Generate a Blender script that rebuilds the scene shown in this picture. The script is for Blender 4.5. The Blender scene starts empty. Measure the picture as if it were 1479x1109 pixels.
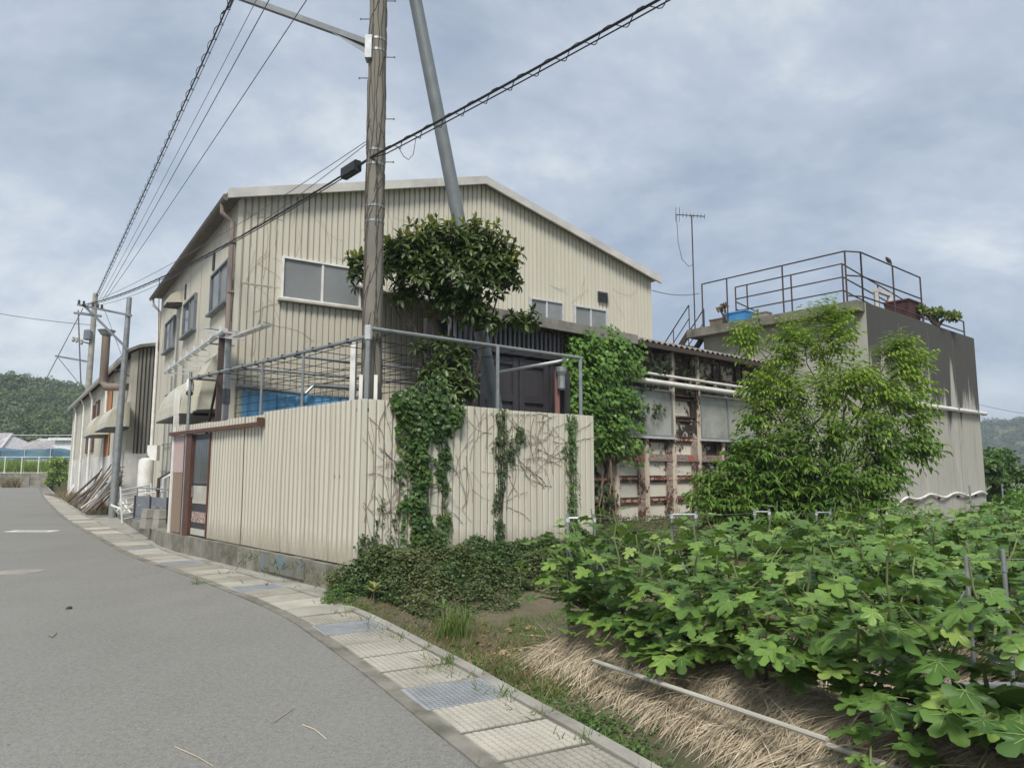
import bpy, math, random
import numpy as np
from mathutils import Vector, Matrix

random.seed(7)
rng = np.random.default_rng(7)
R = math.radians
scene = bpy.context.scene
col = scene.collection

# ------------------------------------------------------------------ camera
FPX, PITCH, CAMH = 1045.0, R(6.87), 1.6
cam_d = bpy.data.cameras.new('camera')
cam_d.sensor_width = 36.0
cam_d.lens = 36.0 * FPX / 1479.0
cam_d.clip_start = 0.05
cam_d.clip_end = 4000
cam = bpy.data.objects.new('camera', cam_d)
cam.location = (0, 0, CAMH)
cam.rotation_euler = (R(90) + PITCH, 0, 0)
col.objects.link(cam)
scene.camera = cam

# ------------------------------------------------------------------ sky, sun, exposure
SUN_EL, SUN_AZ = R(50), R(186)        # azimuth clockwise from +Y: behind the camera
world = bpy.data.worlds.new('World')
scene.world = world
world.use_nodes = True
wn = world.node_tree
wn.nodes.clear()
w_out = wn.nodes.new('ShaderNodeOutputWorld')
w_bg = wn.nodes.new('ShaderNodeBackground')
w_bg.inputs['Strength'].default_value = 0.082
w_sky = wn.nodes.new('ShaderNodeTexSky')
w_sky.sky_type = 'NISHITA'
w_sky.sun_disc = False
w_sky.sun_elevation = SUN_EL
w_sky.sun_rotation = SUN_AZ
w_sky.air_density = 1.0
w_sky.dust_density = 2.0
w_tc = wn.nodes.new('ShaderNodeTexCoord')
w_sep = wn.nodes.new('ShaderNodeSeparateXYZ')
wn.links.new(w_tc.outputs['Generated'], w_sep.inputs[0])


def wmath(op, a, b):
    n = wn.nodes.new('ShaderNodeMath')
    n.operation = op
    for i, x in enumerate((a, b)):
        if isinstance(x, (int, float)):
            n.inputs[i].default_value = x
        else:
            wn.links.new(x, n.inputs[i])
    return n.outputs[0]


zc = wmath('ADD', wmath('MAXIMUM', w_sep.outputs[2], 0.0), 0.5)
w_comb = wn.nodes.new('ShaderNodeCombineXYZ')
wn.links.new(wmath('DIVIDE', w_sep.outputs[0], zc), w_comb.inputs[0])
wn.links.new(wmath('DIVIDE', w_sep.outputs[1], zc), w_comb.inputs[1])


def wnoise(scale, detail, off, dist=0.0):
    m = wn.nodes.new('ShaderNodeMapping')
    m.inputs['Location'].default_value = off
    m.inputs['Rotation'].default_value = (0, 0, 0.6)
    m.inputs['Scale'].default_value = (scale, scale * 1.25, 1)
    wn.links.new(w_comb.outputs[0], m.inputs[0])
    n = wn.nodes.new('ShaderNodeTexNoise')
    n.inputs['Scale'].default_value = 1.0
    n.inputs['Detail'].default_value = detail
    n.inputs['Roughness'].default_value = 0.62
    n.inputs['Distortion'].default_value = dist
    wn.links.new(m.outputs[0], n.inputs['Vector'])
    return n.outputs['Fac']


w_n = wmath('ADD', wmath('MULTIPLY', wnoise(1.15, 6, (3.1, 1.7, 0), 0.3), 0.65),
            wmath('MULTIPLY', wnoise(3.3, 6, (8.1, 4.7, 0), 0.2), 0.35))
w_ramp = wn.nodes.new('ShaderNodeValToRGB')
cr = w_ramp.color_ramp
cr.elements[0].position = 0.39
cr.elements[0].color = (1.75, 2.1, 2.65, 1)
cr.elements[1].position = 0.61
cr.elements[1].color = (4.05, 4.3, 4.35, 1)
e = cr.elements.new(0.5)
e.color = (2.6, 2.93, 3.38, 1)
wn.links.new(w_n, w_ramp.inputs[0])
w_mix = wn.nodes.new('ShaderNodeMix')
w_mix.data_type = 'RGBA'
w_mix.inputs['Factor'].default_value = 0.9     # cloud cover over the clear sky
wn.links.new(w_sky.outputs[0], w_mix.inputs[6])
wn.links.new(w_ramp.outputs[0], w_mix.inputs[7])
wn.links.new(w_mix.outputs[2], w_bg.inputs['Color'])
wn.links.new(w_bg.outputs[0], w_out.inputs[0])

sun_d = bpy.data.lights.new('sun', 'SUN')
sun_d.energy = 1.5
sun_d.angle = R(18)
sun_d.color = (1.0, 0.96, 0.9)
sun = bpy.data.objects.new('sun', sun_d)
sd = Vector((math.sin(SUN_AZ) * math.cos(SUN_EL), math.cos(SUN_AZ) * math.cos(SUN_EL), math.sin(SUN_EL)))
sun.rotation_euler = sd.to_track_quat('Z', 'Y').to_euler()
sun.location = (0, 0, 40)
col.objects.link(sun)
scene.view_settings.view_transform = 'Standard'
scene.view_settings.look = 'None'
scene.view_settings.exposure = 1.36
scene.view_settings.gamma = 1.0
scene.view_settings.use_curve_mapping = False

# ------------------------------------------------------------------ surveying helpers (photo points to metres)
CP, SP = math.cos(PITCH), math.sin(PITCH)


def ray(x, y):
    u = (x - 739.5) / FPX
    v = (554.5 - y) / FPX
    return Vector((u, CP - v * SP, SP + v * CP))


def P(x, y, Y):
    d = ray(x, y)
    return Vector((0, 0, CAMH)) + d * (Y / d.y)


def G(x, y, z=0.0):
    d = ray(x, y)
    return Vector((0, 0, CAMH)) + d * ((z - CAMH) / d.z)


def az(a):
    return (math.sin(R(a)), math.cos(R(a)))


class Fr:
    """A vertical wall plane: s runs along it, n stands out of it towards the viewer."""

    def __init__(self, o, d, side):
        self.o = Vector((o[0], o[1], 0))
        self.d = Vector((d[0], d[1], 0))
        self.n = Vector((d[1], -d[0], 0)) * side

    def pt(self, s, n, z):
        q = self.o + self.d * s + self.n * n
        return Vector((q.x, q.y, z))

    def hit(self, x, y, n=0.0):
        r = ray(x, y)
        o = self.o + self.n * n
        t = self.n.dot(o) / self.n.dot(r)
        q = Vector((0, 0, CAMH)) + r * t
        return (q - self.o).dot(self.d), q.z

    def sx(self, x, n=0.0, y=600):
        return self.hit(x, y, n)[0]


# ------------------------------------------------------------------ mesh builder
class MB:
    def __init__(self):
        self.v = []
        self.f = []
        self.m = []

    def add(self, vs, fs, mi=0):
        o = len(self.v)
        self.v.extend([tuple(q) for q in vs])
        self.f.extend([tuple(i + o for i in q) for q in fs])
        self.m.extend([mi] * len(fs))
        return self

    def quad(self, a, b, c, d, mi=0):
        return self.add([a, b, c, d], [(0, 1, 2, 3)], mi)

    def hexa(self, c, mi=0):
        return self.add(c, [(0, 3, 2, 1), (4, 5, 6, 7), (0, 1, 5, 4), (1, 2, 6, 5), (2, 3, 7, 6), (3, 0, 4, 7)], mi)

    def box(self, x0, x1, y0, y1, z0, z1, mi=0):
        return self.hexa([(x0, y0, z0), (x1, y0, z0), (x1, y1, z0), (x0, y1, z0),
                          (x0, y0, z1), (x1, y0, z1), (x1, y1, z1), (x0, y1, z1)], mi)

    def fbox(self, fr, s0, s1, n0, n1, z0, z1, mi=0):
        p = fr.pt
        return self.hexa([p(s0, n0, z0), p(s1, n0, z0), p(s1, n1, z0), p(s0, n1, z0),
                          p(s0, n0, z1), p(s1, n0, z1), p(s1, n1, z1), p(s0, n1, z1)], mi)

    def bar(self, a, b, w, h, up=(0, 0, 1), mi=0):
        a, b = Vector(a), Vector(b)
        d = (b - a).normalized()
        u = Vector(up)
        s = d.cross(u)
        if s.length < 1e-4:
            s = d.cross(Vector((1, 0, 0)))
        s.normalize()
        u = s.cross(d).normalized()
        s, u = s * w / 2, u * h / 2
        return self.hexa([a - s - u, a + s - u, b + s - u, b - s - u, a - s + u, a + s + u, b + s + u, b - s + u], mi)

    def tube(self, pts, r, n=6, cap=True, mi=0):
        pts = [Vector(q) for q in pts]
        rs = r if isinstance(r, (list, tuple)) else [r] * len(pts)
        o = len(self.v)
        prev = None
        for i, q in enumerate(pts):
            a = pts[max(i - 1, 0)]
            b = pts[min(i + 1, len(pts) - 1)]
            t = (b - a)
            t = t.normalized() if t.length > 1e-9 else Vector((0, 0, 1))
            if prev is None:
                s = t.cross(Vector((0, 0, 1)))
                if s.length < 0.05:
                    s = t.cross(Vector((1, 0, 0)))
            else:
                s = prev - t * prev.dot(t)
            s.normalize()
            prev = s
            w = t.cross(s)
            for k in range(n):
                a_ = 2 * math.pi * k / n
                self.v.append(tuple(q + s * (math.cos(a_) * rs[i]) + w * (math.sin(a_) * rs[i])))
        for i in range(len(pts) - 1):
            for k in range(n):
                k2 = (k + 1) % n
                self.f.append((o + i * n + k, o + i * n + k2, o + (i + 1) * n + k2, o + (i + 1) * n + k))
                self.m.append(mi)
        if cap:
            self.f.append(tuple(o + k for k in reversed(range(n))))
            self.f.append(tuple(o + (len(pts) - 1) * n + k for k in range(n)))
            self.m += [mi, mi]
        return self

    def lathe(self, c, prof, n=12, mi=0):
        c = Vector(c)
        o = len(self.v)
        for r, z in prof:
            for k in range(n):
                a = 2 * math.pi * k / n
                self.v.append((c.x + r * math.cos(a), c.y + r * math.sin(a), c.z + z))
        for i in range(len(prof) - 1):
            for k in range(n):
                k2 = (k + 1) % n
                self.f.append((o + i * n + k, o + i * n + k2, o + (i + 1) * n + k2, o + (i + 1) * n + k))
                self.m.append(mi)
        self.f.append(tuple(o + k for k in reversed(range(n))))
        self.f.append(tuple(o + (len(prof) - 1) * n + k for k in range(n)))
        self.m += [mi, mi]
        return self

    def build(self, name, mats, parent=None, smooth=False, loc=None):
        me = bpy.data.meshes.new(name)
        vs = self.v
        if loc is not None:
            L = Vector(loc)
            vs = [(a - L.x, b - L.y, c - L.z) for a, b, c in vs]
        me.from_pydata(vs, [], self.f)
        if not isinstance(mats, (list, tuple)):
            mats = [mats]
        for m in mats:
            me.materials.append(m)
        if len(mats) > 1:
            me.polygons.foreach_set('material_index', self.m)
        if smooth:
            me.polygons.foreach_set('use_smooth', [True] * len(me.polygons))
            me.set_sharp_from_angle(angle=R(40))
        me.update()
        o = bpy.data.objects.new(name, me)
        col.objects.link(o)
        if loc is not None:
            o.location = loc
        if parent is not None:
            attach(o, parent)
        return o


def attach(o, parent):
    o.parent = parent
    w = Matrix.Identity(4)
    q = parent
    while q is not None:
        w = q.matrix_parent_inverse @ q.matrix_basis @ w if q.parent else q.matrix_basis @ w
        q = q.parent
    o.matrix_parent_inverse = w.inverted()


def tag(o, label, cat=None, group=None, kind=None):
    o['label'] = label
    if cat:
        o['category'] = cat
    if group:
        o['group'] = group
    if kind:
        o['kind'] = kind
    return o


def thing(name, label, cat, loc=(0, 0, 0), group=None):
    o = bpy.data.objects.new(name, None)
    o.empty_display_size = 0.3
    o.location = loc
    col.objects.link(o)
    return tag(o, label, cat, group)


def inst(name, me, M, parent=None):
    o = bpy.data.objects.new(name, me)
    col.objects.link(o)
    if parent is not None:
        attach(o, parent)
    o.matrix_basis = M
    return o


def scatter(name, tv, tf, mats3, pos, mat, parent=None, midx=None):
    """One mesh holding a template repeated under many 3x3 matrices and positions."""
    tv = np.asarray(tv, float)
    N, K = len(pos), len(tv)
    co = (np.einsum('nij,kj->nki', mats3, tv) + pos[:, None, :]).reshape(-1, 3)
    lens = np.array([len(q) for q in tf])
    flat = np.concatenate([np.array(q) for q in tf])
    loops = (flat[None, :] + (np.arange(N) * K)[:, None]).reshape(-1)
    tot = np.tile(lens, N)
    start = np.concatenate([[0], np.cumsum(tot)[:-1]])
    me = bpy.data.meshes.new(name)
    me.vertices.add(N * K)
    me.vertices.foreach_set('co', co.reshape(-1))
    me.loops.add(len(loops))
    me.loops.foreach_set('vertex_index', loops.astype(np.int32))
    me.polygons.add(len(tot))
    me.polygons.foreach_set('loop_start', start.astype(np.int32))
    me.polygons.foreach_set('loop_total', tot.astype(np.int32))
    mats = mat if isinstance(mat, (list, tuple)) else [mat]
    for m in mats:
        me.materials.append(m)
    if midx is not None:
        me.polygons.foreach_set('material_index', np.tile(np.array(midx), N).astype(np.int32))
    me.update(calc_edges=True)
    o = bpy.data.objects.new(name, me)
    col.objects.link(o)
    if parent is not None:
        attach(o, parent)
    return o


def nrm(a):
    return a / np.maximum(np.linalg.norm(a, axis=-1, keepdims=True), 1e-9)


def frames(d, n, size):
    """Matrices with local y along d, local z near n, scaled by size (scalar array)."""
    d = nrm(np.asarray(d, float))
    x = nrm(np.cross(d, n))
    z = np.cross(x, d)
    M = np.stack([x, d, z], axis=-1)
    return M * np.asarray(size, float).reshape(-1, 1, 1)


# ------------------------------------------------------------------ materials
def nm(name):
    m = bpy.data.materials.new(name)
    m.use_nodes = True
    nt = m.node_tree
    b = nt.nodes['Principled BSDF']
    return m, nt, b


def nd(nt, t, **k):
    n = nt.nodes.new(t)
    for a, v in k.items():
        setattr(n, a, v)
    return n


def pos_node(nt, scale=(1, 1, 1), obj=False, rot=None):
    if obj:
        src = nd(nt, 'ShaderNodeTexCoord').outputs['Object']
    else:
        src = nd(nt, 'ShaderNodeNewGeometry').outputs['Position']
    mp = nd(nt, 'ShaderNodeMapping')
    mp.inputs['Scale'].default_value = scale
    if rot:
        mp.inputs['Rotation'].default_value = rot
    nt.links.new(src, mp.inputs[0])
    return mp.outputs[0]


def noise(nt, scale, detail=6, rough=0.6, stretch=(1, 1, 1), dist=0.0, obj=False):
    n = nd(nt, 'ShaderNodeTexNoise')
    n.inputs['Scale'].default_value = scale
    n.inputs['Detail'].default_value = detail
    n.inputs['Roughness'].default_value = rough
    n.inputs['Distortion'].default_value = dist
    nt.links.new(pos_node(nt, stretch, obj), n.inputs['Vector'])
    return n.outputs['Fac']


def ramp(nt, fac, stops):
    r = nd(nt, 'ShaderNodeValToRGB')
    c = r.color_ramp
    while len(c.elements) < len(stops):
        c.elements.new(0.5)
    for e_, (p_, k) in zip(c.elements, stops):
        e_.position = p_
        e_.color = (k, k, k, 1) if isinstance(k, (int, float)) else (*k, 1)
    nt.links.new(fac, r.inputs[0])
    return r.outputs[0]


def mixc(nt, fac, a, b, mode='MIX'):
    n = nd(nt, 'ShaderNodeMix', data_type='RGBA', blend_type=mode)
    for key, x in (('Factor', fac), (6, a), (7, b)):
        if isinstance(x, (int, float)):
            n.inputs[key].default_value = x
        elif isinstance(x, (tuple, list)):
            n.inputs[key].default_value = (*x, 1)
        else:
            nt.links.new(x, n.inputs[key])
    return n.outputs[2]


def mth(nt, op, a, b=0.0):
    n = nd(nt, 'ShaderNodeMath', operation=op)
    for i, x in enumerate((a, b)):
        if isinstance(x, (int, float)):
            n.inputs[i].default_value = x
        else:
            nt.links.new(x, n.inputs[i])
    return n.outputs[0]


def bump(nt, b, h, strength=0.3, dist=0.01):
    n = nd(nt, 'ShaderNodeBump')
    n.inputs['Strength'].default_value = strength
    n.inputs['Distance'].default_value = dist
    nt.links.new(h, n.inputs['Height'])
    nt.links.new(n.outputs[0], b.inputs['Normal'])


def surf(name, base, dark=None, scale=2.0, stretch=(1, 1, 1), amount=0.6, rough=0.7, metal=0.0, fine=40.0,
         bs=0.25, light=None, obj=False, contrast=(0.38, 0.68), island=0.0):
    """Base colour, a broad blotchy wear colour and a fine grain."""
    m, nt, b = nm(name)
    dark = dark or tuple(c * 0.6 for c in base)
    light = light or tuple(min(1, c * 1.12) for c in base)
    n1 = noise(nt, scale, 8, 0.62, stretch, obj=obj)
    n2 = noise(nt, fine, 4, 0.6, (1, 1, 1), obj=obj)
    c = ramp(nt, n2, [(0.3, base), (0.7, light)])
    f = mth(nt, 'MULTIPLY', ramp(nt, n1, [(contrast[0], 0.0), (contrast[1], 1.0)]), amount)
    c = mixc(nt, f, c, dark)
    if island:
        g = nd(nt, 'ShaderNodeObjectInfo')
        v = mth(nt, 'ADD', mth(nt, 'MULTIPLY', g.outputs['Random'], island), 1 - island / 2)
        h = nd(nt, 'ShaderNodeHueSaturation')
        nt.links.new(v, h.inputs['Value'])
        nt.links.new(c, h.inputs['Color'])
        c = h.outputs[0]
    nt.links.new(c, b.inputs['Base Color'])
    b.inputs['Roughness'].default_value = rough
    b.inputs['Metallic'].default_value = metal
    if bs:
        bump(nt, b, n2, bs, 0.006)
    return m


def cladding(name, base, streak, amount=0.5, rough=0.55, rust=0.0, splash=None):
    """Painted profiled steel: long vertical weather streaks, faint blotches, a few rust spots."""
    m, nt, b = nm(name)
    s1 = noise(nt, 5.0, 7, 0.65, (1, 1, 0.05))
    s2 = noise(nt, 0.55, 5, 0.6)
    s3 = noise(nt, 26.0, 3, 0.6, (1, 1, 0.25))
    c = ramp(nt, s3, [(0.3, tuple(k * 0.95 for k in base)), (0.7, base)])
    f = mth(nt, 'MULTIPLY', ramp(nt, s1, [(0.42, 0.0), (0.72, 1.0)]), ramp(nt, s2, [(0.3, 0.25), (0.75, 1.0)]))
    c = mixc(nt, mth(nt, 'MULTIPLY', f, amount), c, streak)
    if rust:
        s4 = noise(nt, 3.1, 8, 0.7, (1, 1, 0.3))
        c = mixc(nt, mth(nt, 'MULTIPLY', ramp(nt, s4, [(0.64, 0.0), (0.7, 1.0)]), rust), c, (0.16, 0.07, 0.03))
    if splash:
        sx = nd(nt, 'ShaderNodeSeparateXYZ')
        nt.links.new(pos_node(nt), sx.inputs[0])
        s5 = noise(nt, 4.0, 6, 0.7, (1, 1, 0.5))
        h_ = mth(nt, 'ADD', sx.outputs[2], mth(nt, 'MULTIPLY', s5, -0.55))
        c = mixc(nt, ramp(nt, h_, [(splash - 0.12, 0.75), (splash + 0.22, 0.0)]), c, (0.27, 0.23, 0.17))
        s6 = noise(nt, 9.0, 6, 0.7, (1, 1, 0.02))
        c = mixc(nt, ramp(nt, s6, [(0.68, 0.0), (0.75, 0.25)]), c, (0.33, 0.25, 0.17))
    nt.links.new(c, b.inputs['Base Color'])
    b.inputs['Roughness'].default_value = rough
    bump(nt, b, s3, 0.08, 0.004)
    return m


def leafmat(name, stops, trans=0.35, rough=0.45, spec=0.4, patch=1.3, pamt=0.35):
    """Leaf colour picked per leaf; light passes through thin blades."""
    m, nt, b = nm(name)
    g = nd(nt, 'ShaderNodeNewGeometry')
    oi = nd(nt, 'ShaderNodeObjectInfo')
    v = mth(nt, 'FRACT', mth(nt, 'ADD', g.outputs['Random Per Island'], oi.outputs['Random']))
    c = ramp(nt, v, stops)
    n1 = noise(nt, patch, 3, 0.5)
    c = mixc(nt, ramp(nt, n1, [(0.4, 0.0), (0.62, pamt)]), c, tuple(k * 1.15 for k in stops[-1][1]))
    nt.links.new(c, b.inputs['Base Color'])
    b.inputs['Roughness'].default_value = rough
    b.inputs['Specular IOR Level'].default_value = spec
    t = nd(nt, 'ShaderNodeBsdfTranslucent')
    nt.links.new(mixc(nt, 0.6, c, (0.16, 0.26, 0.03)), t.inputs['Color'])
    ms = nd(nt, 'ShaderNodeMixShader')
    ms.inputs[0].default_value = trans
    nt.links.new(b.outputs[0], ms.inputs[1])
    nt.links.new(t.outputs[0], ms.inputs[2])
    nt.links.new(ms.outputs[0], nt.nodes['Material Output'].inputs['Surface'])
    return m


M = {}
M['cream'] = cladding('cream_cladding', (0.57, 0.54, 0.445), (0.40, 0.365, 0.29), 0.5)
M['fence_sheet'] = cladding('fence_sheet', (0.62, 0.59, 0.49), (0.46, 0.42, 0.33), 0.4, rust=0.1, splash=0.24)
GROOVE = {'cream_cladding': cladding('cream_valley_shade_dirt', (0.46, 0.43, 0.35), (0.28, 0.25, 0.2), 0.7),  # groove shadow lines painted into the valleys, along with dirt
          'fence_sheet': cladding('fence_valley_shade_dirt', (0.37, 0.34, 0.27), (0.24, 0.21, 0.16), 0.7, rust=0.15),
          'grey_sheet': cladding('grey_valley_shade_dirt', (0.12, 0.11, 0.095), (0.05, 0.045, 0.04), 0.8, 0.8)}
M['dirty_sheet'] = cladding('dirty_sheet', (0.55, 0.52, 0.44), (0.14, 0.13, 0.11), 0.9, 0.7)
M['grey_sheet'] = cladding('grey_sheet', (0.30, 0.285, 0.24), (0.08, 0.075, 0.065), 0.9, 0.75)
M['blue_sheet'] = cladding('blue_sheet', (0.19, 0.49, 0.78), (0.12, 0.22, 0.32), 0.6)
M['brown_sheet'] = cladding('brown_sheet', (0.26, 0.19, 0.14), (0.12, 0.08, 0.06), 0.6)
M['pink_sheet'] = cladding('pink_sheet', (0.47, 0.36, 0.34), (0.25, 0.17, 0.15), 0.5)
M['orange_sheet'] = cladding('orange_sheet', (0.42, 0.19, 0.06), (0.20, 0.08, 0.03), 0.8)
M['trim'] = surf('roof_trim', (0.52, 0.50, 0.46), (0.3, 0.29, 0.27), 1.5, rough=0.5)
M['roof'] = surf('roof_steel', (0.33, 0.33, 0.32), None, 1.0)
M['brown'] = surf('brown_paint', (0.075, 0.035, 0.025), (0.14, 0.06, 0.03), 6, rough=0.6)
M['rust'] = surf('rusty_steel', (0.05, 0.037, 0.033), (0.085, 0.05, 0.04), 9, rough=0.8)
M['gutter'] = surf('gutter_brown', (0.14, 0.12, 0.105), (0.075, 0.06, 0.05), 4, rough=0.6)
M['galv'] = surf('galvanised_steel', (0.31, 0.33, 0.335), (0.19, 0.19, 0.18), 7, rough=0.45, metal=0.55, amount=0.6)
M['galv_pale'] = surf('pale_galvanised', (0.55, 0.57, 0.58), (0.38, 0.37, 0.35), 5, rough=0.5, metal=0.2)
M['grate_steel'] = surf('grate_steel', (0.40, 0.425, 0.44), (0.26, 0.27, 0.27), 5, rough=0.5, metal=0.3)
M['white'] = surf('white_paint', (0.72, 0.71, 0.67), (0.42, 0.39, 0.34), 3, rough=0.5, amount=0.5)
M['white_wall'] = surf('white_rendered_wall', (0.66, 0.65, 0.61), (0.26, 0.25, 0.22), 1.3, (1, 1, 0.5), 0.75, rough=0.85)
M['black'] = surf('black_rubber', (0.018, 0.018, 0.02), (0.03, 0.03, 0.03), 8, rough=0.6, bs=0.05)
M['cable'] = surf('cable_sheath', (0.02, 0.02, 0.022), None, 8, rough=0.6, bs=0)
M['wire'] = surf('grey_wire', (0.13, 0.135, 0.14), None, 8, rough=0.6, bs=0)
M['dark_steel'] = surf('dark_painted_steel', (0.045, 0.042, 0.048), (0.025, 0.022, 0.022), 3, rough=0.55)
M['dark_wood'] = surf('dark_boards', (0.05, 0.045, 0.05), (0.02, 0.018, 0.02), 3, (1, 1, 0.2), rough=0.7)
M['slat'] = surf('grey_slats', (0.15, 0.145, 0.16), (0.07, 0.065, 0.07), 3, (1, 1, 0.3), rough=0.7)
M['concrete'] = surf('concrete', (0.33, 0.315, 0.275), (0.15, 0.14, 0.115), 1.6, amount=0.75, rough=0.9, fine=60)
M['concrete_pale'] = surf('pale_concrete', (0.37, 0.35, 0.295), (0.22, 0.205, 0.165), 2.2, amount=0.7, rough=0.9, fine=70, island=0.55)
M['concrete_dirty'] = surf('mossy_concrete', (0.23, 0.215, 0.18), (0.08, 0.08, 0.055), 2.6, amount=0.85, rough=0.95, fine=50, island=0.3)
M['fibre'] = surf('fibre_cement', (0.24, 0.225, 0.2), (0.10, 0.09, 0.075), 2.5, amount=0.8, rough=0.95)
M['bark'] = surf('bark', (0.075, 0.058, 0.042), (0.04, 0.032, 0.025), 7, (1, 1, 0.4), rough=0.95, bs=0.6)
M['stem'] = surf('dry_vine_stem', (0.20, 0.15, 0.105), (0.10, 0.075, 0.05), 6, rough=0.95)
M['stem_pale'] = surf('pale_dry_stem', (0.34, 0.29, 0.21), (0.2, 0.16, 0.12), 6, rough=0.95)
M['stem_green'] = surf('green_stem', (0.14, 0.18, 0.06), (0.09, 0.09, 0.04), 6, rough=0.7)
M['soil'] = surf('soil', (0.105, 0.082, 0.055), (0.05, 0.06, 0.025), 1.1, amount=0.9, rough=1.0, fine=30, bs=0.8,
                 light=(0.20, 0.16, 0.105))
M['ground'] = surf('ground_green', (0.085, 0.11, 0.045), (0.09, 0.08, 0.045), 0.15, amount=0.8, rough=1.0, fine=6, bs=0.5)
M['blue_plastic'] = surf('blue_plastic', (0.07, 0.30, 0.62), (0.06, 0.2, 0.42), 5, rough=0.5)
M['grey_paint'] = surf('grey_paint', (0.17, 0.19, 0.21), (0.09, 0.095, 0.1), 4, rough=0.55)
M['awning'] = surf('awning_beige', (0.50, 0.48, 0.38), (0.33, 0.31, 0.25), 2, rough=0.6)
M['tile'] = surf('grey_roof_tile', (0.48, 0.46, 0.46), (0.24, 0.22, 0.22), 3, rough=0.7, island=0.2)
M['house_wall'] = surf('pale_house_wall', (0.6, 0.57, 0.5), None, 1, rough=0.8)
M['net'] = surf('blue_net', (0.05, 0.12, 0.19), (0.12, 0.19, 0.18), 0.5, amount=0.8, rough=0.8)
M['wood'] = surf('weathered_wood', (0.17, 0.13, 0.10), (0.08, 0.06, 0.05), 5, (1, 1, 1), rough=0.9, island=0.6)
M['pot'] = surf('rust_red_planter', (0.085, 0.03, 0.03), (0.04, 0.02, 0.02), 6, rough=0.7)
M['panel_light'] = surf('grey_board', (0.45, 0.43, 0.37), (0.28, 0.25, 0.2), 3)
M['bird'] = surf('grey_feathers', (0.12, 0.12, 0.13), (0.07, 0.07, 0.07), 20)

# asphalt: pale worn aggregate, tar blotches, fine cracks
m, nt, b = nm('asphalt')
n1 = noise(nt, 0.35, 6, 0.6)
n2 = noise(nt, 70.0, 4, 0.75)
n3 = noise(nt, 1.5, 6, 0.65, (1, 0.5, 1))
vo = nd(nt, 'ShaderNodeTexVoronoi')
vo.inputs['Scale'].default_value = 130
nt.links.new(pos_node(nt), vo.inputs['Vector'])
c = ramp(nt, n2, [(0.3, (0.10, 0.098, 0.09)), (0.5, (0.225, 0.22, 0.20)), (0.72, (0.40, 0.39, 0.355))])
c = mixc(nt, ramp(nt, vo.outputs['Color'], [(0.82, 0.0), (0.9, 0.6)]), c, (0.46, 0.45, 0.41))
c = mixc(nt, ramp(nt, n1, [(0.38, 0.0), (0.68, 0.45)]), c, (0.15, 0.147, 0.137))
c = mixc(nt, ramp(nt, n3, [(0.45, 0.0), (0.75, 0.35)]), c, (0.30, 0.295, 0.28))
vc = nd(nt, 'ShaderNodeTexVoronoi', feature='DISTANCE_TO_EDGE')
vc.inputs['Scale'].default_value = 0.42
dis = noise(nt, 1.2, 5, 0.7)
mpv = nd(nt, 'ShaderNodeVectorMath', operation='ADD')
nt.links.new(pos_node(nt), mpv.inputs[0])
nt.links.new(dis, mpv.inputs[1])
nt.links.new(mpv.outputs[0], vc.inputs['Vector'])
n4 = noise(nt, 22.0, 5, 0.8)
c = mixc(nt, ramp(nt, n4, [(0.42, 0.0), (0.62, 0.55)]), c, (0.33, 0.325, 0.30))
c = mixc(nt, ramp(nt, n4, [(0.28, 0.5), (0.42, 0.0)]), c, (0.12, 0.118, 0.11))
crack = mth(nt, 'MULTIPLY', ramp(nt, vc.outputs['Distance'], [(0.0, 1.0), (0.006, 0.0)]),
            ramp(nt, noise(nt, 0.23, 2, 0.5), [(0.56, 0.0), (0.64, 0.55)]))
c = mixc(nt, 1.0, c, (0.80, 0.795, 0.78), 'MULTIPLY')
c = mixc(nt, crack, c, (0.05, 0.05, 0.05))
nt.links.new(c, b.inputs['Base Color'])
b.inputs['Roughness'].default_value = 0.85
bump(nt, b, n2, 0.5, 0.006)
M['asphalt'] = m

# tower concrete: board-marked, dark run-off stains starting at the coping
m, nt, b = nm('stained_concrete')
s1 = noise(nt, 1.6, 8, 0.7, (1, 1, 0.06))
s2 = noise(nt, 3.2, 8, 0.7, (1, 1, 0.13), 0.5)
s3 = noise(nt, 0.5, 5, 0.6)
s4 = noise(nt, 45, 4, 0.6)
gz_ = nd(nt, 'ShaderNodeSeparateXYZ')
nt.links.new(pos_node(nt), gz_.inputs[0])
top = mth(nt, 'DIVIDE', mth(nt, 'SUBTRACT', gz_.outputs[2], 3.6), 2.9)
c = ramp(nt, s4, [(0.3, (0.33, 0.32, 0.28)), (0.7, (0.43, 0.415, 0.36))])
c = mixc(nt, ramp(nt, s2, [(0.5, 0.0), (0.7, 0.6)]), c, (0.23, 0.22, 0.19))
c = mixc(nt, ramp(nt, s2, [(0.32, 0.5), (0.42, 0.0)]), c, (0.54, 0.52, 0.46))
st = ramp(nt, mth(nt, 'ADD', mth(nt, 'ADD', mth(nt, 'MULTIPLY', s1, 1.3), mth(nt, 'MULTIPLY', s2, 0.5)), mth(nt, 'MULTIPLY', mth(nt, 'MAXIMUM', top, -0.6), 0.5)), [(0.88, 0.0), (1.27, 0.93)])
c = mixc(nt, st, c, (0.04, 0.04, 0.037))
s5 = noise(nt, 2.1, 8, 0.7, (1, 1, 0.6))
c = mixc(nt, ramp(nt, s5, [(0.70, 0.0), (0.73, 0.9)]), c, (0.50, 0.48, 0.42))
nt.links.new(c, b.inputs['Base Color'])
b.inputs['Roughness'].default_value = 0.92
bump(nt, b, mth(nt, 'ADD', s4, s2), 0.3, 0.01)
M['stained'] = m
M['render_wall'] = surf('grey_render', (0.41, 0.405, 0.345), (0.24, 0.235, 0.2), 0.9, (1, 1, 0.35), 0.7, rough=0.9)


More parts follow.
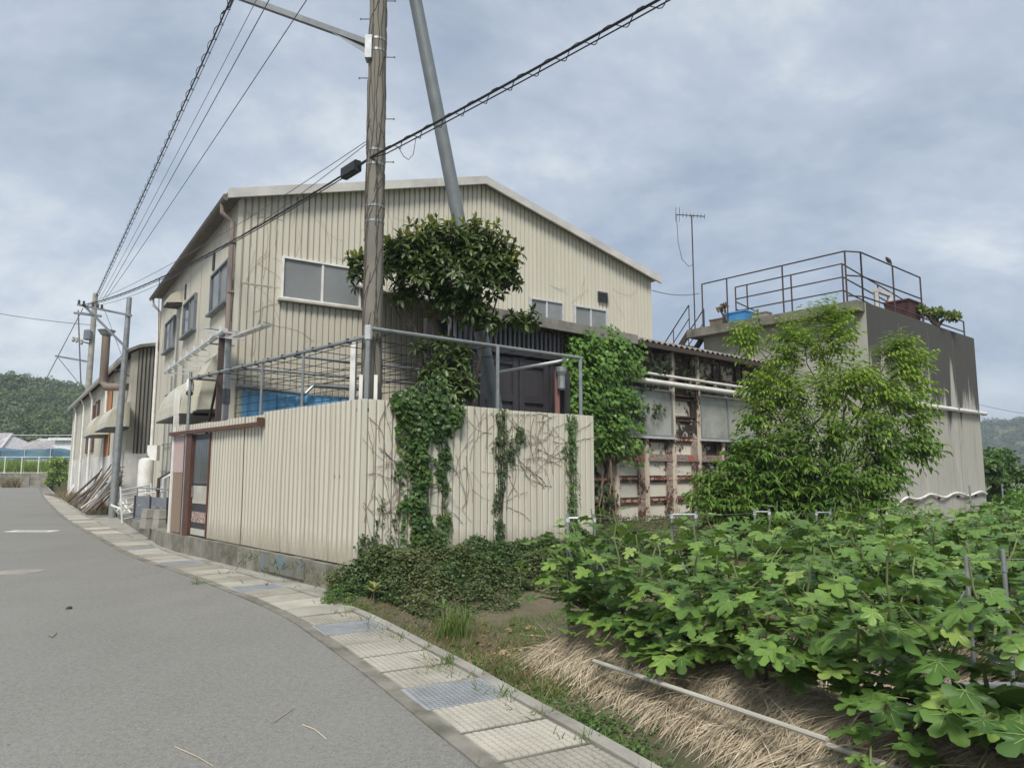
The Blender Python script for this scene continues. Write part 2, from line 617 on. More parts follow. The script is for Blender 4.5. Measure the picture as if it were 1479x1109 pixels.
# flaking paint over rust: for the steel-panel wall
def flaking(name, paint, rust1, rust2, cut, scale=5.5, stretch=(1, 1, 0.8)):
    m, nt, b = nm(name)
    a1 = noise(nt, scale, 10, 0.72, stretch, 0.4)
    a2 = noise(nt, 30, 5, 0.7)
    a3 = noise(nt, 1.2, 5, 0.6)
    v = mth(nt, 'ADD', a1, mth(nt, 'MULTIPLY', mth(nt, 'SUBTRACT', a3, 0.5), 0.5))
    rc = ramp(nt, a2, [(0.35, rust1), (0.65, rust2)])
    pc = mixc(nt, ramp(nt, a2, [(0.45, 0.0), (0.8, 0.5)]), paint, tuple(k * 0.7 for k in paint))
    f = ramp(nt, v, [(cut, 0.0), (cut + 0.035, 1.0)])
    c = mixc(nt, f, pc, rc)
    nt.links.new(c, b.inputs['Base Color'])
    b.inputs['Roughness'].default_value = 0.8
    bump(nt, b, mth(nt, 'SUBTRACT', mth(nt, 'MULTIPLY', a2, 0.4), f), 0.5, 0.01)
    return m


M['flake_panel'] = flaking('flaking_panel', (0.70, 0.66, 0.56), (0.04, 0.025, 0.02), (0.15, 0.07, 0.045), 0.585, 6.5)
M['flake_post'] = flaking('flaking_post', (0.62, 0.54, 0.44), (0.08, 0.035, 0.025), (0.21, 0.09, 0.05), 0.56, 8)
M['flake_lip'] = flaking('flaking_lip', (0.33, 0.27, 0.22), (0.05, 0.03, 0.025), (0.14, 0.07, 0.05), 0.5, 6)
M['flake_rib'] = flaking('flaking_rib', (0.50, 0.33, 0.26), (0.09, 0.035, 0.02), (0.24, 0.09, 0.045), 0.47, 8)
M['flake_red'] = flaking('flaking_red', (0.42, 0.13, 0.10), (0.05, 0.03, 0.025), (0.5, 0.42, 0.36), 0.43, 8, (1, 1, 1.5))
M['flake_shade_edge'] = flaking('flaking_shade_edge', (0.22, 0.16, 0.13), (0.025, 0.018, 0.015), (0.10, 0.045, 0.03), 0.42, 7)  # panel lips: dark rust, with the edge shadows put into the colour
M['flake_dark'] = flaking('flaking_dark', (0.42, 0.39, 0.33), (0.02, 0.018, 0.016), (0.06, 0.04, 0.03), 0.44)

# glass
m, nt, b = nm('window_glass')
n1 = noise(nt, 0.8, 3, 0.5)
nt.links.new(ramp(nt, n1, [(0.3, (0.055, 0.062, 0.068)), (0.7, (0.10, 0.105, 0.11))]), b.inputs['Base Color'])
b.inputs['Roughness'].default_value = 0.12
b.inputs['Specular IOR Level'].default_value = 0.7
M['glass'] = m
m, nt, b = nm('frosted_glass')
n1 = noise(nt, 2.5, 5, 0.6)
nt.links.new(ramp(nt, n1, [(0.3, (0.17, 0.185, 0.185)), (0.7, (0.25, 0.26, 0.255))]), b.inputs['Base Color'])
b.inputs['Roughness'].default_value = 0.35
M['frost'] = m
M['frost_grey'] = surf('frosted_grey_glass', (0.20, 0.21, 0.205), (0.14, 0.145, 0.14), 1.2, rough=0.35, bs=0)
M['dusty_pane'] = surf('dusty_pane', (0.36, 0.37, 0.34), (0.19, 0.20, 0.18), 1.6, amount=0.8, rough=0.5)
m, nt, b = nm('solar_cells')
b.inputs['Base Color'].default_value = (0.02, 0.03, 0.06, 1)
b.inputs['Roughness'].default_value = 0.15
M['solar'] = m

M['fig'] = leafmat('fig_leaf', [(0.0, (0.04, 0.095, 0.024)), (0.35, (0.08, 0.17, 0.036)), (0.7, (0.135, 0.25, 0.048)),
                                (0.9, (0.19, 0.32, 0.06)), (1.0, (0.28, 0.38, 0.10))], 0.28, 0.4, 0.4, pamt=0.15)
M['vein'] = surf('leaf_vein', (0.20, 0.28, 0.09), None, 5, rough=0.5, bs=0)
M['loquat'] = leafmat('loquat_leaf', [(0.0, (0.026, 0.05, 0.018)), (0.5, (0.05, 0.086, 0.026)), (1.0, (0.10, 0.14, 0.04))], 0.22, 0.38, 0.4)
M['loquat_mid'] = leafmat('loquat_mid_leaf', [(0.0, (0.05, 0.085, 0.03)), (0.6, (0.09, 0.135, 0.045)), (1.0, (0.16, 0.20, 0.075))], 0.2, 0.38, 0.5)
M['loquat_new'] = leafmat('loquat_new_leaf', [(0.0, (0.16, 0.20, 0.05)), (0.6, (0.30, 0.31, 0.09)), (1.0, (0.42, 0.38, 0.14))], 0.3, 0.4)
M['feather'] = leafmat('bright_leaf', [(0.0, (0.05, 0.115, 0.028)), (0.5, (0.105, 0.215, 0.04)), (1.0, (0.20, 0.32, 0.055))], 0.4, 0.45)
M['feather_new_lit'] = leafmat('young_lit_leaf', [(0.0, (0.15, 0.26, 0.034)), (0.5, (0.23, 0.36, 0.045)), (1.0, (0.34, 0.46, 0.07))], 0.45, 0.45)  # paler upper crown: young growth, with top light put into the colour
M['ivy'] = leafmat('ivy_leaf', [(0.0, (0.035, 0.085, 0.024)), (0.6, (0.07, 0.15, 0.035)), (1.0, (0.13, 0.22, 0.05))], 0.3, 0.42)
M['ivy_bright'] = leafmat('bright_creeper', [(0.0, (0.07, 0.15, 0.03)), (0.6, (0.12, 0.24, 0.045)), (1.0, (0.18, 0.31, 0.06))], 0.35, 0.42)
M['ivy_mid'] = leafmat('fence_ivy_leaf', [(0.0, (0.026, 0.06, 0.018)), (0.6, (0.052, 0.11, 0.028)), (1.0, (0.11, 0.18, 0.042))], 0.25, 0.42)
M['ivy_dark'] = leafmat('dark_creeper', [(0.0, (0.022, 0.045, 0.018)), (0.6, (0.045, 0.085, 0.026)), (1.0, (0.085, 0.12, 0.035))], 0.2, 0.45)
M['cover'] = leafmat('cover_leaf', [(0.0, (0.025, 0.055, 0.018)), (0.6, (0.05, 0.10, 0.027)), (0.92, (0.09, 0.155, 0.04)), (1.0, (0.17, 0.15, 0.07))], 0.2, 0.45)
M['grass'] = leafmat('grass_blade', [(0.0, (0.07, 0.13, 0.03)), (0.6, (0.13, 0.21, 0.05)), (1.0, (0.24, 0.27, 0.09))], 0.3, 0.5)
M['dry'] = leafmat('dry_grass', [(0.0, (0.11, 0.08, 0.05)), (0.5, (0.21, 0.16, 0.095)), (1.0, (0.32, 0.25, 0.15))], 0.15, 0.7, 0.2)
M['straw'] = leafmat('straw', [(0.0, (0.27, 0.21, 0.14)), (0.5, (0.47, 0.39, 0.275)), (1.0, (0.66, 0.57, 0.43))], 0.1, 0.7, 0.2)
M['forest'] = leafmat('forest_leaf', [(0.0, (0.03, 0.058, 0.026)), (0.6, (0.05, 0.088, 0.033)), (1.0, (0.115, 0.155, 0.06))], 0.2, 0.6, patch=0.13, pamt=0.8)
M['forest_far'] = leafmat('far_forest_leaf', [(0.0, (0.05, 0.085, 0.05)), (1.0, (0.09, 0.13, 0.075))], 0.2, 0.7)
M['rice'] = leafmat('pale_crop', [(0.0, (0.13, 0.22, 0.04)), (1.0, (0.26, 0.36, 0.08))], 0.3, 0.5)
M['dead_leaf'] = leafmat('dead_leaf', [(0.0, (0.18, 0.11, 0.06)), (1.0, (0.42, 0.30, 0.18))], 0.1, 0.6)


# ================================================================== SETTING
def catmull(pts, step):
    pts = [Vector((p[0], p[1], 0)) for p in pts]
    ext = [pts[0] * 2 - pts[1]] + pts + [pts[-1] * 2 - pts[-2]]
    dense = []
    for i in range(1, len(ext) - 2):
        p0, p1, p2, p3 = ext[i - 1:i + 3]
        n = max(4, int((p2 - p1).length / 0.1))
        for k in range(n):
            t = k / n
            dense.append(0.5 * ((2 * p1) + (p2 - p0) * t + (2 * p0 - 5 * p1 + 4 * p2 - p3) * t * t
                                + (3 * p1 - p0 - 3 * p2 + p3) * t ** 3))
    dense.append(ext[-2])
    out, acc, nxt = [], 0.0, 0.0
    for a, b_ in zip(dense, dense[1:]):
        L = (b_ - a).length
        while nxt <= acc + L:
            out.append(a + (b_ - a) * ((nxt - acc) / max(L, 1e-9)))
            nxt += step
        acc += L
    return out


EDGE = [(3.6, -2.8), (1.66, 0.75), (-0.23, 4.24), (-1.12, 5.87), (-2.0, 7.4), (-2.6, 8.36), (-3.5, 9.55), (-5.25, 11.69),
        (-7.4, 14.2), (-10.5, 18.4), (-12.59, 21.24), (-16.3, 26.45), (-22.67, 35.83), (-30.76, 47.85), (-46.75, 72.08), (-52, 80)]
edge = catmull(EDGE, 0.51)


def right_of(path, i):
    a = path[max(i - 1, 0)]
    b_ = path[min(i + 1, len(path) - 1)]
    t = (b_ - a).normalized()
    return t, Vector((t.y, -t.x, 0))


def offs(i, w):
    t, r = right_of(edge, i)
    return edge[i] + r * w


# ground sheet to the horizon
g = MB()
g.quad((-1900, -200, -0.5), (1900, -200, -0.5), (1900, 2300, -0.5), (-1900, 2300, -0.5))
tag(g.build('ground', M['ground']), 'grassy ground reaching to the horizon', kind='structure')

# road: asphalt sheet between the drain edge and far left
g = MB()
nE = len(edge)
for i in range(nE):
    t, r = right_of(edge, i)
    a = edge[i] - r * 0.0
    lft = Vector((edge[i].x - 34 - 0.25 * edge[i].y, edge[i].y - 6, 0))
    g.v.append((a.x, a.y, 0.0))
    g.v.append((lft.x, lft.y, 0.0))
    g.v.append((a.x, a.y, -0.4))
for i in range(nE - 1):
    g.f.append((3 * i, 3 * i + 3, 3 * i + 4, 3 * i + 1))
    g.f.append((3 * i, 3 * i + 2, 3 * i + 5, 3 * i + 3))
    g.m += [0, 0]
tag(g.build('road', M['asphalt']), 'worn grey asphalt lane beside the factory', kind='structure')

# drain strip: two kerb edges with lift-out covers between them
KW, CW = 0.105, 0.64
strip = thing('drain_strip', 'pale concrete drain strip running along the lane', None, (0, 0, 0))
strip['kind'] = 'structure'


def edging(name, w0, w1, z, mt, i0=0, i1=None, drop=0.45):
    i1 = i1 or nE
    bld = MB()
    for i in range(i0, i1):
        a, c_ = offs(i, w0), offs(i, w1)
        jit = 0.004 * math.sin(i * 1.7)
        bld.v += [(a.x, a.y, -drop), (a.x, a.y, z + jit), (c_.x, c_.y, z + jit), (c_.x, c_.y, -drop)]
    for k in range(i1 - i0 - 1):
        q = 4 * k
        for j in range(3):
            bld.f.append((q + j, q + j + 1, q + 5 + j, q + 4 + j))
            bld.m.append(0)
    return bld.build(name, mt, strip)


edging('kerb_edge', 0.0, KW, 0.012, M['concrete_dirty'])
edging('kerb_edge', KW + CW, KW * 2 + CW, 0.02, M['concrete'])
edging('channel_floor', KW, KW + CW, -0.12, M['concrete_dirty'], drop=0.3)


def cover_mesh(kind, seed):
    """Concrete cover with raised square studs, or an open steel grating; local x across, y along."""
    rr = random.Random(seed)
    bld = MB()
    W_, L_ = CW - 0.012, 0.498
    if kind == 'grate':
        mt = [M['grate_steel']]
        for s in (-1, 1):
            bld.box(s * (W_ / 2) - 0.012, s * (W_ / 2) + 0.012, -L_ / 2, L_ / 2, -0.05, 0.012)
            bld.box(-W_ / 2, W_ / 2, s * (L_ / 2 - 0.006) - 0.005, s * (L_ / 2 - 0.006) + 0.005, -0.05, 0.011)
        for k in range(13):
            y = -L_ / 2 + (k + 0.5) * L_ / 13
            bld.box(-W_ / 2, W_ / 2, y - 0.004, y + 0.004, -0.045, 0.009)
        for k in range(17):
            x = -W_ / 2 + (k + 0.5) * W_ / 17
            bld.box(x - 0.0045, x + 0.0045, -L_ / 2, L_ / 2, -0.02, 0.0075)
    elif kind == 'plain':
        mt = [M['concrete_pale']]
        bld.box(-W_ / 2, W_ / 2, -L_ / 2, L_ / 2, -0.08, 0.012)
    else:
        mt = [M['concrete_pale'], M['concrete_dirty']]
        bld.box(-W_ / 2, W_ / 2, -L_ / 2, L_ / 2, -0.08, 0.004, 1)
        nx, ny = 12, 9
        for i in range(nx):
            for j in range(ny):
                x0 = -W_ / 2 + 0.02 + i * (W_ - 0.04) / nx
                y0 = -L_ / 2 + 0.015 + j * (L_ - 0.03) / ny
                sx, sy = (W_ - 0.04) / nx, (L_ - 0.03) / ny
                h = 0.0125 + rr.uniform(-0.0008, 0.0008)
                a, t_ = 0.0035, 0.0065
                vs = [(x0 + a, y0 + a, 0.003), (x0 + sx - a, y0 + a, 0.003), (x0 + sx - a, y0 + sy - a, 0.003), (x0 + a, y0 + sy - a, 0.003),
                      (x0 + t_, y0 + t_, h), (x0 + sx - t_, y0 + t_, h), (x0 + sx - t_, y0 + sy - t_, h), (x0 + t_, y0 + sy - t_, h)]
                bld.add(vs, [(4, 5, 6, 7), (0, 1, 5, 4), (1, 2, 6, 5), (2, 3, 7, 6), (3, 0, 4, 7)], 0)
    o = bld.build('cover_' + kind, mt)
    me = o.data
    bpy.data.objects.remove(o)
    return me


cov = {'stud': cover_mesh('stud', 1), 'grate': cover_mesh('grate', 2), 'plain': cover_mesh('plain', 3)}
gi = min(range(nE), key=lambda i: (offs(i, 0.42) - Vector((-0.45, 5.42, 0))).length)     # the near grating
pat = {0: 'grate', 5: 'grate', 6: 'stud', 7: 'plain', 8: 'plain', 9: 'stud', 10: 'stud', 11: 'grate', 12: 'plain', 13: 'stud',
       14: 'stud', 15: 'plain', 16: 'plain', 17: 'stud', 18: 'grate', 19: 'stud', 20: 'stud', 21: 'plain', 24: 'grate'}
rp = random.Random(4)
for i in range(0, nE - 2):
    k = i - gi
    kind = pat.get(k) or ('stud' if k < 14 else rp.choice(['plain', 'plain', 'stud', 'stud', 'plain', 'grate' if rp.random() < 0.3 else 'plain']))
    if k > 110:
        break
    t, r = right_of(edge, i)
    c_ = offs(i, KW + CW / 2)
    tilt = rp.uniform(-0.016, 0.016)
    M4 = Matrix.Translation((c_.x, c_.y, rp.uniform(-0.003, 0.005))) @ Matrix(((r.x, t.x, 0, 0), (r.y, t.y, 0, 0), (0, 0, 1, 0), (0, 0, 0, 1))) \
        @ Matrix.Rotation(tilt, 4, 'X') @ Matrix.Rotation(rp.uniform(-0.006, 0.006), 4, 'Z')
    inst('steel_grating' if kind == 'grate' else 'concrete_cover', cov[kind], M4, strip)

# ------------------------------------------------------------------ key frames
F0 = G(516, 819, 0.35)
FL = Fr(F0, az(-42.0), -1)          # fence along the lane
FR = Fr(F0, az(48.2), 1)            # fence facing the field
B0 = P(347, 283, 15.2)
BL = Fr(B0, az(-33.7), -1)          # factory long side
BR = Fr(B0, az(56.3), 1)            # factory gable end
S0 = P(865, 486, 17.0)
SH = Fr(S0, az(49), 1)              # steel-panel shed front
T0 = P(1250, 436, 19.7)
TR = Fr(T0, az(49.8), 1)            # tower right face
TL = Fr(T0, az(-40.2), -1)          # tower left face
W0 = G(176, 745, 0)
WL = Fr(W0, az(-34.9), -1)          # warehouse long side
WR = Fr(W0, az(55.1), 1)            # warehouse end wall

# ------------------------------------------------------------------ field terrain
ROWD = Vector((0.5, -0.866, 0)).normalized()
ROWN = Vector((0.866, 0.5, 0)).normalized()
ROWS = [Vector((0.78 + 1.28 * k - (0.12 if k == 0 else 0), 7.45 + 1.15 * k - (0.1 if k == 0 else 0), 0)) for k in range(9)]


def sm(a, b_, x):
    t = min(1.0, max(0.0, (x - a) / (b_ - a)))
    return t * t * (3 - 2 * t)


JOINTS = []


def gz(x, y):
    q = Vector((x, y, 0))
    z = -0.20 + 0.03 * math.sin(x * 1.3 + 0.4) * math.sin(y * 1.1) + 0.015 * math.sin(x * 4.1 + y * 3.3)
    # bank under the fence and in front of the shed
    r = q - FR.o
    s, n = r.dot(FR.d), r.dot(FR.n)
    if n < 2.2:
        k = (1 - sm(-0.05, 1.55, n)) * (1 - sm(5.3, 7.0, s)) * sm(-1.4, 0.3, s)
        z += 0.55 * k
    r = q - SH.o
    s, n = r.dot(SH.d), r.dot(SH.n)
    z += 0.62 * (1 - sm(0.0, 3.2, n)) * sm(-4, -1, s) * (1 - sm(5, 8, s))
    # straw ridges
    for S in ROWS[:6]:
        r = q - S
        a, d = r.dot(ROWD), r.dot(ROWN)
        if abs(d) < 1.3:
            z += 0.27 * math.exp(-(d / 0.46) ** 2) * sm(-0.35, 0.35, a)
    return z


def field_mesh():
    bld = MB()
    i0 = 0
    rows = [i for i in range(0, nE) if edge[i].y < 9.3]
    # fan of lines starting at the kerb and running right
    cols_ = [0.0, 0.1, 0.2, 0.35, 0.5, 0.65, 0.8, 0.95, 1.1, 1.25, 1.4, 1.55, 1.7, 1.85, 2.0, 2.2, 2.4, 2.6, 2.8, 3.0, 3.3, 3.6, 4, 4.5, 5, 5.5, 6, 7, 8, 9, 10, 11, 12, 13, 14,
             16, 18, 20, 24, 30, 40]
    lines = [offs(i, KW * 2 + CW) for i in rows]
    # carry the lines on past the fence, along the shed
    last = lines[-1]
    for k in range(1, 46):
        lines.append(last + Vector((0.30, 0.42, 0)) * k)
    for p_ in lines:
        for c_ in cols_:
            q = p_ + Vector((0.90, 0.436, 0)) * c_
            bld.v.append((q.x, q.y, gz(q.x, q.y) - (0.0 if c_ > 0.05 else 0.0)))
    n = len(cols_)
    for i in range(len(lines) - 1):
        for j in range(n - 1):
            bld.f.append((i * n + j, i * n + j + 1, (i + 1) * n + j + 1, (i + 1) * n + j))
            bld.m.append(0)
    return bld


tag(field_mesh().build('field_soil', M['soil'], smooth=True), 'weedy soil of the fig field', kind='structure')

# apron between drain strip and fence foot
bld = MB()
ia = min(range(nE), key=lambda i: (edge[i] - Vector((-2.95, 8.8, 0))).length)
ib = min(range(nE), key=lambda i: (edge[i] - Vector((-16.3, 26.5, 0))).length)
for i in range(ia, ib):
    a = offs(i, KW * 2 + CW)
    t, r = right_of(edge, i)
    b_ = a + r * (1.1 if i > ia + 2 else 0.35 * (i - ia) + 0.1)
    bld.v += [(a.x, a.y, 0.006), (b_.x, b_.y, 0.02)]
for k in range(ib - ia - 1):
    bld.f.append((2 * k, 2 * k + 1, 2 * k + 3, 2 * k + 2))
    bld.m.append(0)
tag(bld.build('apron', M['concrete']), 'stained concrete apron at the foot of the sheet fence', kind='structure')

# yard: raised ground behind the fence and along the buildings
bld = MB()
k_a, k_b = FL.pt(7.3, 0.0, 0), G(160, 741, 0.0)
k_n = Vector((k_b - k_a).yx.to_3d()).normalized()
k_n = Vector((abs(k_n.x), abs(k_n.y), 0)) * 0.12
yard = [FL.pt(0.05, -0.08, 0.32), FL.pt(7.25, -0.08, 0.32), k_a + k_n + Vector((0, 0, 0.3)), k_b + k_n + Vector((0, 0, 0.08)), WL.pt(31, 1.2, 0.02),
        WL.pt(31, -9, 0.02), BR.pt(13, -14, 0.3), SH.pt(6, -2, 0.3), FR.pt(4.6, -0.08, 0.32)]
bld.add(yard, [tuple(range(len(yard)))])
bld.add([Vector((q.x, q.y, -0.45)) for q in yard] + yard,
        [(i, (i + 1) % 9, (i + 1) % 9 + 9, i + 9) for i in range(9)])
tag(bld.build('yard', M['soil']), 'raised factory yard behind the fence', kind='structure')


# ================================================================== BUILDINGS
def corr(fr, s0, s1, zb, zt, pitch=0.15, depth=0.025, n0=0.0, flat=0.66, bulge=0.0, slopes=False):
    """Trapezoid-profiled sheet between s0 and s1; zb and zt may be functions of s."""
    fb = zb if callable(zb) else (lambda s: zb)
    ft = zt if callable(zt) else (lambda s: zt)
    ss, nn = [], []
    k = math.floor(s0 / pitch)
    while k * pitch < s1:
        for f_, d in ((0.0, 1), (flat, 1), (flat + 0.07, 0), (0.93, 0)):
            s = (k + f_) * pitch
            if s0 - 1e-6 <= s <= s1 + 1e-6:
                ss.append(s)
                nn.append(n0 + depth * d)
        k += 1
    bld = MB()
    if not ss or ss[0] > s0 + 1e-4:
        ss.insert(0, s0)
        nn.insert(0, n0 + depth)
    if ss[-1] < s1 - 1e-4:
        ss.append(s1)
        nn.append(n0 + depth)
    R_ = 4 if bulge else 1
    for s, n in zip(ss, nn):
        for k in range(R_ + 1):
            z = fb(s) + (ft(s) - fb(s)) * k / R_
            dn_ = bulge * (math.sin(s * 2.3 + z * 1.9) + math.sin(s * 5.1 - z * 3.1) * 0.6) if bulge else 0.0
            bld.v.append(tuple(fr.pt(s, n + dn_, z)))
    for i in range(len(ss) - 1):
        for k in range(R_):
            a, b_ = i * (R_ + 1) + k, (i + 1) * (R_ + 1) + k
            bld.f.append((a, b_, b_ + 1, a + 1))
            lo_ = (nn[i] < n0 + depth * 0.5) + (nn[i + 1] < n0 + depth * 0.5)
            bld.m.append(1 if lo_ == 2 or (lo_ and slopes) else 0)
    return bld


def clad(fr, s0, s1, zb, zt, mt, parent, name='cladding_sheet', width=0.75, **k):
    n0 = k.pop('n0', 0.0)
    jag = k.pop('jag', 0.0)
    n = max(1, round((s1 - s0) / width))
    for i in range(n):
        a, b_ = s0 + (s1 - s0) * i / n, s0 + (s1 - s0) * (i + 1) / n
        zi = zt + random.uniform(-jag, jag) if jag else zt
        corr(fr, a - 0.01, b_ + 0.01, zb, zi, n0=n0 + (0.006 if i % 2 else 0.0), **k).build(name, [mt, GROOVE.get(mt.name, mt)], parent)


def window(fr, s0, s1, z0, z1, parent, n=0.055, panes=2, frame=None, glass=None, fw=0.045, sill=None, label=None):
    frame = frame or M['galv_pale']
    glass = glass or [M['glass']] * panes
    w = MB()
    for a, b_, c_, d in ((s0, s1, z0, z0 + fw), (s0, s1, z1 - fw, z1), (s0, s0 + fw, z0 + fw, z1 - fw), (s1 - fw, s1, z0 + fw, z1 - fw)):
        w.fbox(fr, a, b_, n - 0.03, n + 0.05, c_, d)
    o = w.build('window', frame, parent)
    if label:
        o['label'] = label
    for k in range(panes):
        a = s0 + fw + (s1 - s0 - 2 * fw) * k / panes
        b_ = s0 + fw + (s1 - s0 - 2 * fw) * (k + 1) / panes
        nn = n + 0.012 * (k % 2)
        MB().fbox(fr, a, b_, nn - 0.012, nn, z0 + fw, z1 - fw).build('pane', glass[k % len(glass)], o)
        if k:
            MB().fbox(fr, a - 0.025, a + 0.025, nn - 0.012, nn + 0.018, z0 + fw, z1 - fw).build('mullion', frame, o)
    if sill:
        MB().fbox(fr, s0 - 0.06, s1 + 0.06, n - 0.03, n + 0.11, z0 - 0.05, z0 - 0.002).build('sill', sill, o)
    return o


# ---------------- factory
fac = thing('factory_building', 'cream ribbed-steel factory with a low gabled roof behind the fence', 'building', (B0.x, B0.y, 0.3))
EZ = BR.hit(347, 283)[1]
GW = BR.sx(938, y=405)
SLEN = BL.sx(236, y=418)
RS, RZ = GW / 2, BR.hit(695, 258)[1] - 0.12
rise = (RZ - EZ) / RS


def gable(s):
    return EZ + rise * (RS - abs(s - RS)) - 0.03


clad(BR, 0, GW, 0.3, gable, M['cream'], fac, pitch=0.14, depth=0.035, flat=0.68, n0=-0.01)
clad(BL, 0, SLEN, 0.3, EZ - 0.05, M['cream'], fac, pitch=0.14, depth=0.035, flat=0.68, n0=-0.01)
# hidden faces and core so that the body is solid
core = MB()
pA, pB = BR.pt(0.03, -0.03, 0.25), BR.pt(GW - 0.03, -0.03, 0.25)
dv = BL.d * (SLEN - 0.06)
lo = [pA, pB, pB + dv, pA + dv]
top_ = [Vector((q.x, q.y, EZ - 0.08)) for q in lo]
core.add(lo + top_, [(0, 1, 5, 4), (1, 2, 6, 5), (2, 3, 7, 6), (3, 0, 4, 7)])
r0 = BR.pt(RS, -0.03, RZ - 0.08)
r1 = r0 + dv
core.add([top_[0], top_[1], top_[2], top_[3], r0, r1], [(0, 1, 4), (2, 3, 5)])
core.build('inner_wall', M['cream'], fac)
rf = MB()
ov, th = 0.22, 0.07
for sgn in (0, 1):
    sE = -0.28 if sgn == 0 else GW + 0.22
    zE = EZ - rise * 0.25
    for (sa, za, sb, zb_) in ((sE, zE, RS, RZ),):
        A = [BR.pt(sa, ov, za), BR.pt(sb, ov, zb_), BR.pt(sb, -0.03, zb_) + BL.d * (SLEN + 0.2), BR.pt(sa, -0.03, za) + BL.d * (SLEN + 0.2)]
        rf.hexa([q for q in A] + [q + Vector((0, 0, th)) for q in A])
rf.build('roof', M['roof'], fac)
# verge trim in lapped lengths
for sgn in (0, 1):
    sE = -0.3 if sgn == 0 else GW + 0.25
    n = 3
    for k in range(n):
        s_a = RS + (sE - RS) * k / n
        s_b = RS + (sE - RS) * (k + 1) / n
        z_a, z_b = RZ - rise * abs(s_a - RS), RZ - rise * abs(s_b - RS)
        o_ = 0.008 * k
        bb = MB()
        bb.hexa([BR.pt(s_a, ov + o_ - 0.02, z_a - 0.11), BR.pt(s_b, ov + o_ - 0.02, z_b - 0.11), BR.pt(s_b, ov + o_ + 0.05, z_b - 0.11), BR.pt(s_a, ov + o_ + 0.05, z_a - 0.11),
                 BR.pt(s_a, ov + o_ - 0.02, z_a + 0.10), BR.pt(s_b, ov + o_ - 0.02, z_b + 0.10), BR.pt(s_b, ov + o_ + 0.05, z_b + 0.10), BR.pt(s_a, ov + o_ + 0.05, z_a + 0.10)])
        bb.build('verge_trim', M['trim'], fac)
# eaves gutter on the lane side, with its outlet and a rusty downpipe at the corner
gt = MB()
gp = [BL.pt(s, 0.33, EZ - 0.16) for s in (-0.2, SLEN + 0.15)]
gt.tube([gp[0], gp[1]], 0.075, 8)
gt.build('gutter', M['gutter'], fac)
eb = MB()
eb.fbox(BL, -0.15, SLEN + 0.1, 0.02, 0.26, EZ - 0.12, EZ - 0.09)
eb.build('soffit', M['gutter'], fac)
dp = MB()
dp.tube([BL.pt(0.12, 0.33, EZ - 0.18), BL.pt(0.12, 0.33, EZ - 0.42), BL.pt(0.07, 0.12, EZ - 0.6), BL.pt(0.07, 0.10, 0.4)], 0.055, 8)
for z in np.arange(1, EZ - 0.8, 1.1):
    dp.fbox(BL, 0.0, 0.14, 0.03, 0.16, z, z + 0.04)
dp.build('downpipe', surf('faded_red_pipe', (0.24, 0.19, 0.165), (0.13, 0.105, 0.095), 4, (1, 1, 0.3)), fac)
ct = MB()
ct.fbox(BR, -0.03, 0.07, 0.0, 0.045, 0.3, EZ - 0.05)
ct.build('corner_trim', M['cream'], fac)
MB().fbox(BR, GW - 0.07, GW + 0.02, 0.0, 0.045, 0.3, EZ - 0.05).build('corner_trim', M['cream'], fac)
rd = MB()
rd.tube([BL.pt(SLEN - 0.12, 0.33, EZ - 0.18), BL.pt(SLEN - 0.12, 0.3, EZ - 0.4), BL.pt(SLEN - 0.12, 0.1, EZ - 0.6), BL.pt(SLEN - 0.12, 0.1, 0.3)], 0.05, 8)
rd.build('downpipe', M['white'], fac)
# windows
k = 15.2 / 14.2
wz0, wz1 = BL.hit(304, 459)[1], BL.hit(307, 403)[1]
fr_dark = M['grey_paint']
for a, b_ in ((333, 307), (287, 269), (258, 244)):
    s_a, s_b = BL.sx(a, 0.03, 400), BL.sx(b_, 0.03, 430)
    window(BL, s_a, s_b, wz0, wz1, fac, panes=2, frame=fr_dark, glass=[M['frost_grey'], M['glass']], sill=M['grey_paint'])
s_a, z_b = BR.hit(404, 432)
s_b = BR.sx(519, y=440)
z_t = BR.hit(407, 371)[1]
window(BR, s_a, s_b, z_b, z_t, fac, panes=2, frame=M['white'], glass=[M['frost_grey'], M['frost_grey']], sill=M['panel_light'])
s_a, z_t = BR.hit(763, 430)
window(BR, s_a, BR.sx(811, y=440), BR.hit(770, 467)[1], z_t, fac, frame=M['galv_pale'], glass=[M['frost_grey'], M['frost']], sill=M['trim'])
s_a, z_t = BR.hit(827, 441)
window(BR, s_a, BR.sx(874, y=450), BR.hit(828, 473)[1] - 0.05, z_t, fac, frame=M['galv_pale'], glass=[M['frost_grey'], M['frost']], sill=M['trim'])
# louvred vent near the right end of the gable
s_a, z_t = BR.hit(862, 421)
s_b, z_b = BR.hit(876, 438)
vt = MB()
vt.fbox(BR, s_a, s_b, 0.02, 0.06, z_b, z_t)
vent = vt.build('vent', M['dark_steel'], fac)
for q in range(5):
    z = z_b + (z_t - z_b) * (q + 0.3) / 5
    MB().bar(BR.pt(s_a, 0.08, z), BR.pt(s_b, 0.08, z), 0.07, 0.012, up=(0.3, -0.3, 1)).build('slat', M['grey_paint'], vent)
# narrow slot vents and a hood on the lane side
for px, py, w_, h_ in ((311, 378, 0.2, 0.42), (270, 422, 0.2, 0.42)):
    s, z = BL.hit(px, py)
    MB().fbox(BL, s - w_ / 2, s + w_ / 2, 0.02, 0.05, z - h_ / 2, z + h_ / 2).build('slot_vent', M['black'], fac)


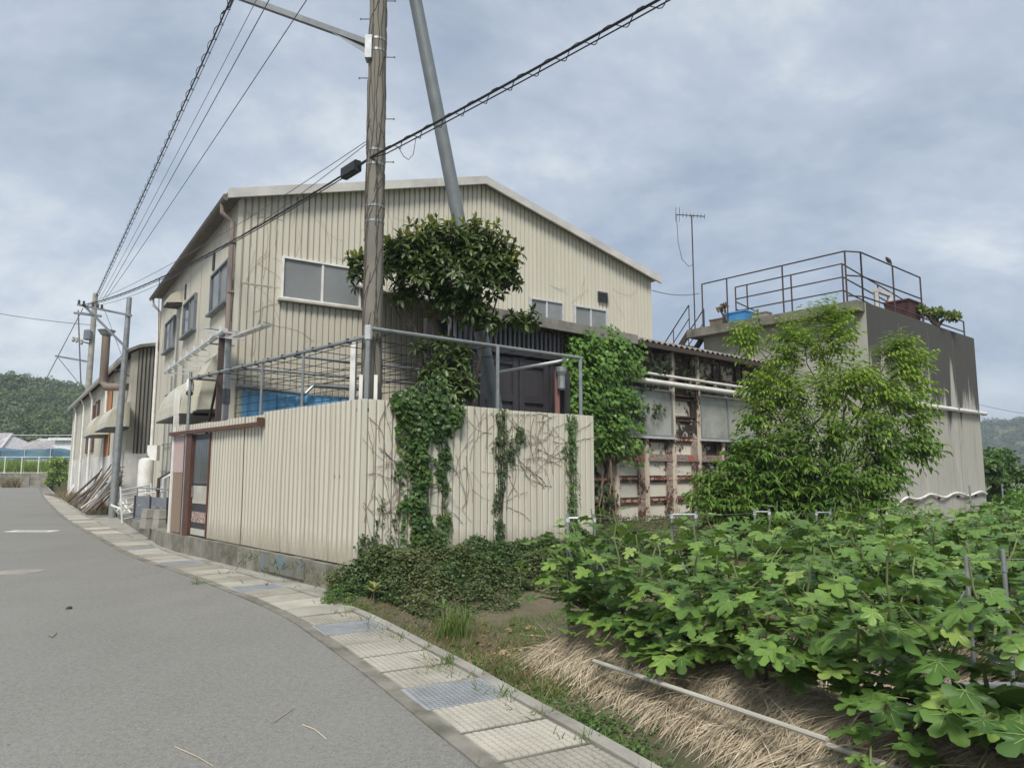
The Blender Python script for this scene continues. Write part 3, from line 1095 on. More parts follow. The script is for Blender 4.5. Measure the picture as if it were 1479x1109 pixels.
def hood(fr, s0, s1, z0, z1, out, mt, parent, name='awning'):
    """Quarter-round awning: curved sheet with closed cheeks."""
    bld = MB()
    n = 8
    pr = []
    for i in range(n + 1):
        a = math.pi / 2 * i / n
        pr.append((out * math.sin(a), z0 + (z1 - z0) * math.cos(a)))
    pr = [(0.02, z1 + 0.001)] + pr[1:] + [(out, z0 - 0.05)]
    for s in (s0, s1):
        for a, z in pr:
            bld.v.append(tuple(fr.pt(s, a, z)))
    m_ = len(pr)
    for i in range(m_ - 1):
        bld.f.append((i, i + 1, m_ + i + 1, m_ + i))
        bld.m.append(0)
    for s in (s0, s1):
        o = len(bld.v)
        for a, z in pr:
            bld.v.append(tuple(fr.pt(s, a, z)))
        bld.v.append(tuple(fr.pt(s, 0.02, z0)))
        bld.f.append(tuple(range(o, o + m_ + 1)))
        bld.m.append(0)
    hb = bld.build(name, mt, parent)
    fbm = MB()
    fbm.fbox(fr, s0, s1, 0.02, out + 0.02, z0 - 0.085, z0 - 0.05)
    fbm.build('awning_rim', M['dark_steel'], hb)
    return hb


s, z = BL.hit(262, 437)
hood(BL, s - 0.35, s + 0.35, z - 0.06, z + 0.26, 0.42, M['awning'], fac, 'vent_hood')
s_a = BL.sx(265, 0.8, 590)
s_b = BL.sx(231, 0.8, 590)
hood(BL, s_a, s_b, BL.hit(240, 603, 0.8)[1], BL.hit(240, 573, 0.3)[1] + 0.15, 0.85, M['awning'], fac)
s_a = BL.sx(316, 0.6, 560)
s_b = BL.sx(277, 0.6, 560)
hood(BL, max(0.15, s_a), s_b, BL.hit(300, 583, 0.6)[1], BL.hit(290, 535, 0.1)[1] + 0.2, 0.6, M['awning'], fac)
# blue sheeting on the lower gable with the thick pipes above it
z_blue = BR.hit(420, 569, 0.06)[1]
clad(BR, 0.22, 3.1, 0.3, z_blue, M['blue_sheet'], fac, name='blue_sheet', n0=0.04, pitch=0.2, depth=0.03)
bp = MB()
s1_, z1_ = BR.hit(340, 566, 0.2)
s2_, z2_ = BR.hit(440, 570, 0.2)
s3_, z3_ = BR.hit(452, 562, 0.2)
s4_ = BR.sx(520, 0.2, 565)
bp.tube([BR.pt(s1_, 0.2, z2_ + 0.1), BR.pt(s2_, 0.2, z2_ + 0.02), BR.pt(s3_, 0.2, z3_ + 0.08), BR.pt(s4_, 0.2, z3_ + 0.08)], 0.05, 8)
bp.build('pipe', M['galv'], fac)
# conduit and riser pipes on the lane wall
cm = MB()
for px, zt in ((251, EZ - 1.5), (262, 4.7), (246, 4.4), (240, 3.9)):
    s = BL.sx(px, 0.1, 560)
    cm.tube([BL.pt(s, 0.08, 0.4), BL.pt(s, 0.08, zt)], 0.022, 6)
for z in (1.6, 2.4, 3.4, 3.9):
    s_a, s_b = BL.sx(264, 0.1, 560), BL.sx(238, 0.1, 560)
    cm.tube([BL.pt(s_a, 0.09, z), BL.pt(s_b, 0.09, z)], 0.018, 6)
cm.build('conduit', M['galv'], fac)
# long bracketed pipe rail leaning out of the lane wall
rl = MB()
s_a, z_a = BL.hit(325, 487, 0.5)
s_b, z_b = BL.hit(240, 531, 0.5)
zz = (z_a + z_b) / 2
rl.tube([BL.pt(s_a, 0.5, zz), BL.pt(s_b, 0.5, zz)], 0.05, 8)
for q in range(8):
    s = s_a + (s_b - s_a) * (q + 0.5) / 8
    rl.bar(BL.pt(s, 0.02, zz - 0.06), BL.pt(s, 0.56, zz - 0.06), 0.03, 0.03)
    rl.bar(BL.pt(s, 0.5, zz - 0.06), BL.pt(s, 0.5, zz + 0.16), 0.012, 0.03)
rl.build('pipe_rail', M['galv_pale'], fac)
dk = MB()
s = BL.sx(318, 0.45, 540)
dk.fbox(BL, s - 0.05, s + 0.05, 0.40, 0.5, 0.32, zz + 0.05)
dk.bar(BL.pt(s, 0.45, zz - 0.6), BL.pt(s + 1.4, 0.45, 1.9), 0.045, 0.045)
dk.build('rail_post', M['rust'], fac)
# low joint flashing lines across the gable sheets
jf = MB()
zj = BR.hit(370, 412)[1]
jf.fbox(BR, 0.05, 0.95, 0.032, 0.036, zj, zj + 0.02)
jf.build('lap_joint', M['panel_light'], fac)

# ---------------- warehouse further along the lane
wh = thing('warehouse', 'weathered long warehouse with white plinth and curved roof edge', 'building', (W0.x, W0.y, 0.2))
WE = 5.75
WN = 27.0
WZ = 2.25
MB().fbox(WL, 0.0, WN, -0.3, 0.06, 0.15, WZ).build('plinth', M['white_wall'], wh)
MB().fbox(WR, -0.06, 6.0, -0.3, 0.065, 0.15, WZ - 0.01).build('plinth', M['white_wall'], wh)
clad(WL, 0.0, WN, WZ - 0.05, WE, M['dirty_sheet'], wh, pitch=0.3, depth=0.03, width=1.8)


def wtop(s):
    return WE + 0.18 + 0.55 * math.sqrt(max(0.0, min(1.0, s / 1.2))) * 0.6 + s * 0.07


clad(WR, 0.22, 5.5, WZ - 0.05, wtop, M['grey_sheet'], wh, pitch=0.13, depth=0.05, width=1.0, flat=0.5)
clad(WR, -0.02, 0.22, WZ - 0.05, wtop, M['dirty_sheet'], wh, pitch=0.6, depth=0.01, width=0.6)
rb = MB()
prof = [(-0.35, WE - 0.02), (-0.3, WE + 0.14), (-0.12, WE + 0.33), (0.2, WE + 0.5), (0.6, WE + 0.6), (1.2, WE + 0.68), (3.0, WE + 0.85), (6.0, WE + 1.05)]
dvw = WL.d * (WN + 0.3)
o = len(rb.v)
for s, z in prof:
    q = WR.pt(s, 0.25, z)
    rb.v += [tuple(q), tuple(q + dvw), tuple(q - Vector((0, 0, 0.12))), tuple(q + dvw - Vector((0, 0, 0.12)))]
for i in range(len(prof) - 1):
    a, b_ = 4 * i, 4 * i + 4
    for fc in ((a, a + 1, b_ + 1, b_), (a + 2, b_ + 2, b_ + 3, a + 3), (a, b_, b_ + 2, a + 2), (a + 1, a + 3, b_ + 3, b_ + 1)):
        rb.f.append(fc)
        rb.m.append(0)
rb.f.append((0, 2, 3, 1))
rb.m.append(0)
rb.build('roof', M['fibre'], wh)
MB().tube([WL.pt(-0.2, 0.34, WE - 0.1), WL.pt(WN + 0.2, 0.34, WE - 0.1)], 0.07, 6).build('gutter', M['trim'], wh)
for px in (149, 129, 117.5, 106.5):
    s = WL.sx(px, 0.14, 640)
    MB().tube([WL.pt(s, 0.3, WE - 0.12), WL.pt(s, 0.13, WE - 0.5), WL.pt(s, 0.13, 0.3)], 0.06, 6).build('downpipe', M['white'], wh)
for px0, px1, y0, y1 in ((181, 174, 540, 548), (143.5, 138.5, 580, 604), (136, 131.5, 588, 608), (135, 131, 625, 652), (127.5, 124.5, 632, 655)):
    s_a, s_b = WL.sx(px0, 0.04, y1), WL.sx(px1, 0.04, y1)
    z_a, z_b = WL.hit((px0 + px1) / 2, y1, 0.04)[1], WL.hit((px0 + px1) / 2, y0, 0.04)[1]
    if s_b - s_a > 0.25 and z_b - z_a > 0.25 and px0 < 170:
        window(WL, s_a, s_b, z_a, z_b, wh, n=0.05, panes=2, frame=M['brown'], glass=[M['glass'], M['frost']])
for px0, px1, y0, y1, out in ((153, 138, 600, 618, 0.75), (130, 122, 610, 628, 0.75)):
    s_a, s_b = WL.sx(px0, out, y1), WL.sx(px1, out, y1)
    hood(WL, s_a, s_b, WL.hit((px0 + px1) / 2, y1, out)[1], WL.hit((px0 + px1) / 2, y0, 0.2)[1], out, M['awning'], wh)
s_a, s_b = WL.sx(160, 0.05, 610), WL.sx(152, 0.05, 610)
clad(WL, s_a, s_b, WZ - 0.02, WE - 0.35, M['orange_sheet'], wh, name='rusted_sheet', n0=0.04, pitch=0.3, width=1.2)
# flue with elbow and rain cap
fl = MB()
s_f = WL.sx(154, 0.75, 500)
zt = WL.hit(154, 487, 0.75)[1]
zb = WL.hit(154, 553, 0.75)[1]
fl.tube([WL.pt(s_f - 0.9, 0.05, zb - 0.1), WL.pt(s_f - 0.35, 0.7, zb - 0.1), WL.pt(s_f, 0.78, zb + 0.1), WL.pt(s_f, 0.78, zt)], 0.145, 10)
flue = fl.build('flue', surf('flue_steel', (0.20, 0.16, 0.125), (0.10, 0.07, 0.05), 3, (1, 1, 0.4)), wh, smooth=True)
c_ = WL.pt(s_f, 0.78, zt)
MB().lathe(c_, [(0.16, 0.02), (0.2, 0.05), (0.3, 0.2), (0.32, 0.22), (0.02, 0.3)], 10).build('flue_cap', M['galv'], flue)
for q in range(3):
    s = WL.sx(178, 0.1, 690)
    z = 1.75 - q * 0.33
    MB().tube([WL.pt(s + 0.1, 0.07, z), WL.pt(s + 0.1, 0.2, z), WL.pt(s + 0.1, 0.2, z - 0.18), WL.pt(s + 0.1, 0.07, z - 0.18)], 0.014, 5).build('hook', M['black'], wh)
core = MB()
core.fbox(WL, 0.05, WN - 0.05, -6.0, -0.02, 0.1, WE - 0.05)
core.build('inner_wall', M['dirty_sheet'], wh)
br = MB()
s, z = WL.hit(178, 530, 0.3)
br.bar(WL.pt(s + 0.2, 0.05, z - 0.3), WL.pt(s + 0.2, 0.5, z - 0.1), 0.03, 0.03)
br.lathe(WL.pt(s + 0.2, 0.5, z - 0.2), [(0.03, 0), (0.07, 0.05), (0.07, 0.1), (0.03, 0.14)], 8)
br.build('bracket_lamp', M['black'], wh)

# ---------------- shed with flaking steel-panel wall
shd = thing('panel_shed', 'low shed walled with rusty flaking steel panels beside the tower', 'shed', (S0.x, S0.y, 0.3))
SE = 4.78
S_L, S_R = -4.6, SH.sx(1085, y=600) + 2.6
SD = -1.15         # open dark bay ends here, panels begin
posts = [0.48 + 1.12 * q for q in range(-1, 8)]
ribz = [0.35, 0.90, 1.42, 1.94, 2.42]
xw = [(SH.sx(880, y=600), SH.sx(966, y=600)), (SH.sx(1006, y=600), SH.sx(1084, y=600))]
wz = (SH.hit(965, 632)[1], SH.hit(965, 566)[1] + 0.02)
hw, hh = 1.12, 0.5


def panel_mesh(w, h):
    bld = MB()
    bld.box(0, w, 0, 0.02, 0, h)
    m_ = 0.07
    for k_, (a, b_, c_, d) in enumerate(((0, 0.05, 0, h), (w - 0.24, w, 0, h), (0.05, w - 0.24, 0, 0.045), (0.05, w - 0.24, h - 0.06, h))):
        bld.box(a, b_, -0.06 if k_ == 1 else -0.045, -0.001, c_, d, 1 if k_ == 1 else 2)
    return bld


def put_panel(s0, s1, z0, z1, mt, lip):
    bld = panel_mesh(s1 - s0, z1 - z0)
    # local x along wall, local -y out of wall
    out = []
    for x, y, z in bld.v:
        out.append(tuple(SH.pt(s0 + x, -y, z0 + z)))
    bld.v = out
    return bld.build('steel_panel', [mt, lip, M['flake_shade_edge']], shd)


back = MB()
back.fbox(SH, SD, S_R, -0.14, -0.04, 0.2, SE)
back.build('back_wall', M['flake_dark'], shd)
for i in range(len(posts) - 1):
    a, b_ = posts[i] + 0.05, posts[i + 1] - 0.05
    for j in range(len(ribz) - 1):
        mt = M['flake_panel'] if 0 < i < 4 else M['flake_dark']
        if j == 3:
            mt = M['flake_panel'] if i in (1, 2, 3) else M['flake_dark']
        put_panel(a, b_, ribz[j] + 0.03, ribz[j + 1] - 0.03, mt, M['flake_lip'] if i < 4 else M['flake_dark'])
    for j, z in enumerate(ribz):
        if j == 3:
            MB().fbox(SH, a, b_, 0.0, 0.075, z - 0.09, z + 0.09).build('rail', M['flake_red'], shd)
        else:
            MB().fbox(SH, a, b_, 0.0, 0.06 + random.uniform(-.012, .012), z - 0.03 + random.uniform(-.01, .01), z + 0.028).build('rail', M['flake_rib'], shd)
    # top row of stained panels under the eaves and between the windows
    put_panel(a, b_, 4.12, 4.62, M['flake_dark'], M['flake_dark'])
    if 2.5 < a < 3.9 or a > 6.2 or b_ < -0.2:
        for z in (2.46, 3.0, 3.56):
            put_panel(a, b_, z, z + 0.5, M['flake_panel'] if z == 3.0 else M['flake_dark'], M['flake_dark'])
for i, s in enumerate(posts):
    zt = SE - 0.1 if i in (3, 4) or i > 6 else 2.42
    MB().fbox(SH, s - 0.045, s + 0.045, 0.0, 0.12, 0.05, zt).build('post', M['flake_post'], shd)
for (a, b_) in xw:
    window(SH, a, b_, wz[0], wz[1], shd, n=0.09, panes=2, frame=M['galv'], glass=[M['dusty_pane'], M['dusty_pane']], fw=0.05, sill=M['galv_pale'])
    MB().fbox(SH, a, b_, 0.0, 0.05, wz[0], wz[1]).build('window_back', M['flake_dark'], shd)
# twin white drain pipes under the eaves
for n_, z_, r_, px in ((0.30, SH.hit(960, 553, 0.3)[1], 0.068, 893), (0.2, SH.hit(960, 542, 0.2)[1], 0.036, 905)):
    s_a = SH.sx(px, n_)
    MB().tube([SH.pt(s_a, n_, z_), SH.pt(S_R - 0.6, n_, z_ - 0.05)], r_, 10).build('drain_pipe', M['white'], shd, smooth=True)
# corrugated fibre-cement roof with rusty eaves board
rfm = MB()
nn = 60
pts = []
RW = (S_R + 0.2) - (S_L)
for i in range(nn * 4 + 1):
    s = S_L + RW * i / (nn * 4)
    dz = 0.035 * math.sin(i * math.pi / 2)
    pts.append((s, dz))
for s, dz in pts:
    z0 = SE + 0.02 + dz
    rfm.v += [tuple(SH.pt(s, 0.42, z0)), tuple(SH.pt(s, -3.6, z0 + 1.15)), tuple(SH.pt(s, 0.42, z0 - 0.02)), tuple(SH.pt(s, -3.6, z0 + 1.13))]
for i in range(len(pts) - 1):
    a, b_ = 4 * i, 4 * i + 4
    for fc in ((a, b_, b_ + 1, a + 1), (a + 2, a + 3, b_ + 3, b_ + 2), (a, a + 2, b_ + 2, b_)):
        rfm.f.append(fc)
        rfm.m.append(0)
rfm.build('roof', M['fibre'], shd)
MB().fbox(SH, 0.9, S_R + 0.2, 0.36, 0.43, SE - 0.14, SE - 0.03).build('eaves_board', M['rust'], shd)
MB().fbox(SH, S_L, 0.9, 0.35, 0.45, SE - 0.13, SE + 0.09).build('fascia', M['fibre'], shd)
MB().fbox(SH, SD, S_R, 0.0, 0.36, SE - 0.08, SE - 0.05).build('soffit', M['dark_wood'], shd)
# dark open bay at the left: slatted screen over steel doors
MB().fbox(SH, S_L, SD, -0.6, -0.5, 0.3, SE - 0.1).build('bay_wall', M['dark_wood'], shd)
zs0 = SH.hit(800, 512)[1]
for q in range(34):
    s = S_L + 0.1 + q * 0.13
    if s < SD + 0.7:
        MB().fbox(SH, s, s + 0.055, 0.1, 0.14, zs0, SE - 0.15).build('slat', M['slat'], shd)
MB().fbox(SH, S_L, SD + 0.75, 0.08, 0.16, zs0 - 0.16, zs0).build('screen_beam', M['dark_steel'], shd)
ds = [SH.sx(px, 0.05) for px in (640, 690, 748, 792, 816)]
for a, b_ in zip(ds, ds[1:]):
    dd_ = MB()
    dd_.fbox(SH, a + 0.02, b_ - 0.02, -0.02, 0.03, 0.35, zs0 - 0.2)
    door = dd_.build('door', M['dark_wood'], shd)
    fm = MB()
    for x0, x1 in ((a + 0.02, a + 0.16), (b_ - 0.16, b_ - 0.02)):
        fm.fbox(SH, x0, x1, 0.031, 0.09, 0.35, zs0 - 0.2)
    for z in (0.36, 1.2, 2.15, 3.05, zs0 - 0.36):
        fm.fbox(SH, a + 0.16, b_ - 0.16, 0.031, 0.075, z, z + 0.14)
    fm.build('door_frame', M['dark_steel'], door)
    MB().bar(SH.pt(b_ - 0.3, 0.12, 2.55), SH.pt(b_ - 0.22, 0.12, 2.75), 0.03, 0.04).build('handle', M['black'], door)
MB().tube([SH.pt(SH.sx(805, 0.5), 0.5, 0.2), SH.pt(SH.sx(805, 0.5), 0.5, 3.75)], 0.06, 8).build('bay_pipe', surf('red_oxide_pipe', (0.22, 0.10, 0.085), None, 5), shd)
MB().fbox(SH, SH.sx(811, 0.4), SH.sx(819, 0.4), 0.3, 0.5, 0.2, 3.75).build('bay_post', M['dark_steel'], shd)
MB().lathe(SH.pt(SH.sx(811, 0.65), 0.65, 3.3), [(0.06, 0), (0.085, 0.04), (0.085, 0.3), (0.12, 0.4), (0.12, 0.5)], 10).build('pipe_head', M['galv'], shd)

# ---------------- concrete tower
tw = thing('concrete_tower', 'stained concrete block building with railed flat roof', 'building', (T0.x, T0.y, -0.3))
TZ = T0.z
TRL, TLL = 8.5, TL.sx(1016, y=480)
bld = MB()
q0, q1, q2 = TR.pt(0, 0, -0.5), TR.pt(TRL, 0, -0.5), TL.pt(TLL, 0, -0.5)
q3 = q1 + (q2 - q0)
lo = [q0, q1, q3, q2]
hi = [Vector((q.x, q.y, TZ - 0.02)) for q in lo]
bld.quad(lo[0], lo[1], hi[1], hi[0])
bld.build('right_wall', M['stained'], tw)
bld = MB()
bld.add(lo + hi, [(3, 0, 4, 7), (2, 3, 7, 6), (1, 2, 6, 5)])
bld.build('left_wall', M['render_wall'], tw)
bld = MB()
OV = 0.45
zs = TZ - 0.27
A = [TL.pt(0.0, OV, zs) - TR.n * 0.03, TR.pt(TRL, -0.03, zs), TR.pt(TRL, -TLL - 0.1, zs), TL.pt(TLL + 0.35, OV, zs)]
bld.hexa(A + [Vector((q.x, q.y, TZ)) for q in A])
slab = bld.build('roof_slab', M['concrete_dirty'], tw)
bld = MB()
for s in (2.1, 4.3, 6.4):
    bld.fbox(TR, s, s + 0.008, 0.0, 0.004, -0.4, TZ - 0.3)
bld.build('pour_joint', M['concrete_dirty'], tw)


def railing(pts, levels, zb, zt, mt, parent, r=0.022, posts=None):
    rails = []
    for zl in levels:
        z = zb + (zt - zb) * zl
        m_ = MB()
        m_.tube([Vector((q.x, q.y, z)) for q in pts], r, 6)
        m_.build('rail', mt, parent)
    for q in posts or pts:
        MB().tube([Vector((q.x, q.y, zb - 0.02)), Vector((q.x, q.y, zt + 0.001))], r * 1.1, 6).build('rail_post', mt, parent)


ZR = 7.72
rl_l = [TL.pt(TL.sx(px, OV - 0.06, 420), OV - 0.06, 0) for px in (1014, 1050, 1131, 1223)]
rl_r = [TR.pt(TR.sx(px, -0.08, 420), -0.08, 0) for px in (1246, 1291, 1330)]
railing(rl_l + rl_r, [1.0], TZ, ZR, M['rust'], tw)
railing([rl_l[-1]] + rl_r, [0.52, 0.12], TZ, ZR, M['rust'], tw, posts=[rl_r[0]])
q_a, q_b, q_c = G(1062, 415, ZR), G(1216, 381, ZR), G(1318, 441, ZR)
lf = lambda a, b_, t: a + (b_ - a) * t
railing([q_a, lf(q_a, q_b, 0.12), lf(q_a, q_b, 0.55), q_b, lf(q_b, q_c, 0.45), q_c], [1.0, 0.72, 0.44, 0.16], TZ, ZR, M['rust'], tw)
q_d = G(1141, 444, ZR - 0.5)
lowp = [TR.pt(s, -0.1, 0) for s in (TR.sx(1333, -0.1, 450), TR.sx(1392, -0.1, 470))]
railing(lowp, [1.0, 0.3], TZ, TZ + 0.52, M['rust'], tw)
# slanting brace rails at the left end
for z0, z1 in ((0.95, 0.25), (0.7, 0.05)):
    MB().tube([Vector((q_a.x, q_a.y, TZ + z0)), Vector((q_d.x, q_d.y, TZ + z1))], 0.02, 6).build('rail', M['rust'], tw)
# steel stair at the left end
st_n0, st_n1 = OV - 0.95, OV - 0.1
t0_, t1_ = TLL + 0.3, TLL + 2.3
stair = MB()
for n_ in (st_n0, st_n1):
    stair.bar(TL.pt(t0_, n_, TZ - 0.05), TL.pt(t1_, n_, TZ - 2.3), 0.05, 0.2)
stair = stair.build('stair', M['rust'], tw)
for q in range(8):
    t = t0_ + (t1_ - t0_) * (q + 0.5) / 8
    z = TZ - 0.05 - 2.25 * (q + 0.5) / 8
    MB().fbox(TL, t - 0.12, t + 0.12, st_n0 + 0.03, st_n1 - 0.03, z - 0.02, z + 0.02).build('tread', M['rust'], stair)
for n_ in (st_n0, st_n1):
    hr = MB()
    a, b_ = TL.pt(t0_, n_, TZ + 0.85), TL.pt(t1_, n_, TZ - 1.35)
    hr.tube([a, b_], 0.02, 6)
    hr.tube([lf(a, b_, 0) - Vector((0, 0, 0.45)), lf(a, b_, 1) - Vector((0, 0, 0.45))], 0.016, 6)
    for f_ in (0.0, 0.33, 0.66, 1.0):
        q = lf(a, b_, f_)
        hr.tube([q - Vector((0, 0, 0.95)), q], 0.018, 6)
    hr.build('handrail', M['rust'], stair)
# pipe, hose and riser on the walls
z_ = TR.hit(1400, 594, 0.1)[1]
pp = MB()
pp.tube([TR.pt(1.6, 0.1, z_ - 0.02), TR.pt(TRL + 0.25, 0.1, z_), TR.pt(TRL + 0.3, 0.0, z_)], 0.07, 10)
pp.build('drain_pipe', M['white'], tw, smooth=True)
for q in range(4):
    s = 2.4 + q * 1.8
    MB().fbox(TR, s, s + 0.04, 0.0, 0.19, z_ - 0.085, z_ + 0.085).build('pipe_clip', M['galv'], tw)
hz = 0.86
hs = MB()
hs.tube([TR.pt(0.9 + q * 0.25, 0.07 + 0.02 * math.sin(q), hz + 0.06 * math.sin(q * 0.75) + (0.0 if q > 3 else -0.06 * (4 - q))) for q in range(31)], 0.035, 7)
hs.build('hose', M['white'], tw, smooth=True)
for q in range(4):
    s = 2.6 + q * 1.6
    MB().fbox(TR, s, s + 0.09, 0.0, 0.05, hz - 0.1, hz - 0.02).build('hose_bracket', M['black'], tw)
MB().tube([TR.pt(0.35, 0.06, -0.2), TR.pt(0.35, 0.06, 1.7)], 0.035, 8).build('riser_pipe', M['white'], tw)

# ---------------- things standing on the tower roof
mast_p = TL.pt(TLL + 0.05, OV - 0.06, TZ)
ant = thing('television_antenna', 'rooftop aerial on a tall thin mast at the railing end', 'antenna', mast_p)
zt = TL.hit(1013, 305, OV)[1]
MB().tube([mast_p, Vector((mast_p.x, mast_p.y, zt))], 0.022, 6).build('mast', M['rust'], ant)
bm = MB()
c_ = Vector((mast_p.x, mast_p.y, zt - 0.03))
bm.bar(c_ + Vector((-0.52, 0.05, 0.06)), c_ + Vector((0.42, -0.05, -0.04)), 0.025, 0.025)
bm.build('boom', M['black'], ant)
for q in range(9):
    t = q / 8
    p_ = c_ + Vector((-0.52, 0.05, 0.06)) * (1 - t) + Vector((0.42, -0.05, -0.04)) * t
    hgt = 0.16 if q < 2 else 0.075
    MB().bar(p_ + Vector((0.05, 0.26, -hgt)) * (0.5 if q > 1 else 1), p_ + Vector((-0.05, -0.26, hgt)) * (0.5 if q > 1 else 1), 0.014, 0.014).build('element', M['black'], ant)
cb = MB()
cb.tube([c_ + Vector((-0.5, 0.05, 0.05)), c_ + Vector((-0.47, 0.05, -0.9)), c_ + Vector((-0.36, 0.03, -1.5)), c_ + Vector((-0.15, 0, -1.75)), c_ + Vector((-0.02, 0, -1.7))], 0.012, 5)
cb.build('lead', M['wire'], ant)

q = TL.pt(TL.sx(1068, OV - 0.35, 452), OV - 0.35, TZ)
tub = MB()
dd_ = TL.d
nn_ = TL.n


def tapered(bld, c, w0, l0, w1, l1, h, mi=0, d=None):
    d = d or TL.d
    n = Vector((d.y, -d.x, 0))
    vs = []
    for w, l, z in ((w0, l0, 0), (w1, l1, h)):
        for a, b_ in ((-1, -1), (1, -1), (1, 1), (-1, 1)):
            vs.append(Vector(c) + d * (a * l / 2) + n * (b_ * w / 2) + Vector((0, 0, z)))
    bld.hexa(vs, mi)


tapered(tub, q, 0.42, 0.62, 0.5, 0.72, 0.3)
tapered(tub, q + Vector((0, 0, 0.3)), 0.55, 0.77, 0.55, 0.77, 0.04)
tag(tub.build('storage_tub', M['blue_plastic'], loc=q), 'bright blue plastic tub on the tower roof', 'tub')
for px, col_, hh_, lab in ((1038, 'wood', 0.25, 'small wooden box left of the blue roof tub'), (1100, 'concrete_pale', 0.2, 'pale cement pot right of the blue roof tub')):
    q = TL.pt(TL.sx(px, OV - 0.5, 455), OV - 0.5, TZ)
    b_ = MB()
    tapered(b_, q, 0.3, 0.45, 0.34, 0.5, hh_)
    tapered(b_, q + Vector((0, 0, hh_)), 0.38, 0.54, 0.38, 0.54, 0.03)
    tag(b_.build('plant_box', M[col_], loc=q), lab, 'box')
q = TR.pt(TR.sx(1305, -0.55, 450), -0.55, TZ)
b_ = MB()
tapered(b_, q, 0.6, 0.9, 0.75, 1.1, 0.62, d=TR.d)
tapered(b_, q + Vector((0, 0, 0.62)), 0.8, 1.16, 0.8, 1.16, 0.05, d=TR.d)
tag(b_.build('planter', M['pot'], loc=q), 'dark red planter box behind the roof railing', 'planter')
q = TR.pt(TR.sx(1275, -1.1, 430), -1.1, TZ)
fr_ = MB()
for s in (-0.5, 0.5):
    fr_.bar(q + TR.d * s, q + TR.d * s + Vector((0, 0, 1.05)), 0.11, 0.11)
fr_.bar(q - TR.d * 0.56 + Vector((0, 0, 1.1)), q + TR.d * 0.56 + Vector((0, 0, 1.1)), 0.12, 0.12)
tag(fr_.build('portal_frame', M['trim'], loc=q), 'squat grey portal frame on the tower roof', 'frame')  # portal frame of square bars
# perched bird
q = TR.pt(TR.sx(1284, -0.08, 390), -0.08, ZR + 0.03)
bd = MB()
ax = TR.d
pts = [q - ax * 0.16 + Vector((0, 0, 0.15)), q - ax * 0.12 + Vector((0, 0, 0.14)), q - ax * 0.05 + Vector((0, 0, 0.11)), q + ax * 0.06 + Vector((0, 0, 0.08)), q + ax * 0.13 + Vector((0, 0, 0.05)), q + ax * 0.24 + Vector((0, 0, 0.02))]
bd.tube(pts, [0.02, 0.036, 0.055, 0.06, 0.035, 0.012], 8)
bd.tube([q - ax * 0.16 + Vector((0, 0, 0.15)), q - ax * 0.2 + Vector((0, 0, 0.14))], [0.012, 0.003], 5)
for s in (-0.02, 0.02):
    bd.tube([q + TR.n * s + Vector((0, 0, 0.05)), q + TR.n * s - Vector((0, 0, 0.012))], 0.006, 4)
tag(bd.build('bird', M['bird'], loc=q, smooth=True), 'small grey bird perched on the roof railing', 'bird')

# ================================================================== SHEET FENCE
fen = thing('sheet_fence', 'cream corrugated steel fence turning the corner of the yard', 'fence', (F0.x, F0.y, 0))
FT = FR.hit(522, 576)[1]
sD0, sD1, sP, sE_ = FL.sx(303, y=700), FL.sx(279, y=690), FL.sx(269, y=680), FL.sx(250, y=700)
sStep = FL.sx(383, y=600)
clad(FL, 0.0, sStep, 0.36, FT, M['fence_sheet'], fen, 'sheet', 0.7, pitch=0.14, depth=0.016, bulge=0.005, flat=0.62, jag=0.012, slopes=True)
clad(FL, sStep, sD0, 0.36, FT - 0.03, M['fence_sheet'], fen, 'sheet', 0.7, pitch=0.14, depth=0.016, bulge=0.005, flat=0.62, jag=0.012, slopes=True)
zH = FL.hit(290, 622)[1] + 0.02
clad(FL, sD0 + 0.02, sE_ + 0.05, zH, FT - 0.03, M['fence_sheet'], fen, 'sheet', 0.9, pitch=0.14, depth=0.016, flat=0.62, slopes=True)
clad(FR, 0.0, 4.58, 0.30, FT, M['fence_sheet'], fen, 'sheet', 0.65, pitch=0.131, depth=0.024, bulge=0.005, flat=0.64, jag=0.012)
# frame rails and posts behind the sheets
bk = MB()
for z in (0.6, 1.5, 2.4):
    bk.fbox(FL, 0.05, sD0, -0.06, -0.005, z, z + 0.05)
    bk.fbox(FR, 0.05, 4.55, -0.06, -0.005, z, z + 0.05)
bk.build('back_rail', M['rust'], fen)
for s in np.linspace(0.1, sD0 - 0.05, 6):
    MB().fbox(FL, s - 0.03, s + 0.03, -0.125, -0.062, 0.3, FT - 0.06).build('fence_post', M['rust'], fen)
for s in np.linspace(0.5, 4.5, 4):
    MB().fbox(FR, s - 0.03, s + 0.03, -0.125, -0.062, 0.0, FT - 0.06).build('fence_post', M['rust'], fen)
MB().fbox(FR, 4.56, 4.62, -0.06, 0.035, 0.28, FT).build('end_trim', M['fence_sheet'], fen)
cb = MB()
cb.tube([FL.pt(-0.02, 0.03, 0.36), FL.pt(-0.02, 0.03, FT)], 0.02, 6)
cb.build('corner_trim', M['fence_sheet'], fen)
# brown header rail with sliding-door track
MB().fbox(FL, sStep, sE_ + 0.08, 0.045, 0.12, zH - 0.07, zH).build('door_track', M['brown'], fen)
MB().fbox(FL, sStep - 0.05, sStep + 0.01, 0.03, 0.14, zH - 0.08, zH + 0.07).build('track_stop', M['brown'], fen)
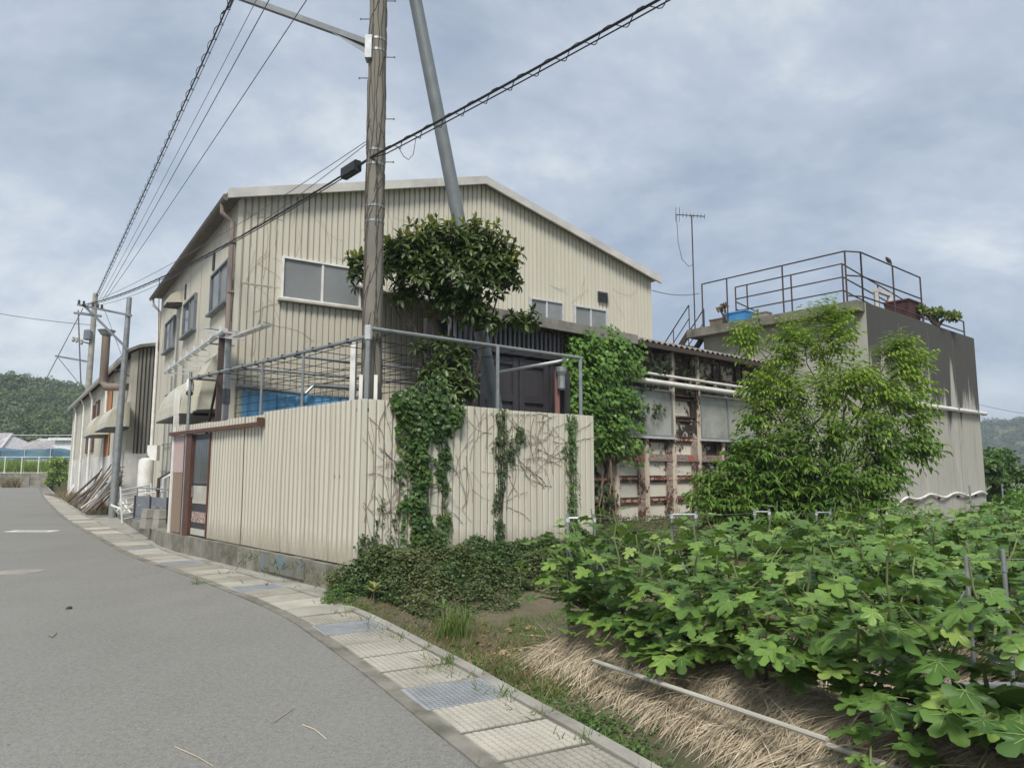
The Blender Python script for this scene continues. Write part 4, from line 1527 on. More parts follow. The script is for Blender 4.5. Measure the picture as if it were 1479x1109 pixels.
# door
dr = MB()
dr.fbox(FL, sD0 + 0.02, sD1 - 0.02, -0.03, 0.01, 0.36, zH - 0.09)
door = dr.build('door', M['dark_steel'], fen)
door['label'] = 'dark narrow door with ribbed glass and patterned lower plate'
w_ = sD1 - sD0
for f_ in range(6):
    a = sD0 + 0.07 + (w_ - 0.14) * f_ / 6
    MB().fbox(FL, a, a + (w_ - 0.14) / 6 - 0.012, 0.011, 0.022, 1.36, zH - 0.2).build('glass_slat', M['glass'], door)
MB().fbox(FL, sD0 + 0.08, sD1 - 0.08, 0.011, 0.02, 0.98, 1.32).build('door_panel', M['panel_light'], door)
MB().fbox(FL, sD0 + 0.08, sD1 - 0.08, 0.011, 0.02, 0.62, 0.82).build('pattern_plate', surf('pink_plate', (0.42, 0.33, 0.28), (0.16, 0.10, 0.09), 22, amount=0.9, contrast=(0.45, 0.55)), door)
MB().fbox(FL, sD0 + 0.05, sD1 - 0.05, 0.011, 0.02, 0.38, 0.5).build('kick_plate', M['panel_light'], door)
MB().fbox(FL, sD1 - 0.13, sD1 - 0.09, 0.022, 0.05, 1.1, 1.3).build('handle', M['galv'], door)
MB().fbox(FL, sD1, sP, -0.05, 0.07, 0.33, zH - 0.075).build('door_post', M['brown'], fen)
MB().fbox(FL, sD0 - 0.02, sD0 + 0.015, 0.0, 0.05, 0.33, zH - 0.075).build('door_post', M['brown'], fen)
zP = FL.hit(262, 680)[1]
clad(FL, sP + 0.01, sE_ - 0.03, 0.36, zP, M['brown_sheet'], fen, 'brown_sheet', 1.2, pitch=0.11, depth=0.02)
clad(FL, sP + 0.01, sE_ - 0.03, zP - 0.03, zH - 0.075, M['pink_sheet'], fen, 'pink_sheet', 1.2, pitch=0.11, depth=0.02, n0=0.01)
MB().fbox(FL, sE_ - 0.02, sE_ + 0.06, -0.04, 0.05, 0.3, FT + 0.75).build('end_post', M['white'], fen)

# footing of separate concrete blocks under the lane side
foot = thing('fence_footing', 'mossy concrete block footing under the lane side of the fence', 'wall', (F0.x, F0.y, 0))
n = 12
for i in range(n):
    a, b_ = -0.15 + (sE_ + 0.3) * i / n, -0.15 + (sE_ + 0.3) * (i + 1) / n
    j = random.uniform(-0.008, 0.012)
    mt = M['concrete_dirty']
    z1 = 0.345 + random.uniform(-0.012, 0.0)
    bb = MB()
    bb.fbox(FL, a + 0.004, b_ - 0.004, -0.12, 0.1 + j, -0.3, z1)
    o_ = bb.build('footing_block', mt, foot)
s_a, s_b = FL.sx(440, 0.1, 820), FL.sx(378, 0.1, 815)
MB().fbox(FL, s_a, s_b, 0.1, 0.122, 0.06, 0.3).build('blue_patch', surf('worn_blue_paint', (0.13, 0.19, 0.215), (0.17, 0.16, 0.135), 5, amount=1.0, contrast=(0.4, 0.5), rough=0.9), foot)['label'] = 'worn blue paint patch on the footing'

# kerb wall of the yard beyond the fence
kb = thing('kerb_wall', 'low weathered kerb wall along the yard past the door', 'wall', (FL.pt(7.4, 0, 0)))
ka, kc = FL.pt(sE_ + 0.16, 0.08, 0), G(160, 741, 0.0)
dk_ = (kc - ka)
Lk = dk_.length
KF = Fr(ka, (dk_.x / Lk, dk_.y / Lk), -1)
n = 11
for i in range(n):
    a, b_ = Lk * i / n, Lk * (i + 1) / n
    h = 0.33 - 0.02 * i + random.uniform(-0.02, 0.02)
    MB().fbox(KF, a + 0.006, b_ - 0.006, -0.2, random.uniform(0, 0.03), -0.2, h).build('kerb_block', M['concrete_dirty'], kb)

# ================================================================== PIPE TRELLIS OVER THE YARD
tre = thing('pipe_trellis', 'galvanised pipe frame strung with wires above the fence', 'trellis', (FR.pt(0.2, -0.3, 0.3)))
c0 = P(532, 474, 10.0)
TZr = c0.z
c1 = P(838, 520, 12.7)
c2 = P(275, 546, 14.7)
c1.z = c2.z = TZr
MB().tube([c0, c1 + (c1 - c0) * 0.01], 0.032, 8).build('rail', M['galv'], tre)
MB().tube([c0 - Vector((0, 0, 0.12)), c2 - Vector((0, 0, 0.12))], 0.032, 8).build('rail', M['galv'], tre)
for q, zb in ((c0, 0.3), (c1, 0.3), (c2, 0.3)):
    MB().tube([Vector((q.x, q.y, zb)), Vector((q.x, q.y, TZr + 0.03))], 0.034, 8).build('post', M['galv'], tre)
for f_ in (0.28, 0.5):
    q = lf(c0, c2, f_)
    MB().tube([Vector((q.x, q.y, 0.3)), Vector((q.x, q.y, TZr - 0.12))], 0.022, 6).build('post', M['galv'], tre)
wpost = P(510, 540, 11.2)
MB().bar((wpost.x, wpost.y, 0.3), (wpost.x, wpost.y, P(510, 492, 11.2).z), 0.1, 0.08).build('white_post', M['white'], tre)
cl = MB()
cl.lathe(c0 - Vector((0, 0, 0.16)), [(0.05, 0), (0.05, 0.2)], 8)
cl.build('clamp', M['galv_pale'], tre)
for q in range(12):
    p_ = lf(c0, c2, (q + 1) / 13) - Vector((0, 0, 0.12))
    MB().tube([p_ - Vector((0.02, 0.02, 0.0)), p_ + Vector((0.025, 0.025, 0.0))], 0.042, 6).build('pipe_band', M['black'], tre)
# cross pipes and wires running back towards the factory
b1 = c2 + (c1 - c0)
for f_ in (0.33, 0.62):
    a = lf(c0, c2, f_) - Vector((0, 0, 0.15))
    e_ = a + (c1 - c0) * 0.85
    MB().tube([a, e_], 0.022, 6).build('cross_pipe', M['galv'], tre)
MB().tube([c2 - Vector((0, 0, 0.1)), c2 + (c1 - c0) * 0.9 - Vector((0, 0, 0.1))], 0.035, 6).build('cross_pipe', M['galv'], tre)
MB().tube([lf(c0, c1, 0.55) - Vector((0, 0, 0.3)) + BL.d * 1.5 - Vector((0, 0, 0.1)), lf(c0, c1, 0.93) - Vector((0, 0, 0.06))], 0.028, 6).build('cross_pipe', M['galv_pale'], tre)
q = lf(c0, c1, 0.55)
MB().tube([Vector((q.x, q.y, 0.3)) + FR.n * 0.02, Vector((q.x, q.y, TZr)) + FR.n * 0.02], 0.03, 8).build('post', M['galv'], tre)
for w_i in range(9):
    t = (w_i + 0.5) / 9
    a = lf(c0, c2, t) - Vector((0, 0, 0.08))
    e_ = a + (c1 - c0) * 0.98
    mid = lf(a, e_, 0.5) - Vector((0, 0, 0.06))
    MB().tube([a, mid, e_], 0.0065, 4, cap=False).build('wire', M['cable'], tre)
for w_i in range(6):
    t = (w_i + 0.6) / 6.5
    a = lf(c0, c1, t * 0.9) - Vector((0, 0, 0.04))
    e_ = a + (c2 - c0)
    MB().tube([a, lf(a, e_, 0.5) - Vector((0, 0, 0.07)), e_], 0.0065, 4, cap=False).build('wire', M['cable'], tre)
for w_i in range(5):
    z = TZr - 0.3 - w_i * 0.16
    a, e_ = Vector((c0.x, c0.y, z)), Vector((c2.x, c2.y, z))
    a += FR.d * 0.9
    e_ += FR.d * 0.9
    MB().tube([a, e_], 0.0065, 4, cap=False).build('wire', M['cable'], tre)

# solar lamp on its pale post
sl_p = P(324, 600, 14.4)
sol = thing('solar_light', 'solar lamp panel on a pale blue-grey post behind the fence', 'lamp', (sl_p.x, sl_p.y, 0.3))
ztop = P(330, 487, 14.4).z
MB().tube([(sl_p.x, sl_p.y, 0.3), (sl_p.x, sl_p.y, ztop)], 0.075, 10).build('post', M['galv_pale'], sol, smooth=True)
MB().lathe((sl_p.x, sl_p.y, ztop - 1.35), [(0.1, 0), (0.1, 0.3)], 10).build('collar', M['grey_paint'], sol)
c_ = Vector((sl_p.x, sl_p.y, ztop + 0.08))
for dx, tl, nm_ in ((-0.1, 0.1, 'solar_panel'), (0.42, -0.35, 'solar_panel')):
    p_ = c_ + Vector((dx, 0.05, 0.05))
    pn = MB()
    pn.box(-0.36, 0.36, -0.3, 0.3, -0.015, 0.015)
    o_ = pn.build(nm_, M['solar'], sol)
    o_.matrix_basis = Matrix.Translation(p_) @ Matrix.Rotation(0.2, 4, 'X') @ Matrix.Rotation(tl, 4, 'Y')
    fr2 = MB()
    for a, b_ in ((-0.37, -0.35), (0.35, 0.37)):
        fr2.box(a, b_, -0.31, 0.31, -0.02, 0.02)
    fr2.box(-0.37, 0.37, -0.31, -0.29, -0.019, 0.019)
    fr2.box(-0.37, 0.37, 0.29, 0.31, -0.019, 0.019)
    f2 = fr2.build('panel_frame', M['galv_pale'])
    f2.parent = o_
MB().bar(c_ + Vector((-0.2, 0.05, 0.02)), c_ + Vector((0.35, 0.05, 0.02)), 0.05, 0.04).build('bracket', M['galv'], sol)

# camera on a short pole by the door
cq = P(272, 600, 14.75)
cc = thing('security_camera', 'white domed camera on a thin pole above the door', 'camera', (cq.x, cq.y, 0.3))
zc_ = P(272, 566, 14.75).z
MB().tube([(cq.x, cq.y, 0.3), (cq.x, cq.y, zc_)], 0.028, 8).build('pole', M['galv'], cc)
MB().lathe((cq.x, cq.y, zc_), [(0.03, 0), (0.075, 0.02), (0.08, 0.1), (0.078, 0.16), (0.06, 0.25), (0.02, 0.3)], 12).build('housing', M['white'], cc, smooth=True)
MB().lathe((cq.x, cq.y, zc_ - 0.06), [(0.02, -0.03), (0.06, 0.0), (0.072, 0.055)], 12).build('dome', M['black'], cc, smooth=True)

# ================================================================== POLES AND CABLES
POLE_Y = 10.3
pb = P(538, 570, POLE_Y)
pole = thing('utility_pole', 'thick concrete utility pole wrapped in dry vine stems', 'pole', (pb.x, pb.y, 0.3))
ptop = Vector((P(546, 0, POLE_Y).x - 0.02, POLE_Y, 13.5))
pbot = Vector((pb.x, POLE_Y, 0.2))


def pole_at(z):
    t = (z - pbot.z) / (ptop.z - pbot.z)
    return pbot + (ptop - pbot) * t, 0.152 - 0.035 * t


sg = [0.2, 1.5, 3, 5, 7, 9, 11, 13.5]
MB().tube([pole_at(z)[0] for z in sg], [pole_at(z)[1] for z in sg], 20).build('shaft', surf('pole_concrete', (0.20, 0.187, 0.16), (0.13, 0.12, 0.10), 3, (1, 1, 0.5), 0.6, rough=0.95, fine=70), pole, smooth=True)
vs_ = MB()
rv = random.Random(11)
for k in range(46):
    z = rv.uniform(2.4, 9.0)
    a = rv.uniform(0, 6.28)
    pts = []
    sp = rv.choice([-1, 1]) * rv.uniform(0.5, 2.4)
    for q in range(9):
        c_, rr = pole_at(z)
        pts.append(c_ + Vector((math.cos(a), math.sin(a), 0)) * (rr + 0.006))
        z += rv.uniform(0.06, 0.16)
        a += sp * rv.uniform(0.05, 0.22)
    vs_.tube(pts, 0.0055, 3, cap=False)
for k in range(5):
    a = -1.57 + rv.uniform(-1.3, 1.3)
    z = 2.2
    pts = []
    while z < 9.4:
        c_, rr = pole_at(z)
        pts.append(c_ + Vector((math.cos(a), math.sin(a), 0)) * (rr + 0.008))
        z += 0.16
        a += rv.uniform(-0.14, 0.14)
    vs_.tube(pts, 0.0055, 4, cap=False)
vs_.build('vine_stem', surf('pole_vine', (0.09, 0.075, 0.055), None, 9), pole)
for q, (px, py) in enumerate(((527, 29), (563, 3), (563, 84), (520, 114), (563, 173), (556, 235))):
    z = P(px, py, POLE_Y).z
    c_, rr = pole_at(z)
    sgn = 1 if px > 545 else -1
    stp = MB()
    stp.tube([c_ + Vector((sgn * rr * 0.9, -0.02, 0)), c_ + Vector((sgn * (rr + 0.13), -0.02, 0))], 0.009, 6)
    stp.tube([c_ + Vector((sgn * (rr + 0.125), -0.02, 0)), c_ + Vector((sgn * (rr + 0.14), -0.02, 0))], 0.018, 6)
    stp.build('step_bolt', M['galv'], pole)
for py in (61, 77, 220, 240, 300, 322):
    z = P(540, py, POLE_Y).z
    c_, rr = pole_at(z)
    MB().lathe(c_, [(rr + 0.006, -0.018), (rr + 0.006, 0.018)], 18).build('band', M['galv'], pole)
arm = MB()
aA, aB = P(530, 62, POLE_Y - 0.12), P(352, -2, POLE_Y - 0.12)
ext = aB + (aB - aA) * 0.25
arm.bar(aA, ext, 0.07, 0.085)
arm.hexa([aA + Vector((0, -0.03, -0.2)), aA + Vector((-0.01, -0.03, -0.2)) + Vector((0.02, 0, 0)), lf(aA, aB, 0.3) + Vector((0.02, -0.03, -0.04)), lf(aA, aB, 0.3) + Vector((0, -0.03, -0.04)),
          aA + Vector((0, 0.03, 0.0)), aA + Vector((0.01, 0.03, 0.0)), lf(aA, aB, 0.3) + Vector((0.02, 0.03, 0.0)), lf(aA, aB, 0.3) + Vector((0, 0.03, 0.0))])
arm.build('bracket_arm', M['grey_paint'], pole)  # darker grey carries the arm's backlit shade in its colour
MB().box(aA.x - 0.02, aA.x + 0.08, aA.y - 0.05, aA.y + 0.12, aA.z - 0.26, aA.z + 0.1).build('arm_bracket', M['galv'], pole)
for dx, py in ((-0.12, 590), (0.09, 580)):
    c_, rr = pole_at(2.75)
    MB().box(c_.x + dx - 0.025, c_.x + dx + 0.025, c_.y - rr - 0.03, c_.y - rr - 0.012, 2.35, 2.95).build('plate', M['white'], pole)

st_ = thing('strut_pole', 'leaning galvanised steel pole bracing the utility pole', 'pole', P(718, 600, 12.7))
sA, sB = P(715, 585, 12.7), P(600, 0, 11.6)
dS = sB - sA
bot = sA - dS * ((sA.z - 0.2) / dS.z)
tp = sA + dS * 1.25
MB().tube([bot, sA, sB, tp], [0.137, 0.126, 0.11, 0.105], 16).build('tube', surf('dull_galvanised', (0.20, 0.22, 0.225), (0.13, 0.14, 0.14), 5, (1, 1, 0.6), rough=0.5, metal=0.3), st_, smooth=True)
q = sA + dS * 0.19
MB().tube([q - dS.normalized() * 0.03, q + dS.normalized() * 0.03], 0.137, 14).build('band', M['rust'], st_)


def cable(name, label, pts, r, mt, sag=0.0, n=24, group=None):
    out = []
    A_, B_ = Vector(pts[0]), Vector(pts[-1])
    if len(pts) == 2:
        for i in range(n + 1):
            t = i / n
            out.append(A_ + (B_ - A_) * t - Vector((0, 0, sag * 4 * t * (1 - t))))
    else:
        out = [Vector(q) for q in pts]
    bld = MB()
    bld.tube(out, r, 5)
    return tag(bld.build(name, mt), label, 'cable', group), out


def spiral(path, off, rad, pitch, r, parent, mt):
    bld = MB()
    L = 0.0
    pts = []
    for a, b_ in zip(path, path[1:]):
        d = b_ - a
        l = d.length
        dn = d.normalized()
        s = dn.cross(Vector((0, 0, 1))).normalized()
        u = s.cross(dn)
        k = max(2, int(l / (pitch / 9)))
        for i in range(k):
            ph = (L + l * i / k) / pitch * 2 * math.pi
            pts.append(a + d * (i / k) + u * (rad * math.sin(ph) - off) + s * (rad * math.cos(ph)))
        L += l
    bld.tube(pts, r, 4, cap=False)
    return bld.build('spiral_hanger', mt, parent)


hang = P(538, 226, POLE_Y - 0.16)
far_r = P(940, 0, 7.0)
end_r = hang + (far_r - hang) * 1.7
o_, path = cable('bundled_cable', 'thick spiral-lashed cable running up to the right from the pole', [hang, end_r], 0.017, M['cable'], 0.05)
low = [q - Vector((0, 0, 0.07)) for q in path]
low[0] = path[0] - Vector((0, 0, 0.02))
MB().tube(low, 0.009, 5).build('lower_cable', M['cable'], o_)
spiral(path[1:], 0.04, 0.055, 0.42, 0.006, o_, M['cable'])
lp = MB()
qa, qb = P(575, 212, POLE_Y - 0.25), P(601, 198, POLE_Y - 0.35)
lp.tube([qa, P(583, 226, POLE_Y - 0.25), P(590, 231, POLE_Y - 0.27), P(597, 223, POLE_Y - 0.3), qb], 0.006, 4)
lp.build('slack_loop', M['wire'], o_)

far_l = P(118, 441, 25.3)
bx = P(503, 257, POLE_Y + 0.35)
o_, path = cable('bundled_cable', 'black cable sagging left from the pole past the factory eaves', [hang, far_l], 0.016, M['cable'], 0.35)
MB().tube([q - Vector((0, 0, 0.05 if 0 < i < 24 else 0.01)) for i, q in enumerate(path)], 0.009, 5).build('lower_cable', M['cable'], o_)
spiral(path[2:], 0.02, 0.035, 0.5, 0.004, o_, M['cable'])
d_ = (path[2] - path[1]).normalized()
cbx = lf(path[0], path[1], 0.75)
u_ = Vector((0, 0, 0.0))
bx_ = MB()
bx_.bar(cbx - d_ * 0.2, cbx + d_ * 0.22, 0.13, 0.14)
bx_.bar(cbx - d_ * 0.21, cbx + d_ * 0.23, 0.1, 0.17)
bx_.build('splice_box', M['black'], o_)
for k, (p0, p1, sg_) in enumerate(((P(528, 205, POLE_Y - 0.1), P(120, 441, 25.3), 0.25), (P(528, 209, POLE_Y - 0.1), P(124, 443, 25.3), 0.55))):
    cable('thin_wire', ['upper thin wire leaving the concrete pole beside the black cable', 'lower thin wire leaving the concrete pole beside the black cable'][k], [p0, p1], 0.006, M['wire'], sg_)
tops = [((329, 0), (139, 428), 0.012, 'cable', 'spiral-lashed overhead cable nearest the lane'),
        ((334, 0), (141, 430), 0.006, 'wire', 'thin overhead wire hugging the spiral-lashed cable'),
        ((366, 0), (144, 432), 0.005, 'wire', 'pale thin overhead wire second from the lashed cable'),
        ((384, 0), (148, 434), 0.0075, 'wire', 'overhead wire third from the lashed cable'),
        ((437, 0), (150, 436), 0.0075, 'wire', 'overhead wire closest to the factory roof')]
for k, (a, b_, r_, mt, lab) in enumerate(tops):
    A_, B_ = P(a[0], a[1], POLE_Y - 0.5), P(b_[0], b_[1], 25.3)
    A2 = A_ + (A_ - B_) * 0.5
    o_, path = cable('overhead_cable', lab, [A2, B_], r_, M[mt], 0.12, 30)
    if k == 0:
        spiral(path[6:], 0.03, 0.045, 0.42, 0.006, o_, M['cable'])
        jn = MB()
        qj = lf(A_, B_, 0.02)
        jn.tube([qj, qj + Vector((0.12, 0, 0.12)), qj + Vector((0.3, -0.1, 0.5))], 0.012, 5)
        jn.build('branch_lead', M['cable'], o_)

# galvanised pole with cross arms in front of the warehouse
gq = P(163, 733, 25.3)
gp = thing('galvanised_pole', 'tall plain galvanised pole at the kerb before the warehouse', 'pole', (gq.x, gq.y, gq.z))
gt_ = P(187, 430, 25.3)
MB().tube([(gq.x, gq.y, gq.z - 0.3), gt_], [0.135, 0.085], 14).build('shaft', M['galv'], gp, smooth=True)
for a, b_ in (((112, 440), (190, 456)), ((107, 452), (146, 457)), ((120, 440), (186, 506))):
    MB().bar(P(a[0], a[1], 25.2), P(b_[0], b_[1], 25.2), 0.07, 0.07).build('cross_arm', M['grey_paint'], gp)
for px in (114, 121, 134, 141, 147):
    q = P(px, 441 + (px - 112) * 0.2 - 2, 25.2)
    ins = MB()
    ins.lathe(q, [(0.03, 0), (0.055, 0.03), (0.03, 0.07), (0.05, 0.1), (0.02, 0.16)], 8)
    ins.build('insulator', M['black'], gp)

fp = P(133, 560, 52.0)
fpl = thing('distant_utility_pole', 'distant concrete utility pole with transformer behind the warehouse', 'pole', (fp.x, fp.y, 0))
ftop = P(138, 424, 52.0)
MB().tube([(fp.x - 0.3, fp.y, 0), ftop], [0.26, 0.17], 10).build('shaft', M['concrete'], fpl, smooth=True)
MB().bar(P(80, 514, 52), P(131, 523, 52), 0.12, 0.12).build('cross_arm', M['grey_paint'], fpl)
MB().bar(P(106, 490, 52), P(132, 497, 52), 0.1, 0.1).build('cross_arm', M['grey_paint'], fpl)
MB().bar(P(118, 452, 52), P(146, 456, 52), 0.1, 0.1).build('cross_arm', M['grey_paint'], fpl)
c_ = P(127, 484, 51.7)
MB().lathe(c_ - Vector((0, 0, 0.35)), [(0.25, 0), (0.28, 0.05), (0.28, 0.65), (0.22, 0.72), (0.05, 0.78)], 10).build('transformer', M['grey_paint'], fpl)
for px, py in ((106, 488), (111, 489), (118, 492)):
    ins = MB()
    ins.lathe(P(px, py, 52) - Vector((0, 0, 0.3)), [(0.05, 0), (0.12, 0.1), (0.08, 0.25), (0.1, 0.35)], 8)
    ins.build('insulator', M['panel_light'], fpl)
dws = [(((113, 448), (117, 560)), 'drooping lead hanging down beside the distant pole', 0.05), (((120, 445), (60, 560)), 'stay wire slanting left from the cross arm', 0.03),
       (((82, 514), (116, 556)), 'lower stay wire slanting to the distant pole foot', 0.03), (((150, 445), (186, 540)), 'stay wire slanting right towards the galvanised pole', 0.02)]
for (a, b_), lab, r_ in dws:
    cable('stay_wire', lab, [P(a[0], a[1], 51.5), P(b_[0], b_[1], 51.5)], r_, M['wire'], 0.0, 4)
# far power lines right and left
for k, (a, b_, lab) in enumerate((((1405, 582), (1540, 604), 'upper faint power line right of the tower'), ((1405, 600), (1540, 622), 'lower faint power line right of the tower'))):
    cable('power_line', lab, [P(a[0], a[1], 160), P(b_[0], b_[1], 160)], 0.05, M['wire'], 0.5, 6)
cable('power_line', 'faint power line crossing the wooded hill', [P(-40, 627, 96), P(120, 628, 96)], 0.05, M['galv_pale'], 0.1, 6)
cable('power_line', 'faint power line just above the hilltop', [P(-40, 446, 150), P(140, 470, 150)], 0.07, M['wire'], 0.4, 6)
cable('service_wire', 'thin wire from the antenna mast towards the factory', [P(1010, 424, 24), BR.pt(GW, 0.1, EZ - 0.4)], 0.012, M['wire'], 0.1, 8)
q0_ = BL.pt(SLEN - 0.1, 0.4, EZ - 0.25)
cable('service_wire', 'short lead from the black cable down to the factory eaves', [P(230, 403, 21.6), BL.pt(SLEN - 0.4, 0.1, EZ - 2.0)], 0.012, M['wire'], 0.0, 6)


# ================================================================== PLANTS
def leaf_tmpl(kind):
    """Flat-ish leaf templates, unit length along +y, upper side +z."""
    if kind == 'lance':         # folded lance leaf, drooping tip
        v = [(0, 0, 0), (-0.18, 0.35, 0.05), (0, 0.4, -0.02), (0.18, 0.35, 0.05), (-0.13, 0.7, -0.03), (0, 0.72, -0.1), (0.13, 0.7, -0.03), (0, 1.0, -0.28)]
        f = [(0, 2, 1), (0, 3, 2), (1, 2, 5, 4), (2, 3, 6, 5), (4, 5, 7), (5, 6, 7)]
    elif kind == 'loquat':
        v = [(0, 0, 0), (-0.10, 0.25, 0.03), (0, 0.27, -0.015), (0.10, 0.25, 0.03), (-0.17, 0.55, 0.03), (0, 0.57, -0.05), (0.17, 0.55, 0.03),
             (-0.13, 0.82, -0.05), (0, 0.84, -0.11), (0.13, 0.82, -0.05), (0, 1.0, -0.2)]
        f = [(0, 2, 1), (0, 3, 2), (1, 2, 5, 4), (2, 3, 6, 5), (4, 5, 8, 7), (5, 6, 9, 8), (7, 8, 10), (8, 9, 10)]
    elif kind == 'ivy':
        v = [(0, 0, 0), (-0.38, 0.05, -0.03), (-0.46, 0.5, -0.06), (-0.16, 0.62, 0.0), (0, 1.0, -0.12), (0.16, 0.62, 0.0), (0.46, 0.5, -0.06), (0.38, 0.05, -0.03), (0, 0.35, 0.05)]
        f = [(8, 0, 1), (8, 1, 2), (8, 2, 3), (8, 3, 4), (8, 4, 5), (8, 5, 6), (8, 6, 7), (8, 7, 0)]
    elif kind == 'small':
        v = [(0, 0, 0), (-0.3, 0.45, 0.05), (0, 1.0, -0.08), (0.3, 0.45, 0.05)]
        f = [(0, 2, 1), (0, 3, 2)]
    elif kind == 'blade':
        v = [(-0.02, 0, 0), (0.02, 0, 0), (0.016, 0.5, -0.06), (-0.016, 0.5, -0.06), (0, 1.0, -0.25)]
        f = [(0, 1, 2, 3), (3, 2, 4)]
    return np.array(v, float), f


TM = {k: leaf_tmpl(k) for k in ('lance', 'loquat', 'ivy', 'small', 'blade')}


def rand_dirs(n, up=0.0):
    d = rng.normal(size=(n, 3))
    d[:, 2] += up
    return nrm(d)


def limbs(name, paths, mt, parent, n=7):
    bld = MB()
    for pts, r0, r1 in paths:
        k = len(pts)
        bld.tube(pts, [r0 + (r1 - r0) * i / (k - 1) for i in range(k)], n)
    return bld.build(name, mt, parent, smooth=True)


def bend(a, b_, sag, n=6, wob=0.03, rr=random):
    a, b_ = Vector(a), Vector(b_)
    L = (b_ - a).length
    out = []
    for i in range(n + 1):
        t = i / n
        w = Vector((rr.uniform(-1, 1), rr.uniform(-1, 1), rr.uniform(-1, 1))) * wob * L * (0 if i in (0, n) else 1)
        out.append(a + (b_ - a) * t + Vector((0, 0, sag * 4 * t * (1 - t))) + w)
    return out


# ---------------- feathery bright tree before the tower
def feather_tree():
    rr = random.Random(21)
    base = P(1185, 768, 16.2)
    base.z = gz(base.x, base.y)
    t = thing('broadleaf_tree', 'bright green multi-stemmed tree with drooping sprays before the tower', 'tree', base)
    # crown blobs read from the outline: (px, py, radius px, depth)
    blobs = [(1203, 457, 11, 16.4), (1178, 463, 12, 16.4), (1092, 478, 12, 16.5), (1290, 503, 12, 16.5), (1318, 520, 12, 16.6), (1190, 500, 42, 16.3), (1150, 520, 45, 16.4), (1120, 560, 45, 16.2), (1215, 555, 55, 16.0), (1165, 575, 55, 15.7), (1090, 495, 22, 16.5), (1200, 470, 18, 16.4), (1155, 487, 24, 16.4),
             (1260, 575, 45, 16.3), (1295, 540, 28, 16.6), (1285, 515, 24, 16.5), (1300, 590, 36, 16.3), (1110, 610, 40, 15.9), (1180, 630, 55, 15.3), (1245, 625, 45, 15.6),
             (1300, 640, 32, 16.0), (1265, 660, 35, 15.9), (1100, 655, 38, 15.6), (1130, 670, 55, 15.1), (1190, 690, 50, 15.0), (1070, 690, 38, 15.4), (1110, 715, 50, 14.9),
             (1170, 735, 50, 14.9), (1060, 735, 32, 15.1), (1035, 732, 22, 15.1), (1095, 745, 40, 14.7), (1140, 755, 36, 14.8), (1205, 755, 30, 15.0), (1315, 610, 22, 16.2), (1325, 655, 14, 16.2), (1230, 700, 35, 15.4), (1250, 730, 30, 15.5), (1040, 705, 25, 15.4), (1320, 560, 14, 16.5), (1265, 695, 25, 15.6),
             (1130, 700, 50, 16.6), (1200, 720, 50, 16.6)]
    axis = Vector((base.x + 0.1, base.y, 0))
    paths, leaves_p, leaves_d, leaves_n, leaves_s, young = [], [], [], [], [], []
    stems = []
    for k in range(6):
        a = rr.uniform(0, 6.28)
        top_p = Vector((base.x + 0.9 * math.cos(a), base.y + 0.7 * math.sin(a), rr.uniform(2.6, 4.0)))
        pth = bend(base + Vector((0.15 * math.cos(a), 0.15 * math.sin(a), -0.1)), top_p, 0.15, 7, 0.04, rr)
        stems.append(pth)
        paths.append((pth, rr.uniform(0.045, 0.07), 0.02))
    for px, py, rpx, Y in blobs:
        c_ = P(px, py, Y)
        rad = rpx * 0.86 * Y / FPX
        st = min(stems, key=lambda s: min((q - c_).length for q in s))
        j = min(range(len(st)), key=lambda i: (st[i] - c_).length + 0.35 * abs(i - len(st) * 0.5))
        j = max(1, j - 1)
        paths.append((bend(st[j], c_, 0.12, 5, 0.05, rr), 0.02, 0.008))
        ns = int(18 + 140 * (rad / 0.75) ** 2)
        for q in range(ns):
            d = Vector((rr.gauss(0, 1), rr.gauss(0, 1), rr.gauss(0.25, 0.7))).normalized()
            s0 = c_ + d * rad * rr.uniform(0.15, 0.75)
            out = (s0 - Vector((axis.x, axis.y, s0.z * 0.75 + 0.5)))
            out.z *= 0.35
            out = (out.normalized() * 0.8 + d * 0.8 + Vector((0, 0, 0.05))).normalized()
            L = rr.uniform(0.32, 0.6)
            e_ = s0 + out * L + Vector((0, 0, -0.06 * L))
            if rr.random() < 0.12:
                paths.append(([s0, lf(s0, e_, 0.5) + Vector((0, 0, 0.02)), e_], 0.006, 0.002))
            side = out.cross(Vector((0, 0, 1))).normalized()
            nl = int(L / 0.058)
            for i in range(nl):
                f_ = (i + 0.5) / nl
                p_ = lf(s0, e_, f_) + Vector((0, 0, 0.03 * math.sin(math.pi * f_)))
                sg_ = 1 if i % 2 else -1
                ld = (side * sg_ * 0.75 + out * 0.65 + Vector((0, 0, -0.42 + rr.uniform(-0.2, 0.2)))).normalized()
                ln = (Vector((0, 0, 1)) + side * sg_ * 0.25 + Vector((rr.uniform(-.3, .3), rr.uniform(-.3, .3), 0))).normalized()
                leaves_p.append(p_)
                leaves_d.append(ld)
                leaves_n.append(ln)
                leaves_s.append(rr.uniform(0.125, 0.2) * (1.1 if py > 640 else 0.92))
                young.append(s0.z > 2.7 + rr.uniform(-0.6, 0.9))
    limbs('trunk', paths[:6], M['bark'], t)
    limbs('branch', paths[6:], M['bark'], t, 4)['kind'] = 'stuff'
    pos = np.array([tuple(q) for q in leaves_p])
    m3 = frames(np.array([tuple(q) for q in leaves_d]), np.array([tuple(q) for q in leaves_n]), leaves_s)
    yg = np.array(young)
    scatter('crown', *TM['lance'], m3[~yg], pos[~yg], M['feather'], t)['kind'] = 'stuff'
    scatter('young_lit_crown', *TM['lance'], m3[yg], pos[yg], M['feather_new_lit'], t)['kind'] = 'stuff'
    return len(pos)


N_FEATHER = feather_tree()


